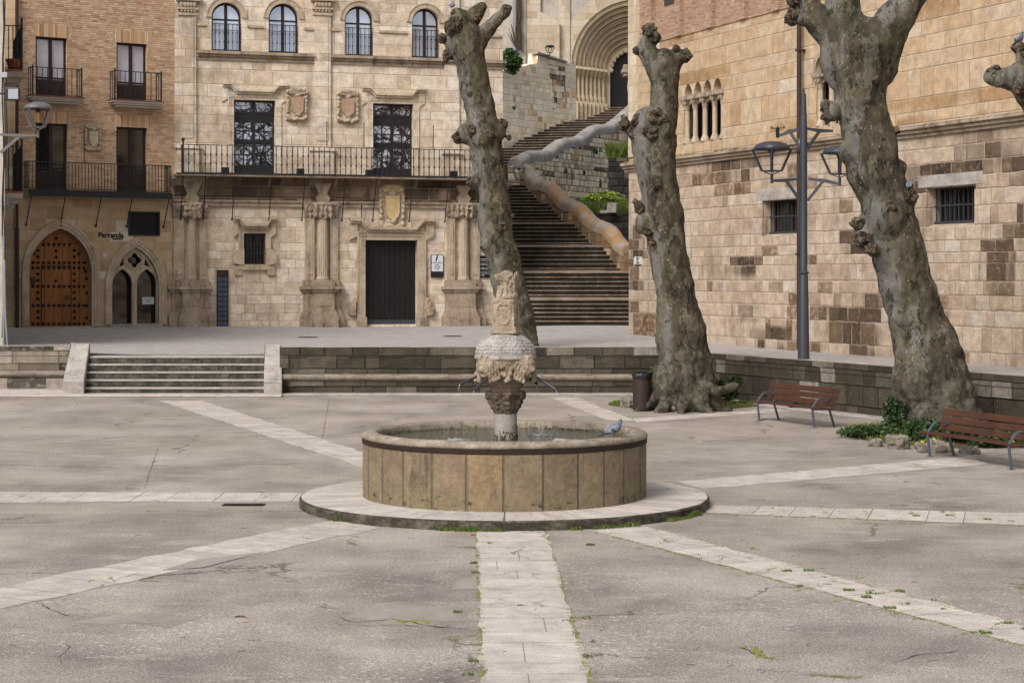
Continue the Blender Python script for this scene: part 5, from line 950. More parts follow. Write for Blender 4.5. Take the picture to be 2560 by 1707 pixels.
for i in range(2):
    c = p0 + w * (i + .5); A1_ = [(c + w * .40 * math.cos(math.pi * j / 12), zc2 + .06 + w * .6 * math.sin(math.pi * j / 12)) for j in range(13)]; A2_ = [(c + w * .56 * math.cos(math.pi * j / 12), zc2 + .06 + w * .80 * math.sin(math.pi * j / 12)) for j in range(13)]; ring(mb, BF, A1_, A2_, -.05, .04, 0)
build(mb, 'arch_moulding', M['carved_worn'], rb)
mb = MB(); t = B(2008, 300); mb.tube([BF.at(t, 16.5, .14), BF.at(t, 1.2, .14)], .07, 10)
for z in (4, 7, 10): mb.fbox(BF, t - .1, t + .1, z, z + .05, -.02, .22)
solo(mb, 'downpipe', M['pipe'], 'long dark brown downpipe on the right palace behind the street lamp', 'pipe', BF.at(t, 1.2, .14))
q = BF.sz(1597, 651); pq = thing('street_plaque', 'small white tile plaque with the street name by the corner of the right palace', 'sign', BF.pt(1597, 661)); a = pxr(BF, 1587, 1606, 642, 661); mb = MB(); mb.fbox(BF, *a, .0, .035); build(mb, 'tile', M['plaqueground'], pq); mb = MB(); m = (a[0] + a[1]) / 2; hh = a[3] - a[2]
for s, k in (('PLAZA DE', .70), ('SAN', .40), ('MARTIN', .10)): mb.add(*txt(s, hh * .27, BF, m, a[2] + hh * k, .038, .002, bold=.004, sx=.72 if s == 'PLAZA DE' else 1.0))
build(mb, 'lettering', M['blueink'], pq)
# corbel and short return of the cornice at the corner
mb = MB(); q = BF.at(b0 - .28, 0, -.35)
for z0, z1, r in ((0, .12, .30), (.12, .26, .36), (.26, .42, .30)): z = W(1560, 200, 68).z; mb.box(q.x - r - .1, q.x + .35, q.y - r, q.y + r, z + z0, z + z1)
mb.ball((q.x, q.y, z - .35), (.26, .26, .45), 12, 8); build(mb, 'corbel', M['carved_worn'], rb, bevel=.02)
# ------------------------------------------------------------------ great staircase
ks = [(73.0, -1.90), (75.7, -.934), (78.4, .15), (81.1, 1.26), (83.8, 2.318), (86.5, 3.31), (89.2, 4.27)]
xr = [6.0, 6.0, 4.86, 3.80, 2.64, 1.58, .57]
gs = thing('great_staircase', 'long worn dark stone staircase climbing between the two palaces', 'staircase', (3, 73, 1.46))
ri = MB(); no = MB(); rj = random.Random(8)
def step(P, z0, z1, nosing=.036, up_back=0):                       # P: plan quad front-left, front-right, back-right, back-left
    P = [Vector((p[0], p[1], 0)) for p in P]; f = (P[1] - P[0]).normalized(); n_ = Vector((f.y, -f.x, 0)) * .035; up = lambda p, z: p + Vector((0, 0, z))
    ri.box8([up(p, z0) for p in P] + [up(p, z1 - nosing) for p in P]); k = 6; a, b, c, d = P[0] + n_, P[1] + n_, P[2], P[3]
    for i in range(k): 
        s0, s1 = i / k, (i + 1) / k; dz = rj.uniform(-.008, .004); no.box8([up(p, z1 - nosing + .0005) for p in (a.lerp(b, s0), a.lerp(b, s1), d.lerp(c, s1), d.lerp(c, s0))] + [up(p, z1 + dz + e_) for p, e_ in ((a.lerp(b, s0), 0), (a.lerp(b, s1), 0), (d.lerp(c, s1), up_back), (d.lerp(c, s0), up_back))])
for k in range(6):
    (Y0, c0), (Y1, c1) = ks[k], ks[k + 1]; z0 = H + c0; z1 = H + c1
    for j in range(6):
        y = Y0 + .33 * j; xe = xr[k] + (xr[k + 1] - xr[k]) * (y - Y0) / (Y1 - Y0) + .3; zt_ = z0 + (z1 - z0) * (j + 1) / 6; yb = y + .40 if j < 5 else Y1 + .1
        xl_ = -.32 if y < 76.2 else -5
        step([(xl_, y), (xe, y), (xe, yb), (xl_, yb)], zt_ - .3 if k else max(.9, zt_ - .3), zt_, .036, (0, .09, .10, .10, .08, .05)[min(5, k + 1)] if j == 5 else 0)
lv_ = [(465, 1200), (372, 1250), (371, 1257), (366, 1293), (341, 1318), (335, 1353), (313, 1379), (302, 1437), (291, 1490), (271, 1536), (260, 1545)]
def uleft(v):
    for (v0, u0), (v1, u1) in zip(lv_, lv_[1:]):
        if v1 <= v <= v0: return u0 + (u1 - u0) * (v0 - v) / (v0 - v1)
    return lv_[-1][1]
NS = 29; e_ = Vector((1, -.22, 0)).normalized()
for i in range(NS):
    Y = 89.4 + (104 - 89.4) * i / NS; c = 4.27 + (9.27 - 4.27) * (i + 1) / NS; v = VH - c * F / Y; u = uleft(v); xl_ = (u - UC) / F * Y - .3
    ur = 1300 + (1600 - 1300) * min(1, i / (NS - 3)); xe = max((ur - 34 - UC) / F * Y, xl_ + 1.2); yy = lambda x: Y - .0 - (x - xl_) * .16
    last = 1.2 if i == NS - 1 else .60
    step([(xl_, Y), (xe, yy(xe)), (xe, yy(xe) + last), (xl_, Y + last)], H + c - .5, H + c)
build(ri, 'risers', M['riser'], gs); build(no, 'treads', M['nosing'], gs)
# parapets with half-round copings
rq = random.Random(5)
def parapet(name, label, pts, zb, mat, cmat, th, r):
    t = thing(name, label, 'parapet wall', (pts[0].x, pts[0].y, zb)); n = len(pts); wv = MB()
    P = []
    for a, b in zip(pts, pts[1:]):
        m = max(2, int((b - a).length / .5)); P += [a.lerp(b, i / m) for i in range(m)]
    P.append(pts[-1])
    d = (pts[-1] - pts[0]); d.z = 0; d.normalize(); s = Vector((-d.y, d.x, 0)) * th / 2
    for a, b in zip(P, P[1:]):
        da = Vector((0, 0, -.05)); wv.box8([Vector((a.x, a.y, zb)) - s, Vector((b.x, b.y, zb)) - s, Vector((b.x, b.y, zb)) + s, Vector((a.x, a.y, zb)) + s, a + da - s, b + da - s, b + da + s, a + da + s])
    build(wv, 'wall', mat, t); cm = MB(); Q = [p + Vector((noise.noise(p * 1.3) * .02, 0, noise.noise(p * 1.7 + Vector((9, 0, 0))) * .02)) for p in P]
    for _ in range(1): Q = [Q[0]] + [(Q[i - 1] + Q[i] * 2 + Q[i + 1]) / 4 for i in range(1, len(Q) - 1)] + [Q[-1]]
    hw = th / 2 + .03; su = s.normalized()
    for i in range(0, len(Q) - 1, 3):                  # cut blocks with rounded tops and open joints
        seg_ = Q[i:i + 4]; n2 = []
        for a, b in zip(seg_, seg_[1:]): n2 += [a.lerp(b, j / 4) for j in range(4)]
        n2.append(seg_[-1]); g_ = (n2[-1] - n2[0]).normalized() * .012; n2[0] = n2[0] + g_; n2[-1] = n2[-1] - g_; m = 11; lft = rq.uniform(-.02, .02); vs = []
        for p in n2:
            prof = [(-hw, -.22)] + [(-hw * math.cos(math.pi * k / (m - 3)), r * math.sin(math.pi * k / (m - 3)) ** .8) for k in range(m - 2)] + [(hw, -.22)]
            for x, z in prof: q = p + su * x + Vector((0, 0, z + lft)); vs.append(q + Vector((noise.noise(q * 3) * .025, noise.noise(q * 3 + Vector((7, 0, 0))) * .025, fbm(q, 3.5, 3) * .03)))
        n_ = len(n2); cm.add(vs, [(j * m + k, j * m + (k + 1) % m, (j + 1) * m + (k + 1) % m, (j + 1) * m + k) for j in range(n_ - 1) for k in range(m)] + [tuple(range(m)), tuple(range((n_ - 1) * m, n_ * m))])
    build(cm, 'coping', cmat, t, smooth=True, sharp=45)
    return t
def yl(u):
    tab = [(1200, 93.5), (1310, 89.2), (1366, 86.5), (1428, 83.8), (1500, 81.1), (1570, 78.4), (1640, 76)]
    for (a, b), (c, d) in zip(tab, tab[1:]):
        if a <= u <= c: return b + (d - b) * (u - a) / (c - a)
LP = [(1576, 632), (1559, 624), (1523, 574), (1488, 568), (1447, 521), (1418, 518), (1379, 471), (1346, 467), (1327, 436), (1312, 428), (1290, 408)]
parapet('stair_parapet', 'lower staircase parapet with orange lichened wavy rounded coping', [W(u, v - 3, yl(u)) for u, v in LP], 1.2, M['stairwall'], M['lichen'], .62, .26)
UP = [(1286, 410), (1305, 398), (1317, 391), (1356, 390), (1403, 357), (1439, 356), (1482, 323), (1518, 323), (1557, 291), (1590, 262)]
parapet('stair_parapet', 'upper staircase parapet with grey wavy coping over a tall mossy rubble wall', [W(u, v + 2, 89 + (u - 1286) / 280 * 12) for u, v in UP], 1.2, M['retain'], M['lichen_grey'], .70, .28)
# walled garden between parapets and palace
gd_ = thing('retaining_wall', 'low black mould stained garden wall beside the stair parapet', 'retaining wall', W(1520, 640, 83)); mb = MB(); z = W(1500, 534, 83).z; x0, x1 = (1462 - UC) / F * 83, (1640 - UC) / F * 83; mb.box(x0, x1, 83, 83.5, 1, z); build(mb, 'wall', M['black'], gd_); mb = MB(); mb.box((1500 - UC) / F * 83, (1540 - UC) / F * 83, 82.95, 83.5, z + .002, z + .14); build(mb, 'cap_stone', M['coping'], gd_, bevel=.02)
mb = MB(); x0 = (1522 - UC) / F * 88; x1 = (1640 - UC) / F * 88; z2 = W(1540, 395, 88).z; mb.box(x0, x1, 88, 88.5, 1, z2); solo(mb, 'retaining_wall', M['black'], 'tall black soiled rubble wall behind the garden beside the right palace', 'retaining wall', (x0, 88, 1))
mb = MB(); mb.quad((3.15, 83.3, z - .03), (x1 + 2, 83.3, z - .03), (x1 + 2, 91, z + .45), (.75, 91, z + .45)); struct(mb, 'garden_soil', M['soil'])
mb = MB(); q = W(1530, 520, 82.6); mb.obox(q, Vector((.21, 0, 0)), Vector((.03, .10, 0)), Vector((.02, 0, .22))); solo(mb, 'stone_slab', M['coping'], 'upright pale stone slab standing in the garden grass', 'stone', q, bevel=.03)
def blades(mb, r, x0, x1, y0, y1, zf, n, h, w=.012, test=None):
    for _ in range(n):
        x, y = r.uniform(x0, x1), r.uniform(y0, y1)
        if test and not test(x, y): continue
        z = zf(x, y); a = r.uniform(0, 6.28); hh = h * r.uniform(.5, 1.3); ww = w * r.uniform(.7, 1.5); d = Vector((math.cos(a), math.sin(a), 0)); l = Vector((r.uniform(-.5, .5), r.uniform(-.5, .5), 0)) * hh; p = Vector((x, y, z))
        mb.add([p - d * ww, p + d * ww, p + l * .4 + d * ww * .7 + Vector((0, 0, hh * .6)), p + l + Vector((0, 0, hh))], [(0, 1, 2), (0, 2, 3)])
def leaves(mb, r, c, rad, n, size, flat_=.5):
    c = Vector(c); rad = Vector(rad)
    for _ in range(n):
        while True:
            q = Vector((r.uniform(-1, 1), r.uniform(-1, 1), r.uniform(-1, 1)))
            if .2 < q.length < 1: break
        p = c + Vector((q.x * rad.x, q.y * rad.y, q.z * rad.z)); a = Vector((r.gauss(0, 1), r.gauss(0, 1), r.gauss(0, flat_))).normalized(); b = a.cross(Vector((r.gauss(0, 1), r.gauss(0, 1), r.gauss(0, 1)))).normalized(); s = size * r.uniform(.6, 1.3)
        mb.add([p - a * s, p + b * s * .55, p + a * s, p - b * s * .55], [(0, 1, 2, 3)])
rv = random.Random(77)
mb = MB(); blades(mb, rv, .5, x1 + .5, 83.4, 88.5, lambda x, y: z - .03 + (y - 83.3) * .06, 5200, .5, .03, lambda x, y: x > 3.3 - (y - 83.3) * .36); go = struct(mb, 'garden_grass', M['grass'], 'stuff')
mb = MB(); blades(mb, rv, (1525 - UC) / F * 88.2, (1600 - UC) / F * 88.2, 88.1, 89.5, lambda x, y: z2 - .05, 900, .7, .03); struct(mb, 'garden_grass', M['grass'], 'stuff')
def bush(name, label, cat, c, rad, n, size, mat, group=None, stem=True):
    t = thing(name, label, cat, (c[0], c[1], c[2] - rad[2]), group); mb = MB()
    for k in range(7): q = Vector((rv.uniform(-.6, .6) * rad[0], rv.uniform(-.6, .6) * rad[1], rv.uniform(-.5, .6) * rad[2])); leaves(mb, rv, Vector(c) + q, Vector(rad) * .5, n // 7, size)
    build(mb, 'foliage', M[mat], t)
    if stem:
        mb = MB()
        for k in range(5): mb.tube([Vector((c[0], c[1], c[2] - rad[2])), Vector(c) + Vector((rv.uniform(-.5, .5) * rad[0], 0, rv.uniform(0, .5) * rad[2]))], [.03, .01], 5)
        build(mb, 'stem', M['stem'], t)
    return t
bush('shrub', 'yellow green flowering shrub in the garden above the black wall', 'shrub', W(1528, 500, 86), (1.1, .7, .45), 900, .085, 'yel_shrub'); bush('shrub', 'smaller yellow green shrub at the left end of the garden grass', 'shrub', W(1480, 505, 86), (.7, .5, .35), 420, .08, 'yel_shrub')
for u, v, Y, ru, rv_, lb, mt in ((1490, 381, 91.0, 8, 9, 'bushy weed hanging from the tall rubble wall under the upper coping', 'shrub'), (1414, 427, 89.6, 4, 9, 'dark weed tuft hanging in the middle of the tall rubble wall', 'ivy'), (1461, 431, 91, 2.6, 7, 'thin weed hanging in the tall rubble wall left of the drip stain', 'ivy'), (1501, 455, 86.8, 3, 16, 'trailing creeper hanging down the joint by the black wall', 'ivy'), (1345, 422, 88.6, 5, 3, 'little yellowish tuft on the rubble wall beside the parapet lamp', 'moss'), (1285, 271, 95.5, 4, 6, 'small tuft on the pale rubble wall above the upper steps', 'shrub'), (1562, 302, 99, 9, 16, 'green bush beside the end of the upper coping', 'shrub'), (1564, 617, 79, 3, 5, 'small weed at the foot of the lichened coping', 'moss')):
    k = Y / F; bush('wall_weed', lb, 'plant', W(u, v, Y), (ru * k, .18, rv_ * k), 120, .06, mt, 'weeds growing from the walls', stem=False)
bush('wall_shrub', 'large dark green shrub growing on top of the pale rubble wall by the palace corner', 'shrub', W(1284, 154, 95.2), (.78, .6, .72), 2200, .085, 'shrub')

# ------------------------------------------------------------------ church on the hill
RF = Frame(((1257 - UC) / F * 95.8, 95.8), ((1437 - UC) / F * 101.5, 101.5)); rw = thing('rubble_wall', 'pale rubble retaining wall left of the upper stairs', 'wall', RF.pt(1350, 340)); mb = MB()
poly = [RF.sz(*p) for p in ((1215, 520), (1440, 500), (1440, 160), (1412, 158), (1345, 133), (1343, 158), (1312, 166), (1290, 168), (1215, 190))]; mb.fprism(RF, poly, -.6, 0); build(mb, 'wall', M['rubble'], rw)
mb = MB(); mb.fprism(RF, [RF.sz(*p) for p in ((1366, 142), (1412, 159), (1412, 235), (1398, 262), (1380, 275), (1378, 210), (1372, 175))], -.02, .03); build(mb, 'stained_patch', M['retain'], rw); mb = MB(); mb.fprism(RF, [RF.sz(*p) for p in ((1341, 130), (1414, 154), (1414, 158), (1341, 135))], -.3, .12); build(mb, 'coping', M['coping'], rw)
CF = Frame.vp(1425, 105, 45000); ch = thing('church', 'limestone church front with a deep many ringed arched portal above the stairs', 'church', CF.pt(1500, 271)); K = lambda u, v=165: CF.sz(u, v).x
zsp = CF.sz(1470, 166).y; t0 = K(1428); tc = K(1594); R0 = tc - t0; zf = CF.sz(1520, 275).y
hole = arc_round(t0, 2 * tc - t0, zf - 4, zsp + R0 * 1.0, 24); mb = MB(); mb.wall(CF, rect(K(1312), K(1800), zf - 8, zsp + 9), [hole], .2); build(mb, 'wall', M['plaster'], ch)
mb = MB(); inn = arc_round(t0, 2 * tc - t0, zf - 4, zsp + R0, 24); out = arc_round(t0 - .75, 2 * tc - t0 + .75, zf - 4, zsp + R0 + .75, 24); ring(mb, CF, inn[2:], out[2:], -.1, .04, 0); mb.fbox(CF, t0 - .75, t0, zf - 4, zsp, -.1, .04); pt_ = build(mb, 'arch_ring', M['churchstone'], ch)
NO = 8; dr_ = R0 * .58 / NO
for i in range(NO):
    ra, rb_ = R0 - dr_ * i, R0 - dr_ * (i + 1); o1 = -.05 - .24 * i; o0 = o1 - .34; mb = MB(); A1_ = [(tc + ra * math.cos(math.pi * j / 28), zsp + ra * math.sin(math.pi * j / 28)) for j in range(29)]; A2_ = [(tc + rb_ * math.cos(math.pi * j / 28), zsp + rb_ * math.sin(math.pi * j / 28)) for j in range(29)]
    ring(mb, CF, A2_, A1_, o0, o1 - .05, 0)
    for sg in (-1, 1): mb.fbox(CF, min(tc + sg * ra, tc + sg * rb_), max(tc + sg * ra, tc + sg * rb_), zf - 4, zsp - .12, o0 - .2, o1 - .14)
    ob = build(mb, 'archivolt', M['portal'], ch); mb = MB(); rm = (ra + rb_) / 2
    for rr_, w_ in ((ra - dr_ * .28, dr_ * .27), (ra - dr_ * .72, dr_ * .16)): mb.tube([CF.at(tc + rr_ * math.cos(math.pi * j / 28), zsp + rr_ * math.sin(math.pi * j / 28), o1 - .06) for j in range(29)], w_, 8)
    if i in (3,): 
        for j in range(60): a = math.pi * j / 60; mb.ball(CF.at(tc + rm * math.cos(a), zsp + rm * math.sin(a), o1), .07, 6, 4)
    build(mb, 'roll_moulding', M['portal'], ob, smooth=True); mb = MB(); zb_ = CF.sz(1470, 240).y
    for sg in (-1, 1): mb = MB(); p = CF.at(tc + sg * rm, 0, o1 + .0); mb.lathe(p, [(0, zb_ - .3), (.19, zb_ - .3), (.19, zb_), (.13, zb_ + .1), (.12, zsp - .55), (.16, zsp - .5), (.21, zsp - .16), (.0, zsp - .16)], 12); mb.fbox(CF, tc + sg * rm - .24, tc + sg * rm + .24, zsp - .16, zsp, o0, o1 + .2); mb.fbox(CF, tc + sg * rm - .24, tc + sg * rm + .24, zf - 4, zb_ - .3, o0, o1 + .22); build(mb, 'jamb_column', M['portal'], ob, smooth=True, sharp=35)
rin = R0 - dr_ * NO; mb = MB(); P = arc_round(tc - rin - .1, tc + rin + .1, zf - 1, zsp + rin + .1, 16); vs = [CF.at(a, b, -2.35) for a, b in P]; mb.add(vs, tess_idx(vs, 0, False)); build(mb, 'door', M['darkdoor'], ch)
mb = MB()
L0 = [(tc + rin * 1.05 * math.cos(math.pi * i / 28), zsp + rin * 1.05 * math.sin(math.pi * i / 28)) for i in range(29)]; L1_ = [(tc + rin * (.74 + .05 * math.cos(i * math.pi / 1.75)) * math.cos(math.pi * i / 28), zsp + rin * .74 * math.sin(math.pi * i / 28)) for i in range(29)]; ring(mb, CF, L1_, L0, -2.3, -2.05, 0); mb.fbox(CF, tc - rin * 1.05, tc - rin * .78, zf - 4, zsp, -2.3, -2.05)
for i in range(13): a = math.pi * i / 12; mb.ball(CF.at(tc + rin * .74 * math.cos(a), zsp + rin * .74 * math.sin(a), -2.1), (.15, .12, .15), 10, 6)
build(mb, 'lobed_arch', M['portal'], ch)
mb = MB(); mb.fprism(CF, [CF.sz(*p) for p in ((1349, 420), (1396, 420), (1396, 58), (1350, 33))], -.1, .45); build(mb, 'buttress', M['churchstone'], ch); mb = MB(); mb.pbox(CF, 1312, 1350, -60, 400, -.1, .22); mb.pbox(CF, 1396, 1424, -60, 400, -.1, .12); build(mb, 'corner_strip', M['churchstone'], ch)
mb = MB(); mb.box((1180 - UC) / F * 104, (1314 - UC) / F * 104, 104.4, 112, 2, 22); solo(mb, 'plastered_house', M['plaster'], 'grey plastered house wall between the pale palace and the church', 'building', W(1280, 300, 104)); mb = MB(); mb.tube([W(1288, -60, 104.2), W(1287, 160, 104.2)], .11, 10); solo(mb, 'downpipe', M['greypipe'], 'pale grey downpipe behind the shrub on the rubble wall', 'pipe', W(1287, 160, 104.2))
mb = MB(); rr = random.Random(3)
for k in range(26):
    u = 1294 + rr.uniform(-3, 7); v = rr.uniform(-40, 60); mb.tube([W(u, v, 104.15), W(u + rr.uniform(-4, 4), v + 30, 104.1), W(u + rr.uniform(-5, 5), v + 70, 104.15)], [.05, .06, .04], 5)
for k in range(8): mb.tube([W(1290, 120, 104.1), W(1290 + rr.uniform(-22, -4), 60 + rr.uniform(0, 40), 104.1)], [.03, .015], 5)
solo(mb, 'creeper', M['stem'], 'bare brown creeper stems climbing beside the grey downpipe', 'plant', W(1292, 160, 104.1))
mb = MB(); mb.box((1240 - UC) / F * 112, (1800 - UC) / F * 112, 112, 112.4, 0, 26)
# ------------------------------------------------------------------ fountain
fo = thing('fountain', 'round stone fountain basin with a carved bulb, lion and water spouts', 'fountain', (CX, CY, 0)); FC = Vector((CX, CY, 0))
def polar(co, n):
    d = co - FC; r = math.hypot(d.x, d.y); a = math.atan2(d.x, -d.y)
    return (a * 2.1, co.z) if abs(n.z) < .75 else (r * .3 + 5, a * 2.55)
mb = MB(); RP = 3.02; seg = 144; prof = [(0.2, .14), (2.9, .14), (2.99, .136), (3.02, .115), (3.02, -.05)]
for r, z in prof:
    for k in range(seg): a = 2 * math.pi * k / seg; j = noise.noise(Vector((math.cos(a) * 9, math.sin(a) * 9, r))) * .02 if r > 2.9 else 0; mb.v.append(FC + Vector(((r + j) * math.cos(a), (r + j) * math.sin(a), z)))
for i in range(len(prof) - 1):
    for k in range(seg): mb.f.append([i * seg + k, i * seg + (k + 1) % seg, (i + 1) * seg + (k + 1) % seg, (i + 1) * seg + k]); mb.mi.append(0 if i < 2 else 1)
mb.uv = polar; build(mb, 'platform', [M['platform'], M['curb']], fo, smooth=True, sharp=30)
mb = MB(); mb.lathe(FC, [(1.84, .13), (2.095, .13), (2.095, .92), (2.06, .935), (1.84, .935), (1.84, .13)], 96); mb.uv = polar; build(mb, 'basin_wall', M['basin'], fo, smooth=True, sharp=30)
mb = MB(); mb.lathe(FC, [(2.05, .93), (2.108, .93), (2.108, .992), (2.05, .992)], 96); mb.uv = polar; build(mb, 'iron_band', M['rust'], fo, smooth=True, sharp=30)
rp = [(1.86, .90), (1.87, 1.05), (1.90, 1.085), (1.95, 1.093), (2.03, 1.09), (2.09, 1.065), (2.115, 1.03), (2.105, 1.0), (2.07, .985)]; mb = MB(); seg = 160
for r, z in rp:
    for k in range(seg): a = 2 * math.pi * k / seg; j = noise.noise(Vector((math.cos(a) * 6, math.sin(a) * 6, z * 3))) * .008; mb.v.append(FC + Vector(((r + j) * math.cos(a), (r + j) * math.sin(a), z + j)))
for i in range(len(rp) - 1):
    for k in range(seg): mb.f.append([i * seg + k, i * seg + (k + 1) % seg, (i + 1) * seg + (k + 1) % seg, (i + 1) * seg + k]); mb.mi.append(0)
mb.uv = polar; build(mb, 'rim', M['rim'], fo, smooth=True)
mb = MB(); mb.lathe(FC, [(.0, .972), (1.865, .972)], 64); wt = build(mb, 'water', M['water'], fo, smooth=True)
mb = MB(); r6 = random.Random(6)
for k in range(2600): a = r6.uniform(0, 6.28); zz = .972 + abs(r6.gauss(0, .02)) * (.4 + abs(math.sin(a * 2.3 + 1)) * 1.4); rr_ = 1.862 - r6.random() * .012; p = FC + Vector((rr_ * math.cos(a), rr_ * math.sin(a), zz)); s = r6.uniform(.003, .008); mb.add([p + Vector((-s, 0, 0)), p + Vector((0, 0, s)), p + Vector((s, 0, 0)), p - Vector((0, 0, s))], [(0, 1, 2, 3)])
build(mb, 'waterline_moss', M['darkmoss'], fo)
FX = W(1264, 800, CY).x; AX = Vector((FX, CY, 0)); px = 27.85 / F; fz_ = lambda v: H - (v - VH) * px
mb = MB(); mb.lathe(AX, [(.17, .9), (.17, fz_(1075)), (.168, fz_(1031))], 28); build(mb, 'column', M['column'], fo, smooth=True)
mb = MB(); rw_ = random.Random(12)
for k in range(260): a = rw_.uniform(0, 6.28); p = AX + Vector((.173 * math.cos(a), .173 * math.sin(a), .975 + abs(rw_.gauss(0, .03)) * (1.6 + math.sin(a + 2)))); mb.ball(p, rw_.uniform(.006, .014), 5, 4)
build(mb, 'moss', M['darkmoss'], fo)
mb = MB(); mb.lathe(AX, [(0, fz_(1033)), (.172, fz_(1033)), (.20, fz_(1022)), (.225, fz_(1008)), (.265, fz_(995)), (.30, fz_(984)), (.305, fz_(980)), (.24, fz_(977)), (0, fz_(977))], 24); rk = random.Random(9)
for k in range(8):
    a = 2 * math.pi * k / 8 + .2
    for (r_, v, s) in ((.27, 990, .055), (.235, 1004, .045), (.215, 1016, .035), (.29, 983, .04)): mb.ball(AX + Vector((r_ * .97 * math.cos(a + rk.uniform(-.1, .1)), r_ * .97 * math.sin(a), fz_(v))), (s * .95, s * .95, s), 9, 6)
g = remesh(mb, .011, 2, lambda p: fbm(p, 22, 2) * .008); build(g, 'capital', M['wetstone'], fo, smooth=True)
mb = MB(); mb.lathe(AX, [(0, fz_(980)), (.20, fz_(980)), (.215, fz_(972)), (.27, fz_(962)), (.36, fz_(945)), (.40, fz_(925)), (.43, fz_(905)), (.44, fz_(893)), (.455, fz_(890)), (.0, fz_(890))], 40)
hd = []
for a in (-2.05, -1.05, .05, 1.05, 2.1, 3.1):          # six masks round the bulb, angle from the right-hand side
    pass
for a in (R(228), R(318), R(48), R(138)):
    d = Vector((math.cos(a), math.sin(a), 0)); s = Vector((-d.y, d.x, 0)); c = AX + d * .37 + Vector((0, 0, fz_(918))); hd.append((a, c, d, s))
    c = c + d * .02 + Vector((0, 0, .02))
    mb.ball(c, (.155, .155, .19), 14, 10); mb.ball(c + d * .115 - Vector((0, 0, .035)), (.065, .065, .055), 10, 7); mb.ball(c + d * .115 + Vector((0, 0, .025)), (.022, .022, .05), 8, 6); mb.ball(c + d * .075 - Vector((0, 0, .11)), (.06, .06, .055), 9, 6)
    for q in (-1, 1): mb.ball(c + d * .10 + s * q * .05 + Vector((0, 0, .055)), (.034, .034, .02), 8, 5); mb.ball(c + d * .085 + s * q * .06 - Vector((0, 0, .02)), (.035, .035, .035), 8, 5)
    for q in (-1, 1):                                  # wavy locks parted over the brow
        for j in range(4):
            L = []
            for i in range(11):
                f = i / 10; x = .02 + (.085 + .032 * j) * math.sin(min(1, f * 1.6) * math.pi / 2) + .012 * math.sin(i * 1.9 + j); L.append(c + s * q * x + Vector((0, 0, .155 + .02 * j - .37 * f ** 1.2)) + d * (.10 - .028 * j - .04 * f))
            mb.tube(L, [.020] * 10 + [.026], 7)
            mb.ball(L[-1], .032, 8, 6)
for a0 in (R(273), R(3), R(93), R(183)):              # fruit swags between the masks
    for i in range(13):
        t = (i - 6) / 6; a = a0 + t * .22; r_ = .40 + .03 * (1 - t * t); v = 905 + 40 * (1 - t * t) + rk.uniform(-6, 6)
        mb.ball(AX + Vector((r_ * math.cos(a), r_ * math.sin(a), fz_(v))), rk.uniform(.028, .046), 9, 6)
pit_ = []
for a, c, d, s in hd:
    o_ = Vector()
    for q in (-1, 1): pit_.append((c + o_ + d * .125 + s * q * .048 + Vector((0, 0, .028)), .024, .03))
    pit_.append((c + o_ + d * .13 - Vector((0, 0, .078)), .022, .03))
def bulb_disp(p):
    h = fbm(p, 30, 2) * .006
    for e, r_, dp in pit_:
        q = (p - e).length_squared
        if q < .006: h -= dp * math.exp(-q / (r_ * r_))
    return h
g = remesh(mb, .0085, 1, bulb_disp); build(g, 'carved_bulb', M['sculpt'], fo, smooth=True)
cz = fz_(893); mb = MB(); nA, nT = 300, 70; m_ = 30
mb.lathe(AX, [(0, cz - .02), (.455, cz - .02), (.462, cz + .0), (.458, cz + .03), (.444, cz + .045), (.43, cz + .05)], 72)
def scale_h(u, v):
    best = -.25
    for j in (math.floor(v) - 1, math.floor(v)):       # the upper row overlaps the lower one
        x = (u - .5 * (j % 2)) % 1 - .5; y = v - j
        if y <= .62 + math.sqrt(max(0, .25 - x * x)) * .9: return .1 + .65 * y - 1.3 * x * x
    return best
vs = []
for i in range(nT + 1):
    t = i / nT
    for k in range(nA):
        a = 2 * math.pi * k / nA; ph = t * math.pi / 2 * .86; r_ = .447 * math.cos(ph) ** .9; z_ = cz + .045 + .315 * math.sin(ph) / math.sin(math.pi / 2 * .86); wp = Vector((math.cos(a) * 3, math.sin(a) * 3, t * 5)); d_ = scale_h(k / nA * m_ + .35 * noise.noise(wp), (1 - t) * 8.5 + .01 + .35 * noise.noise(wp + Vector((9, 9, 0)))) * .014; p = Vector((math.cos(a) * r_, math.sin(a) * r_, z_)); nn = Vector((math.cos(a) * math.cos(ph), math.sin(a) * math.cos(ph), math.sin(ph)))
        q = p + nn * (d_ + fbm(p, 24, 3) * .005 - max(0, noise.noise(p * 17) - .45) * .05); vs.append(AX + q)
mb.add(vs, [(i * nA + k, i * nA + (k + 1) % nA, (i + 1) * nA + (k + 1) % nA, (i + 1) * nA + k) for i in range(nT) for k in range(nA)] + [tuple(range(nT * nA, nT * nA + nA))])
build(mb, 'scaled_dome', M['sculptpale'], fo, smooth=True, sharp=40)
zt0, zt1 = fz_(830), fz_(752); q = Quaternion((0, 0, 1), R(-14)); pc = AX + Vector((.012, 0, 0)); mb = MB()
def pq_(x, y, z): return pc + q @ Vector((x, y, 0)) + Vector((0, 0, z))
def frus(mb, w0, w1, z0, z1, d0=None, d1=None):
    d0 = d0 or w0; d1 = d1 or w1; mb.box8([pq_(-w0, -d0, z0), pq_(w0, -d0, z0), pq_(w0, d0, z0), pq_(-w0, d0, z0), pq_(-w1, -d1, z1), pq_(w1, -d1, z1), pq_(w1, d1, z1), pq_(-w1, d1, z1)])
frus(mb, .205, .172, zt0 - .02, zt0 + .075); frus(mb, .160, .150, zt0 + .06, zt1); frus(mb, .165, .168, zt1 - .035, zt1 + .02)
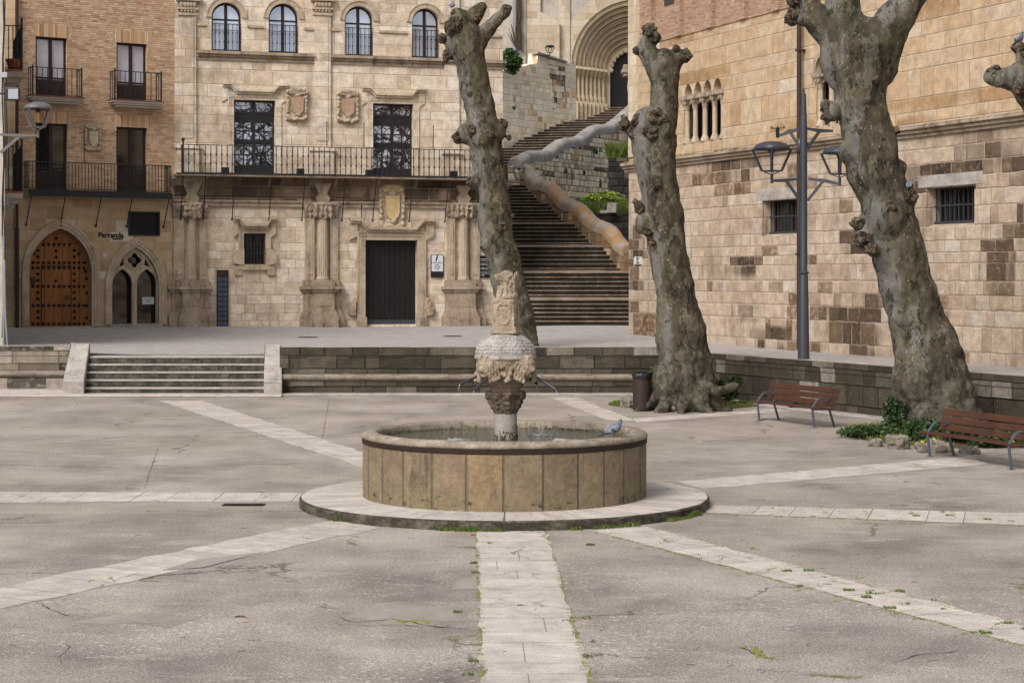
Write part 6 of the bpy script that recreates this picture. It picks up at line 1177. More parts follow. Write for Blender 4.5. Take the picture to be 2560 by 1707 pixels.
for f_ in (0, 1, 2, 3):                                # carved shield with rays on every side
    qq = Quaternion((0, 0, 1), math.pi / 2 * f_)
    def P2(x, z, o=.158): return pc + q @ (qq @ Vector((x, -o, 0))) + Vector((0, 0, z))
    zc = (zt0 + zt1) / 2 + .03
    L = [(-.095, .135), (-.05, .155), (0, .14), (.05, .155), (.095, .135), (.10, -.06), (.06, -.125), (0, -.15), (-.06, -.125), (-.10, -.06), (-.095, .135)]; mb.tube([P2(x, zc + z) for x, z in L], .015, 6)
    for k in range(8): a = math.pi / 4 * k; mb.tube([P2(0, zc + .01), P2(.07 * math.cos(a), zc + .01 + .075 * math.sin(a))], .010, 5)
    mb.tube([P2(.072 * math.cos(i / 8 * math.pi * 2), zc + .01 + .078 * math.sin(i / 8 * math.pi * 2)) for i in range(9)], .006, 5); mb.ball(P2(0, zc + .01), .016, 7, 5)
    for sx in (-.1, .1): mb.ball(P2(sx, zt0 + .05, .165), (.03, .03, .03), 8, 6)
g = remesh(mb, .0085, 1, lambda p: fbm(p, 26, 3) * .005); build(g, 'pedestal', M['sculpt'], fo, smooth=True)
mb = MB(); zb_ = zt1 + .01; Z3 = lambda x, y, z: pc + Vector((x, y, zb_ + z))
mb.ball(Z3(.02, .0, .06), (.15, .135, .10), 14, 9); mb.ball(Z3(.015, 0, .17), (.125, .118, .15), 14, 9); mb.ball(Z3(.03, 0, .28), (.115, .112, .14), 14, 9); mb.ball(Z3(.0, 0, .355), (.112, .10, .085), 14, 9)
mb.obox(Z3(-.095, -.02, .335), Vector((.06, .006, -.008)), Vector((-.005, .058, 0)), Vector((.006, 0, .045))); mb.ball(Z3(-.15, -.025, .345), (.03, .05, .04), 10, 7); mb.obox(Z3(-.09, -.02, .278), Vector((.045, .004, .0)), Vector((0, .045, 0)), Vector((0, 0, .016))); mb.ball(Z3(-.075, -.05, .385), (.04, .03, .022), 9, 6); mb.ball(Z3(-.075, .03, .385), (.04, .03, .022), 9, 6); mb.ball(Z3(.115, .0, .07), (.06, .1, .07), 10, 6)
for y in (-.07, .07): mb.tube([Z3(-.07, y, .2), Z3(-.10, y, .08), Z3(-.105, y, .0)], [.06, .05, .045], 10); mb.ball(Z3(-.13, y, .014), (.055, .042, .026), 9, 6)
for k in range(130):
    a = rk.uniform(0, 6.28); t = rk.random(); cc = math.cos(a)
    if cc < -.45 and t > .55: continue
    r_ = .112 + .012 * rk.random(); p = Z3(.03 + r_ * cc * .98, r_ * math.sin(a), .10 + .29 * t); mb.tube([p + Vector((0, 0, .03)), p - Vector((0, 0, .03))], [.012, .017], 5)
g = remesh(mb, .007, 1, lambda p: fbm(p, 34, 3) * .006 - max(0, noise.noise(p * 14) - .3) * .03); build(g, 'lion', M['sculpt'], fo, smooth=True)
def spout(p0, p1, land, k):
    p0, p1 = Vector(p0), Vector(p1); mb = MB(); mb.tube([p0, p1], .017, 10); d = (p1 - p0).normalized(); mb.tube([p1 - d * .04, p1 + d * .01], .026, 10); s = build(mb, 'spout', M['lampgrey'], fo, smooth=True, sharp=40); mb = MB(); v0 = Vector((d.x, d.y, d.z)); T_ = .55
    Pj = [p1 + Vector((d.x * .25 * t, d.y * .25 * t, d.z * .3 * t - 2.6 * t * t)) for t in [i / 12 * .45 for i in range(13)]]; Pj = [p for p in Pj if p.z > .975]; r7 = random.Random(k)
    e = Pj[-1]; mb = MB(); Pk = Pj[:max(4, int(len(Pj) * .5))]; mb.tube(Pk, [.0055 - .0045 * i / len(Pk) for i in range(len(Pk))], 6); jt = build(mb, 'water_jet', M['jet'], s, smooth=True); mb = MB(); mb.lathe(Vector((e.x, e.y, .9735)), [(0, .003), (.05, .001), (.07, .004), (.09, .0)], 16)
    for j in range(46): a = r7.uniform(0, 6.28); rr_ = abs(r7.gauss(0, .13)); mb.ball(Vector((e.x + rr_ * math.cos(a), e.y + rr_ * math.sin(a), .974 + .02 * r7.random() ** 3)), (r7.uniform(.006, .03), r7.uniform(.006, .02), .004), 6, 4)
    sp_ = build(mb, 'splash', M['jet'], jt, smooth=True); sp_['kind'] = 'stuff'
zz = lambda v: fz_(v)
spout(AX + Vector((-.40, -.12, zz(938))), AX + Vector((-.66, -.27, zz(957))), None, 1); spout(AX + Vector((-.27, -.40, zz(942))), AX + Vector((-.45, -.72, zz(968))), None, 2); spout(AX + Vector((.47, -.12, zz(943))), AX + Vector((.73, -.28, zz(970))), None, 3); spout(AX + Vector((.40, .20, zz(946))), AX + Vector((.46, .42, zz(962))), None, 4)

# ------------------------------------------------------------------ pollarded plane trees
def tree(name, label, Y, rows_, limbs, burls, base, ztop=None, roots=(), lean=0, vox=.045, pits=()):
    k = Y / F; t = thing(name, label, 'tree', base); mb = MB()
    pts = []; rad = []
    for v, a, b in rows_: pts.append(W((a + b) / 2, v, Y)); rad.append((b - a) / 2 * k)
    # refine the outline so that the tube follows it smoothly
    P, Q = [], []
    for i in range(len(pts) - 1):
        for j in range(4): s = j / 4; P.append(pts[i].lerp(pts[i + 1], s)); Q.append(rad[i] + (rad[i + 1] - rad[i]) * s)
    P.append(pts[-1]); Q.append(rad[-1]); e_ = (pts[-1] - pts[-2]).normalized() * rad[-1]; P += [pts[-1] + e_ * .35, pts[-1] + e_ * .62, pts[-1] + e_ * .8]; Q += [rad[-1] * .86, rad[-1] * .6, rad[-1] * .3]; mb.tube(P, Q, 20)
    for L in limbs:
        mb.tube([W(u, v, Y + dy) for u, v, r, dy in L], [r * k for u, v, r, dy in L], 14)
        for u, v, r, dy in L: mb.ball(W(u, v, Y + dy), r * k * .98, 12, 8)
    for u, v, r, dy in burls: mb.ball(W(u, v, Y + dy * .7 + .1), (r * k * .9, r * k * .9, r * k * 1.15), 12, 8)
    for u, v, r, dy in pits: mb.ball(W(u, v, Y + dy), (r * k, r * k, r * k * 1.15), 14, 10)
    for pth in roots: mb.tube([Vector(p[:3]) for p in pth], [p[3] for p in pth], 10)
    zg = base[2]
    def disp(p):
        h = p.z - zg; lo = math.exp(-max(h, 0) / 1.6)
        return fbm(p, .9, 2) * .05 + fbm(p + Vector((7, 0, 0)), 2.6, 3) * (.035 + .06 * lo) + max(0, noise.noise(p * 1.7 + Vector((0, 4, 0))) - .3) * .08 - abs(noise.noise(Vector((p.x * 6, p.y * 6, p.z * 1.6)))) * .03 + fbm(Vector((p.x * 2.5, p.y * 2.5, p.z * .5)), 1, 2) * .05 * lo + (-abs(noise.noise(p * 5.5)) * .05 * lo)
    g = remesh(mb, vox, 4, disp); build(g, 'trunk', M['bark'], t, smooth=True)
    rb2 = random.Random(int(Y * 10))
    for u, v, r, dy in burls:
        c = W(u, v, Y + dy); m = MB(); m.ball(c, r * k * .78, 12, 8)
        for i in range(int(16 + r)):
            d = Vector((rb2.gauss(0, 1), rb2.gauss(0, 1) - .3, rb2.gauss(0, 1))).normalized(); s = r * k * rb2.uniform(.18, .42); m.ball(c + d * r * k * rb2.uniform(.45, .82), (s, s, s * rb2.uniform(.7, 1.2)), 7, 5)
        gg = remesh(m, max(.016, r * k * .06), 1, lambda p: fbm(p, 11, 3) * r * k * .16); build(gg, 'burl', M['burl'], t, smooth=True)
    return t
def rootset(c, Y, r0, angs, L=.9, z=0):
    o = []
    for a in angs: d = Vector((math.cos(a), math.sin(a), 0)); b = Vector((c.x, c.y, z)); o.append([(*(b + d * r0 * .55 + Vector((0, 0, .75))), .30), (*(b + d * r0 * .95 + Vector((0, 0, .28))), .22), (*(b + d * (r0 + L * .5) + Vector((0, 0, .06))), .14), (*(b + d * (r0 + L) - Vector((0, 0, .08))), .07)])
    return o
g1 = Vector((W(1290, 865, 57).x, 57, 1.1))
tree('plane_tree', 'leaning pollarded plane tree on the terrace behind the fountain', 57, [(930, 1236, 1352), (865, 1235, 1346), (808, 1234, 1340), (754, 1236, 1328), (700, 1229, 1313), (645, 1217, 1300), (604, 1206, 1287), (563, 1198, 1281), (482, 1193, 1275), (425, 1181, 1262), (370, 1172, 1256), (313, 1164, 1248), (272, 1164, 1236), (218, 1150, 1224), (163, 1139, 1215), (122, 1122, 1211), (90, 1115, 1205)],
     [[(1158, 110, 36, 0), (1148, 70, 30, -.1), (1146, 40, 22, -.1)], [(1180, 120, 30, 0), (1210, 85, 21, 0), (1238, 55, 17, 0), (1262, 30, 14, 0)], [(1165, 70, 26, .2), (1190, 35, 22, .2), (1205, 18, 14, .2)]],
     [(1137, 68, 27, -.35), (1103, 97, 13, -.1), (1118, 140, 15, 0), (1192, 46, 11, -.1), (1264, 27, 16, 0), (1145, 345, 15, -.15), (1180, 328, 17, -.45), (1226, 338, 18, -.45), (1258, 310, 14, -.1), (1272, 345, 8, 0), (1178, 455, 15, -.2), (1226, 432, 9, -.4), (1252, 565, 17, -.4), (1280, 540, 8, -.1), (1175, 235, 7, -.4), (1158, 148, 7, -.4), (1137, 35, 12, -.2)], g1, vox=.05, pits=[(1166, 335, 26, -.05), (1243, 326, 24, -.05), (1205, 335, 40, -.2), (1152, 80, 36, 0), (1150, 60, 33, 0), (1192, 450, 26, -.1), (1262, 560, 20, -.1), (1130, 120, 20, 0), (1222, 612, 24, -.1), (1305, 800, 34, -.1)])
c2 = G(1706, 1025); Y2 = 47.3
tree('plane_tree', 'knobbly upright pollarded plane tree behind the litter bin', Y2, [(1060, 1628, 1792), (1014, 1632, 1790), (985, 1638, 1788), (943, 1648, 1785), (895, 1645, 1776), (847, 1643, 1769), (800, 1643, 1756), (781, 1643, 1748), (727, 1638, 1737), (645, 1625, 1723), (563, 1612, 1712), (482, 1602, 1700), (425, 1589, 1693), (354, 1580, 1692), (327, 1585, 1693), (290, 1618, 1696), (272, 1622, 1698), (218, 1628, 1698), (190, 1628, 1697)],
     [[(1660, 200, 35, 0), (1640, 160, 33, 0), (1618, 130, 27, 0), (1612, 108, 20, 0), (1622, 84, 15, 0)], [(1668, 200, 30, 0), (1678, 165, 26, 0), (1695, 148, 20, 0), (1712, 136, 14, 0)]],
     [(1622, 80, 22, 0), (1640, 95, 15, -.1), (1591, 127, 11, 0), (1713, 140, 19, -.05), (1690, 122, 11, -.1), (1604, 303, 26, -.25), (1640, 292, 22, -.5), (1562, 312, 17, -.1), (1660, 296, 14, -.55), (1628, 330, 22, -.5), (1580, 330, 17, -.1), (1641, 462, 11, -.55), (1600, 520, 17, -.1), (1588, 505, 9, 0), (1620, 582, 13, -.3), (1630, 608, 10, -.4)], c2, pits=[(1620, 312, 42, -.15), (1600, 335, 26, -.1), (1655, 318, 34, -.3), (1612, 560, 24, -.1), (1660, 158, 34, 0), (1735, 900, 44, -.1), (1690, 960, 60, -.35)], roots=rootset(c2, Y2, .78, [R(200), R(235), R(265), R(300), R(335), R(10), R(170)], .55) + [[(c2.x + .5, c2.y - .6, .75, .16), (c2.x + .75, c2.y - .75, .52, .14), (c2.x + 1.15, c2.y - .7, .62, .11), (c2.x + 1.35, c2.y - .65, .70, .08)]])
c3_ = G(2345, 1090); Y3 = c3_.y
tree('plane_tree', 'tall forked pollarded plane tree between the two benches', Y3, [(1130, 2245, 2440), (1085, 2248, 2440), (1040, 2250, 2438), (993, 2251, 2438), (945, 2245, 2424), (897, 2235, 2412), (850, 2230, 2390), (825, 2228, 2372), (781, 2217, 2356), (727, 2206, 2338), (672, 2192, 2319), (618, 2174, 2304), (560, 2158, 2290), (482, 2143, 2268), (425, 2118, 2251), (372, 2104, 2246), (313, 2100, 2226), (272, 2097, 2216), (231, 2087, 2217), (190, 2081, 2222), (150, 2073, 2236), (120, 2062, 2246)],
     [[(2122, 170, 70, 0), (2108, 90, 58, 0), (2108, 30, 44, 0), (2104, -60, 40, 0), (2090, -160, 34, 0)], [(2090, 110, 34, 0), (2050, 60, 36, 0), (2020, 20, 34, 0), (2010, -30, 26, 0), (2030, -110, 22, .2)], [(2040, 60, 20, -.1), (2005, 48, 17, -.1), (1982, 42, 14, -.1)], [(2185, 170, 62, 0), (2214, 92, 52, 0), (2245, 40, 47, 0), (2275, -10, 46, 0), (2300, -90, 40, .2), (2320, -180, 30, .3)]],
     [(1979, 43, 20, -.1), (1984, 0, 20, -.05), (2066, 268, 17, -.1), (2072, 290, 20, -.1), (2188, 198, 11, -.6), (2241, 326, 11, -.1), (2270, 492, 24, -.25), (2225, 522, 22, -.6), (2145, 560, 19, -.2), (2152, 600, 22, -.3), (2180, 625, 17, -.6), (2110, 385, 14, 0)], c3_, roots=rootset(c3_, Y3, .86, [R(195), R(230), R(270), R(310), R(345), R(20), R(160)], .6), vox=.05, pits=[(2165, 592, 34, -.1), (2252, 512, 32, -.1), (2215, 545, 52, -.3), (2122, 380, 30, -.05), (2130, 130, 66, 0), (2195, 130, 58, 0), (2085, 280, 22, -.1), (2250, 420, 18, 0), (2385, 960, 42, -.1), (2290, 960, 60, -.3), (2350, 900, 44, -.3)])
Y4 = 37.0; c4 = Vector((W(2660, 600, Y4).x, Y4, 0))
tree('plane_tree', 'cut off plane tree branch with a pigeon reaching in from the right edge', Y4, [(1230, 2600, 2800), (1100, 2610, 2790), (800, 2610, 2750), (500, 2605, 2720), (300, 2600, 2700), (200, 2605, 2690), (60, 2610, 2680)],
     [[(2640, 300, 50, 0), (2585, 235, 44, 0), (2545, 195, 37, -.1), (2505, 195, 27, -.1), (2475, 195, 16, -.1)], [(2575, 225, 26, 0), (2556, 170, 18, 0), (2550, 140, 15, 0), (2550, 128, 17, 0)]], [(2478, 190, 19, -.1), (2490, 172, 12, -.15), (2550, 127, 19, 0), (2535, 122, 9, -.05), (2562, 135, 12, -.1), (2548, 225, 14, -.5)], c4)
# tree pits with grass, ivy and rocks
def pit(c, a, b, seed, dens, tall):
    r = random.Random(seed); mb = MB(); n = 48; ed = lambda t: 1 + .12 * noise.noise(Vector((math.cos(t) * 2, math.sin(t) * 2, seed)))
    ctr = len(mb.v); ringsN = 6; vs = [Vector((c.x, c.y, .16))]
    for i in range(1, ringsN + 1):
        for k in range(n): t = 2 * math.pi * k / n; s = i / ringsN * ed(t); vs.append(Vector((c.x + a * s * math.cos(t), c.y + b * s * math.sin(t), .16 * (1 - (i / ringsN) ** 2) + .005 + (.02 * noise.noise(Vector((k, i, seed))) if i < ringsN else 0))))
    fs = [(0, 1 + k, 1 + (k + 1) % n) for k in range(n)] + [(1 + i * n + k, 1 + i * n + (k + 1) % n, 1 + (i + 1) * n + (k + 1) % n, 1 + (i + 1) * n + k) for i in range(ringsN - 1) for k in range(n)]
    mb.add(vs, fs); struct(mb, 'tree_pit_soil', M['soil'], smooth=True); g = MB()
    zf = lambda x, y: max(.005, .16 * (1 - ((x - c.x) / a) ** 2 - ((y - c.y) / b) ** 2))
    def test(x, y): q = ((x - c.x) / a) ** 2 + ((y - c.y) / b) ** 2; return q < 1.02 and noise.noise(Vector((x * 1.6, y * 1.6, seed))) + q * .55 > .12
    blades(g, r, c.x - a, c.x + a, c.y - b, c.y + b, zf, dens, tall, .012, test); struct(g, 'pit_grass', M['grass'], 'stuff')
p2 = G(1708, 1012); pit(p2, 1.95, 1.55, 3, 9000, .07); p3 = G(2362, 1088); pit(p3, 2.15, 2.9, 8, 9000, .09)
def rock(u, v, w, h, d, label, seed):
    b = G(u, v); k = b.y / F; mb = MB(); r = random.Random(seed); c = b + Vector((0, d * .5, h * k * .36))
    for i in range(6):
        qr = Quaternion((r.gauss(0, .3), r.gauss(0, .3), 1), r.uniform(0, 3)); cc = c + Vector((r.uniform(-.22, .22) * w * k, r.uniform(-.15, .15) * d, r.uniform(-.12, .12) * h * k)); e = Quaternion((1, 0, 0), r.gauss(0, .25)) @ Quaternion((0, 1, 0), r.gauss(0, .2)); mb.obox(cc, e @ Vector((w * k * r.uniform(.22, .34), 0, 0)), e @ Vector((0, d * .3, 0)), e @ Vector((0, 0, h * k * r.uniform(.28, .46))))
    sd_ = Vector((seed * 3.1, 0, 0)); g = remesh(mb, .018, 2, lambda p: (fbm(p + sd_, 4.5, 4) * .05 - abs(noise.noise(p * 9)) * .03)); solo(g, 'rock', M['rock'], label, 'rock', b, 'rocks around the tree feet', smooth=True, sharp=25)
for a in ((1655, 1026, 38, 22, .35, 'pale pinkish rock at the foot of the upright tree beside the bin', 1), (1688, 1031, 44, 24, .4, 'flat grey brown rock beside the bin tree roots', 2), (1573, 1020, 40, 30, .5, 'mossy stone at the left rim of the tree pit behind the bin', 11), (2190, 1118, 42, 24, .4, 'small white rock at the left end of the ivy pit', 3), (2250, 1124, 54, 44, .5, 'largest rock in the middle of the ivy pit', 4), (2335, 1133, 96, 26, .5, 'long low rock under the near bench left leg', 5), (2348, 1108, 52, 22, .5, 'rock against the ivy behind the near bench', 6), (2428, 1136, 56, 20, .4, 'flat rock in the grass under the near bench', 7), (2230, 1098, 40, 16, .4, 'half buried rock among the ivy above the largest rock', 8), (2500, 1115, 70, 18, .6, 'half buried rock beneath the near bench seat', 9)): rock(*a)
def ivy(u, v, z, rx, ry, rz, n, label, s=.05, mat='ivy'):
    b = G(u, v); c = Vector((b.x, b.y, z)); t = thing('ivy', label, 'ivy', (b.x, b.y, 0), 'ivy clumps around the trees'); mb = MB()
    for k in range(9): q = Vector((rv.uniform(-.7, .7) * rx, rv.uniform(-.7, .7) * ry, rv.uniform(-.6, .6) * rz)); leaves(mb, rv, c + q, Vector((rx, ry, rz)) * .45, n // 9, s, .8)
    build(mb, 'foliage', M[mat], t)
ivy(1640, 1012, .55, .18, .2, .42, 700, 'ivy climbing the left root of the bin tree'); ivy(1815, 1014, .42, .42, .4, .42, 1500, 'ivy mound under the raised root right of the bin tree'); ivy(1765, 1022, .22, .22, .2, .22, 400, 'small ivy tuft between the roots of the bin tree'); ivy(1790, 1026, .14, .16, .12, .14, 260, 'tiny ivy patch in front of the raised root')
ivy(2275, 1090, .62, .62, .5, .55, 3000, 'big ivy mound at the left foot of the forked tree'); ivy(2320, 1105, .40, .6, .5, .36, 1800, 'low ivy in front of the forked tree behind the near bench'); ivy(2180, 1096, .16, .8, .4, .16, 1300, 'spreading ivy at the left tip of the pit by the small white rock'); ivy(2420, 1112, .28, .7, .4, .24, 1500, 'ivy beneath the near bench seat'); ivy(2510, 1118, .2, .8, .4, .2, 1200, 'ivy at the right end beneath the near bench')
ivy(2115, 1022, .62, .25, .1, .32, 420, 'ivy hanging on the block wall right of the far bench'); ivy(2145, 1022, .6, .07, .06, .4, 160, 'thin ivy strand in a joint of the block wall'); ivy(2235, 1046, .45, .12, .08, .4, 260, 'ivy strand on the block wall beside the forked tree'); ivy(1997, 1024, .12, .25, .1, .14, 260, 'weed at the wall foot behind the far bench')
mb = MB(); r9 = random.Random(19)
for u, v in ((2335, 1119), (2305, 1126), (2531, 1125)):
    p = G(u, v); mb = MB(); c = p + Vector((0, 0, .17))
    for k in range(14): a = k / 14 * 6.28; d = Vector((math.cos(a), 0, math.sin(a))); mb.add([c, c + d * .032 + Vector((.008, -.01, .008)), c + d * .032 - Vector((.008, .01, .008))], [(0, 1, 2)])
    mb.ball(c - Vector((0, .01, 0)), .02, 7, 5); t = thing('dandelion', {2335: 'yellow dandelion beside the near bench left leg', 2305: 'yellow dandelion left of the near bench in the pit grass', 2531: 'yellow dandelion under the right end of the near bench'}[u], 'flower', p, 'dandelions in the pit'); build(mb, 'petals', M['yellow'], t); mb = MB(); mb.tube([p, c], .006, 5); build(mb, 'stem', M['grass'], t)
# ------------------------------------------------------------------ benches, bin
def bench(label, FL, FR, BL):
    o = FL.copy(); d = (FR - FL); L = d.length; d.normalize(); b = Vector((-d.y, d.x, 0)); b = b if b.dot(BL - FL) > 0 else -b; t = thing('park_bench', label, 'bench', (FL + FR) / 2, 'benches along the block wall'); ext = .28
    P = lambda x, y, z: o + d * x + b * y + Vector((0, 0, z))
    def plank(y, z, h, th, tilt, name):
        mb = MB(); c = P(L / 2, y, z); up = (Vector((0, 0, 1)) * math.cos(tilt) + b * math.sin(tilt)); nn = d.cross(up); mb.obox(c, d * (L / 2 + ext), up * h / 2, nn * th / 2); build(mb, name, M['benchwood'], t, bevel=.012)
    for y, z in ((.06, .435), (.20, .425), (.34, .42)): plank(y, z, .125, .035, R(88), 'seat_slat')
    for y, z in ((.475, .53), (.515, .67), (.55, .81)): plank(y, z, .125, .032, R(14), 'back_slat')
    for x in (.0, L):
        mb = MB()
        def strap(pts, w=.030, th=.012):
            for a, c in zip(pts, pts[1:]):
                e = (c - a).normalized(); s = e.cross(d).normalized(); mb.obox((a + c) / 2, e * ((c - a).length / 2 + .006), d * w, s * th)
        strap([P(x, .07, 0), P(x, .02, .40), P(x, .04, .47), P(x, .12, .58), P(x, .20, .645), P(x, .28, .655), P(x, .40, .63), P(x, .53, .60)]); strap([P(x, .60, 0), P(x, .46, .42), P(x, .47, .52), P(x, .58, .88)]); strap([P(x, .03, .40), P(x, .46, .39)]); mb.obox(P(x, .07, .004), d * .06, b * .05, Vector((0, 0, .004))); mb.obox(P(x, .60, .004), d * .06, b * .05, Vector((0, 0, .004))); build(mb, 'leg_frame', M['benchmetal'], t)
    return t
bench('red brown slatted bench standing alone against the block wall', G(1892, 1051), G(2029, 1069), G(1949, 1047.6)); bench('near slatted bench in front of the ivy and the forked tree', G(2317, 1141), G(2520, 1174), G(2384, 1135))
bp = G(1605, 1027); bn = thing('litter_bin', 'brown cylindrical litter bin with a black bag folded over its rim', 'bin', bp); mb = MB(); mb.lathe(bp, [(0, .0), (.20, .0), (.20, .05), (.228, .05), (.232, .84), (.20, .84), (.20, .3), (0, .3)], 32); build(mb, 'body', M['bin'], bn, smooth=True, sharp=35); mb = MB(); n = 40; vs = []
for r_, z in ((.19, .70), (.19, .93), (.225, .955), (.252, .94), (.248, .87), (.238, .80)):
    for k in range(n): a = 2 * math.pi * k / n; w_ = .012 * noise.noise(Vector((math.cos(a) * 4, math.sin(a) * 4, z * 6))); lift = .035 * max(0, math.cos(a)) ** 3 if z > .9 else 0; vs.append(bp + Vector(((r_ + w_ + lift) * math.cos(a), (r_ + w_) * math.sin(a), z + lift + 1.5 * w_)))
mb.add(vs, [(i * n + k, i * n + (k + 1) % n, (i + 1) * n + (k + 1) % n, (i + 1) * n + k) for i in range(5) for k in range(n)]); build(mb, 'bin_bag', M['binbag'], bn, smooth=True); mb = MB(); mb.lathe(bp, [(.215, .952), (.23, .962), (.215, .972), (.20, .962), (.215, .952)], 32); build(mb, 'rim', M['rust'], bn, smooth=True)
# ------------------------------------------------------------------ lamps
def lantern(parent, base, s, rot, m, name='lantern'):
    """four-sided tapered lantern standing on point base; s = width of the hood"""
    q = Quaternion((0, 0, 1), rot); P = lambda x, y, z: base + q @ Vector((x * s, y * s, 0)) + Vector((0, 0, z * s)); mb = MB(); n = 9; vs = []
    for i, (w, z) in enumerate(((.50, .80), (.505, .83), (.46, .91), (.36, .985), (.22, 1.03), (.06, 1.05))):
        for k in range(16): a = 2 * math.pi * (k + .5) / 16; c, d = math.cos(a), math.sin(a); e = (abs(c) ** 4 + abs(d) ** 4) ** -.25; vs.append(P(w * c * e, w * d * e, z))
    mb.add(vs, [(i * 16 + k, i * 16 + (k + 1) % 16, (i + 1) * 16 + (k + 1) % 16, (i + 1) * 16 + k) for i in range(5) for k in range(16)] + [tuple(range(16)), tuple(range(80, 96))])
    hd_ = build(mb, name, m, parent, smooth=True, sharp=40); mb = MB()
    for x in (-1, 1):
        for y in (-1, 1): a = P(x * .44, y * .44, .80); b = P(x * .22, y * .22, .10); e = (a - b); mb.obox((a + b) / 2, e / 2, q @ Vector((.032 * s, 0, 0)), q @ Vector((0, .032 * s, 0)))
    for w, z in ((.225, .10), (.44, .79)):
        for k in range(4): qq = q @ Quaternion((0, 0, 1), math.pi / 2 * k); c = base + qq @ Vector((0, -w * s, 0)) + Vector((0, 0, z * s)); mb.obox(c, qq @ Vector((w * s, 0, 0)), qq @ Vector((0, .02 * s, 0)), Vector((0, 0, .02 * s)))
    for k in range(4): qq = q @ Quaternion((0, 0, 1), math.pi / 2 * k); mb.tube([base + qq @ Vector((.2 * s, .2 * s, 0)) + Vector((0, 0, .09 * s)), base + Vector((0, 0, -.02 * s))], .018 * s, 5)
    mb.tube([P(0, 0, -.30), P(0, 0, 0)], .05 * s, 8); build(mb, 'lantern_frame', m, hd_); mb = MB(); mb.tube([P(0, 0, .66), P(0, 0, .80)], .10 * s, 10); build(mb, 'lamp_holder', M['blackpanel'], hd_)
Yp = 47.9; pb_ = Vector((W(2009, 900, Yp).x, Yp, 0)); zb_ = 1.22; lp = thing('street_lamp', 'tall dark grey double lantern street lamp standing on the block wall', 'street lamp', (pb_.x, pb_.y, zb_)); zl_ = lambda v: W(2009, v, Yp).z; k = Yp / F
mb = MB(); mb.tube([Vector((pb_.x, pb_.y, z)) for z in (zb_, zl_(690), zl_(683), zl_(500), zl_(320), zl_(235), zl_(234), zl_(222))], [15 * k, 11.2 * k, 9.6 * k, 9.2 * k, 9 * k, 6 * k, 3 * k, 3 * k], 14); build(mb, 'post', M['lampgrey'], lp, smooth=True, sharp=30)
mb = MB(); mb.lathe(pb_, [(9 * k, zl_(686)), (13.5 * k, zl_(684)), (13.5 * k, zl_(680)), (9 * k, zl_(678))], 16); mb.lathe(pb_, [(0, zb_ - .12), (18 * k, zb_ - .12), (19 * k, zb_ - .04), (15 * k, zb_ + .03), (0, zb_ + .03)], 12); mb.lathe(pb_, [(9.7 * k, zl_(534)), (10.2 * k, zl_(533)), (9.7 * k, zl_(532))], 16); mb.lathe(pb_, [(9.7 * k, zl_(511)), (10.2 * k, zl_(510)), (9.7 * k, zl_(509))], 16); build(mb, 'collar', M['lampgrey'], lp)
def arm(dx, dy, z0, z1, drop, name='arm'):
    mb = MB(); e = Vector((dx, dy, 0)); L = e.length; e.normalize(); s = Vector((-e.y, e.x, 0)); b = Vector((pb_.x, pb_.y, 0)); A = [(.12, z1 + .03), (L * .6, z1 + .0), (L, z0 + .03), (L, z0 - .03), (L * .55, z1 - .09), (.12, z1 - .03)]
    mb.prism([b + e * x - s * .028 + Vector((0, 0, z)) for x, z in A], [b + e * x + s * .028 + Vector((0, 0, z)) for x, z in A]); p0 = b + e * L * .55 + Vector((0, 0, z1 - .05)); p1 = b + e * .10 + Vector((0, 0, z1 - drop)); mb.obox((p0 + p1) / 2, (p0 - p1) / 2, s * .03, (p0 - p1).normalized().cross(s) * .035); build(mb, name, M['lampgrey'], lp)
zr = zl_(450); sx_l = (1928 - 2009) * k; sx_r = (2095 - 2009) * k
arm(sx_l, -.1, zr - .03, zr + .03, .55); arm(sx_r, -.25, zl_(462), zr + .02, .55); arm((1951 - 2009) * k, .3, zl_(338), zl_(324), .45); arm((2086 - 2009) * k, .25, zl_(326), zl_(322), .5)
lantern(lp, Vector((pb_.x + sx_l, pb_.y - .1, zl_(436))), 78 * k, R(38), M['lampgrey']); lantern(lp, Vector((pb_.x + sx_r, pb_.y - .25, zl_(444))), 74 * k, R(38), M['lampgrey'])
p = Vector((pb_.x + (1948 - 2009) * k, pb_.y + .3, zl_(331))); cm = thing('camera_mast', 'small dark sensor with thin crossed arms on the upper left lamp arm', 'sensor', p); mb = MB(); mb.tube([p - Vector((0, 0, .12)), p + Vector((0, 0, .12))], .05, 8); build(mb, 'housing', M['blackpanel'], cm); mb = MB(); mb.tube([p + Vector((-.16, 0, .12)), p + Vector((.18, 0, .13))], .012, 5); mb.tube([p + Vector((0, -.15, .12)), p + Vector((0, .15, .13))], .012, 5)
for x in (-.15, 0, .17): mb.ball(p + Vector((x, 0, .15)), .025, 6, 5)
build(mb, 'cross_arm', M['blackpanel'], cm)
Yw = 56.4; kw = Yw / F; wl = thing('wall_lamp', 'grey wall lantern on a bracket arm at the left house', 'wall lamp', W(2, 350, Yw)); mb = MB(); a0, a1 = W(-6, 338, Yw), W(93, 339, Yw)
P = [W(-8, 334, Yw), W(40, 335, Yw), W(93, 337, Yw), W(93, 341, Yw), W(55, 343, Yw), W(-8, 339, Yw)]; mb.prism([p - Vector((0, .03, 0)) for p in P], [p + Vector((0, .03, 0)) for p in P]); p0, p1 = W(48, 342, Yw), W(2, 382, Yw); d = p1 - p0; mb.obox((p0 + p1) / 2, d / 2, Vector((0, .03, 0)), d.normalized().cross(Vector((0, 1, 0))) * .045); build(mb, 'bracket', M['lampgrey2'], wl); lantern(wl, W(95, 325, Yw), 66 * kw, R(25), M['lampgrey2'])
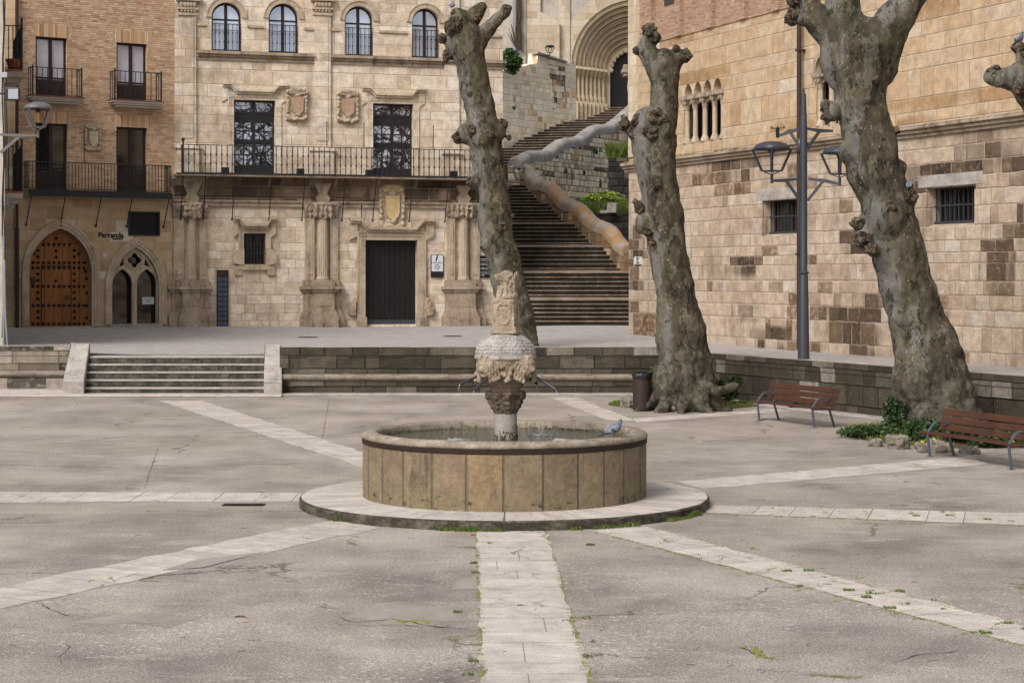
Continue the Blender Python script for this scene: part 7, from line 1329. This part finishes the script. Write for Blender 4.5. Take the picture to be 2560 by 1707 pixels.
Y6 = 86.0; k6 = 57 / F; Yq = 58.5; kq = Yq / F; wl = thing('terrace_lamp', 'grey lantern half hidden behind the leaning tree in front of the stairs', 'street lamp', W(1262, 452, Yq)); lantern(wl, W(1297, 449, Yq), 35 * kq, R(8), M['lampgrey2']); mb = MB(); mb.tube([W(1235, 456, Yq), W(1297, 456, Yq)], .035, 8); mb.tube([W(1246, 452, Yq + .2), Vector((W(1246, 452, Yq + .2).x, Yq + .2, 1.1))], .07, 8); build(mb, 'bracket', M['lampgrey2'], wl)
Y7 = 96.5; k7 = Y7 / F; wl = thing('wall_lamp', 'small dark green lantern on a curved bracket on the rubble wall below the church', 'wall lamp', W(1343, 140, Y7)); lantern(wl, W(1374.5, 134, Y7), 20 * k7, R(20), M['iron']); mb = MB(); mb.tube([W(1342, 136, Y7), W(1358, 140, Y7), W(1374, 139, Y7)], .05, 6); build(mb, 'bracket', M['iron'], wl)
# ------------------------------------------------------------------ pigeons
def pigeon(label, p, heading, s=1.0, sleep=0):
    t = thing('pigeon', label, 'pigeon', p, 'pigeons'); q = Quaternion((0, 0, 1), heading); P = lambda x, y, z: Vector(p) + q @ (Vector((x, y, 0)) * s) + Vector((0, 0, z * s)); mb = MB()
    mb.tube([P(-.13, 0, .055), P(-.09, 0, .085), P(-.02, 0, .115), P(.05, 0, .14), P(.09, 0, .165), P(.108, 0, .20), P(.115, 0, .23)], [.02, .042, .062, .062, .047, .032, .027], 12); mb.ball(P(.12, 0, .24), .031 * s, 10, 8); mb.ball(P(.06, 0, .14), .06 * s, 12, 8); g = remesh(mb, .008, 2); build(g, 'body', M['pigeon'], t, smooth=True)
    for y in (-1, 1):
        mb = MB(); mb.ball(P(-.02, y * .048, .125), (.105 * s, .022 * s, .05 * s), 12, 8, q @ Quaternion((0, 1, 0), R(-22))); w = build(mb, 'wing', M['pigeon_pale'], t, smooth=True); mb = MB()
        for x0 in (-.075, -.04): mb.tube([P(x0 - .01, y * .066, .135), P(x0 + .01, y * .074, .11), P(x0 + .045, y * .070, .085)], [.007 * s, .009 * s, .006 * s], 6)
        build(mb, 'wing_bar', M['pigeon_dark'], w); mb = MB(); mb.tube([P(.02, y * .025, .07), P(.03, y * .025, .0)], .006 * s, 5)
        for a in (-.5, 0, .5): mb.tube([P(.03, y * .025, .005), P(.03 + .035 * math.cos(a), y * .025 + .035 * math.sin(a), .004)], .004 * s, 5)
        build(mb, 'leg', M['pinkleg'], t)
    mb = MB(); mb.obox(P(-.18, 0, .045), q @ Vector((.075 * s, 0, .02 * s)), q @ Vector((0, .03 * s, 0)), Vector((0, 0, .008 * s))); build(mb, 'tail', M['pigeon_dark'], t, bevel=.004); mb = MB(); mb.tube([P(.145, 0, .238), P(.172, 0, .228)], [.009 * s, .002 * s], 6); build(mb, 'beak', M['blackpanel'], t); mb = MB()
    for y in (-1, 1): mb.ball(P(.13, y * .026, .246), .005 * s, 6, 5)
    build(mb, 'eye', M['terracotta'], t)
a = math.atan2(1523 - 1261, -(1098 - 1076)); pp = Vector((W(1523, 1098, 26.25).x, 26.25, 1.093)); pp.x = CX + 1.99 * math.sin(R(51)); pp.y = CY - 1.99 * math.cos(R(51)); pigeon('blue grey pigeon standing on the fountain rim', pp, R(28), .95)
pigeon('dark pigeon perched on the very top of the leaning tree', W(1131, 24, 56.9), R(80), 1.0); pigeon('pigeon perched on a burl of the forked tree seen from behind', W(2275, 476, Y3 - .3), R(60), .95); pigeon('pigeon on the stub at the right edge of the picture', W(2548, 113, Y4), R(-75), .95)
# ------------------------------------------------------------------ weeds in the joints and at the kerb, litter
rg = random.Random(41)
def tufts(pts, name, mat, n, h, spread, size=.01):
    mb = MB()
    for u, v in pts:
        c = G(u, v); m = int(n * rg.uniform(.2, 1.8))
        if rg.random() < .35: continue
        c += Vector((rg.gauss(0, .08), rg.gauss(0, .12), 0)); blades(mb, rg, c.x - spread, c.x + spread, c.y - spread * .8, c.y + spread * .8, lambda x, y: .003, m, h, size)
    struct(mb, name, M[mat], 'stuff')
def along(A, Bp, n, jit=3): return [(A[0] + (Bp[0] - A[0]) * t + rg.uniform(-jit, jit), A[1] + (Bp[1] - A[1]) * t + rg.uniform(-jit * .4, jit * .4)) for t in [rg.random() for _ in range(n)]]
mb = MB()
for k in range(3400):
    a = rg.uniform(R(-150), R(-20)); 
    if noise.noise(Vector((math.cos(a) * 4, math.sin(a) * 4, 5))) + .45 * noise.noise(Vector((a * 14, 3, 3))) + .35 * math.cos(a + R(45)) < .16: continue
    r_ = 3.03 + abs(rg.gauss(0, .03)); blades(mb, rg, CX + r_ * math.cos(a) - .01, CX + r_ * math.cos(a) + .01, CY + r_ * math.sin(a) - .01, CY + r_ * math.sin(a) + .01, lambda x, y: .0, 1, .035 + .06 * max(0, noise.noise(Vector((a * 9, 1, 2))) + .2), .007)
struct(mb, 'kerb_grass', M['grass'], 'stuff')
# moss cushions filling joints
def moss(pts, w, name='joint_moss'):
    mb = MB()
    for u, v in pts:
        c = G(u, v)
        for k in range(5): s = w * rg.uniform(.3, 1); mb.ball(c + Vector((rg.gauss(0, w), rg.gauss(0, w * 1.2), .002)), (s, s * 1.1, s * .35), 6, 4)
    struct(mb, name, M['moss'], 'stuff')
EDG = [((1364, 1329), (1476, 1707), 46), ((1192, 1330), (1206, 1707), 34), ((1490, 1330), (2559, 1613), 40), ((1625, 1320), (2542, 1561), 36), ((1765, 1284), (2560, 1314), 26)]
EDG += [((u0, v0), (u1, v1), 5) for (u0, v0), (u1, v1) in (((1590, 1372), (1720, 1345)), ((1735, 1400), (1900, 1372)), ((1840, 1440), (2005, 1408)), ((1985, 1478), (2160, 1442)), ((2075, 1505), (2230, 1475)), ((2225, 1535), (2370, 1510)), ((2390, 1590), (2540, 1556)), ((1950, 1262), (1962, 1284)), ((2050, 1266), (2064, 1287)), ((2157, 1270), (2168, 1289)), ((2275, 1274), (2290, 1294)), ((2380, 1277), (2395, 1297)))]
for A, Bp, n in EDG: moss(along(A, Bp, n * 3, 3), .015); tufts(along(A, Bp, max(1, n // 6), 3), 'joint_weeds', 'grass', 14, .02, .035, .005)
tufts([(2005, 1285), (2110, 1283), (2160, 1284), (2280, 1290), (2390, 1292), (2470, 1300), (2540, 1304)], 'joint_weeds', 'grass', 30, .025, .05, .006)
tufts([(1865, 1378), (1875, 1374), (2185, 1490), (2170, 1494), (2215, 1488), (2240, 1482), (2110, 1470), (2260, 1525), (2290, 1524), (2330, 1518), (2200, 1545), (2345, 1585), (2510, 1570), (2535, 1560), (2470, 1578), (1970, 1430), (2010, 1428), (1930, 1412)], 'joint_weeds', 'grass', 45, .025, .06, .006)
tufts([(1192, 1410), (1190, 1425), (1195, 1432), (1440, 1552), (1446, 1570), (1450, 1545), (1150, 1528), (1155, 1530), (1455, 1640), (1200, 1640), (1203, 1690)], 'joint_weeds', 'grass', 36, .025, .045, .005)
moss([(1000 + k * 14, 1552 + rg.uniform(-3, 3)) for k in range(6)] + [(230, 1452), (250, 1448), (275, 1446)] + [(1880 + k * 6, 1620 + k * 4) for k in range(7)], .03)
moss([(10, 1030), (60, 1012), (190, 1010), (370, 1012), (400, 1012)], .03)
for u, v, l, w, lb, mt in ((1476, 1363, .055, .022, 'brown cigar like stub lying on the gravel right of the central stone strip', 'litter'), (1183, 1338, .03, .02, 'small red leaf by the head of the central stone strip', 'terracotta'), (600, 1542, .05, .012, 'broken brown twig piece on the gravel at lower left', 'litter')):
    c = G(u, v); mb = MB(); mb.tube([c + Vector((-l, 0, w * .6)), c + Vector((0, .01, w * .75)), c + Vector((l, -.01, w * .6))], [w * .5, w * .62, w * .5], 8); solo(mb, 'debris', M[mt], lb, 'debris', c)
mb = MB()
for k in range(46):
    c = G(rg.uniform(0, 2560), rg.uniform(1010, 1700)); a = rg.uniform(0, 3.14); l = rg.uniform(.015, .06); d = Vector((math.cos(a), math.sin(a), 0)) * l; mb.tube([c - d + Vector((0, 0, .005)), c + Vector((0, 0, .009)), c + d + Vector((0, 0, .005))], .0028, 4)
struct(mb, 'twig_litter', M['litter'], 'stuff')
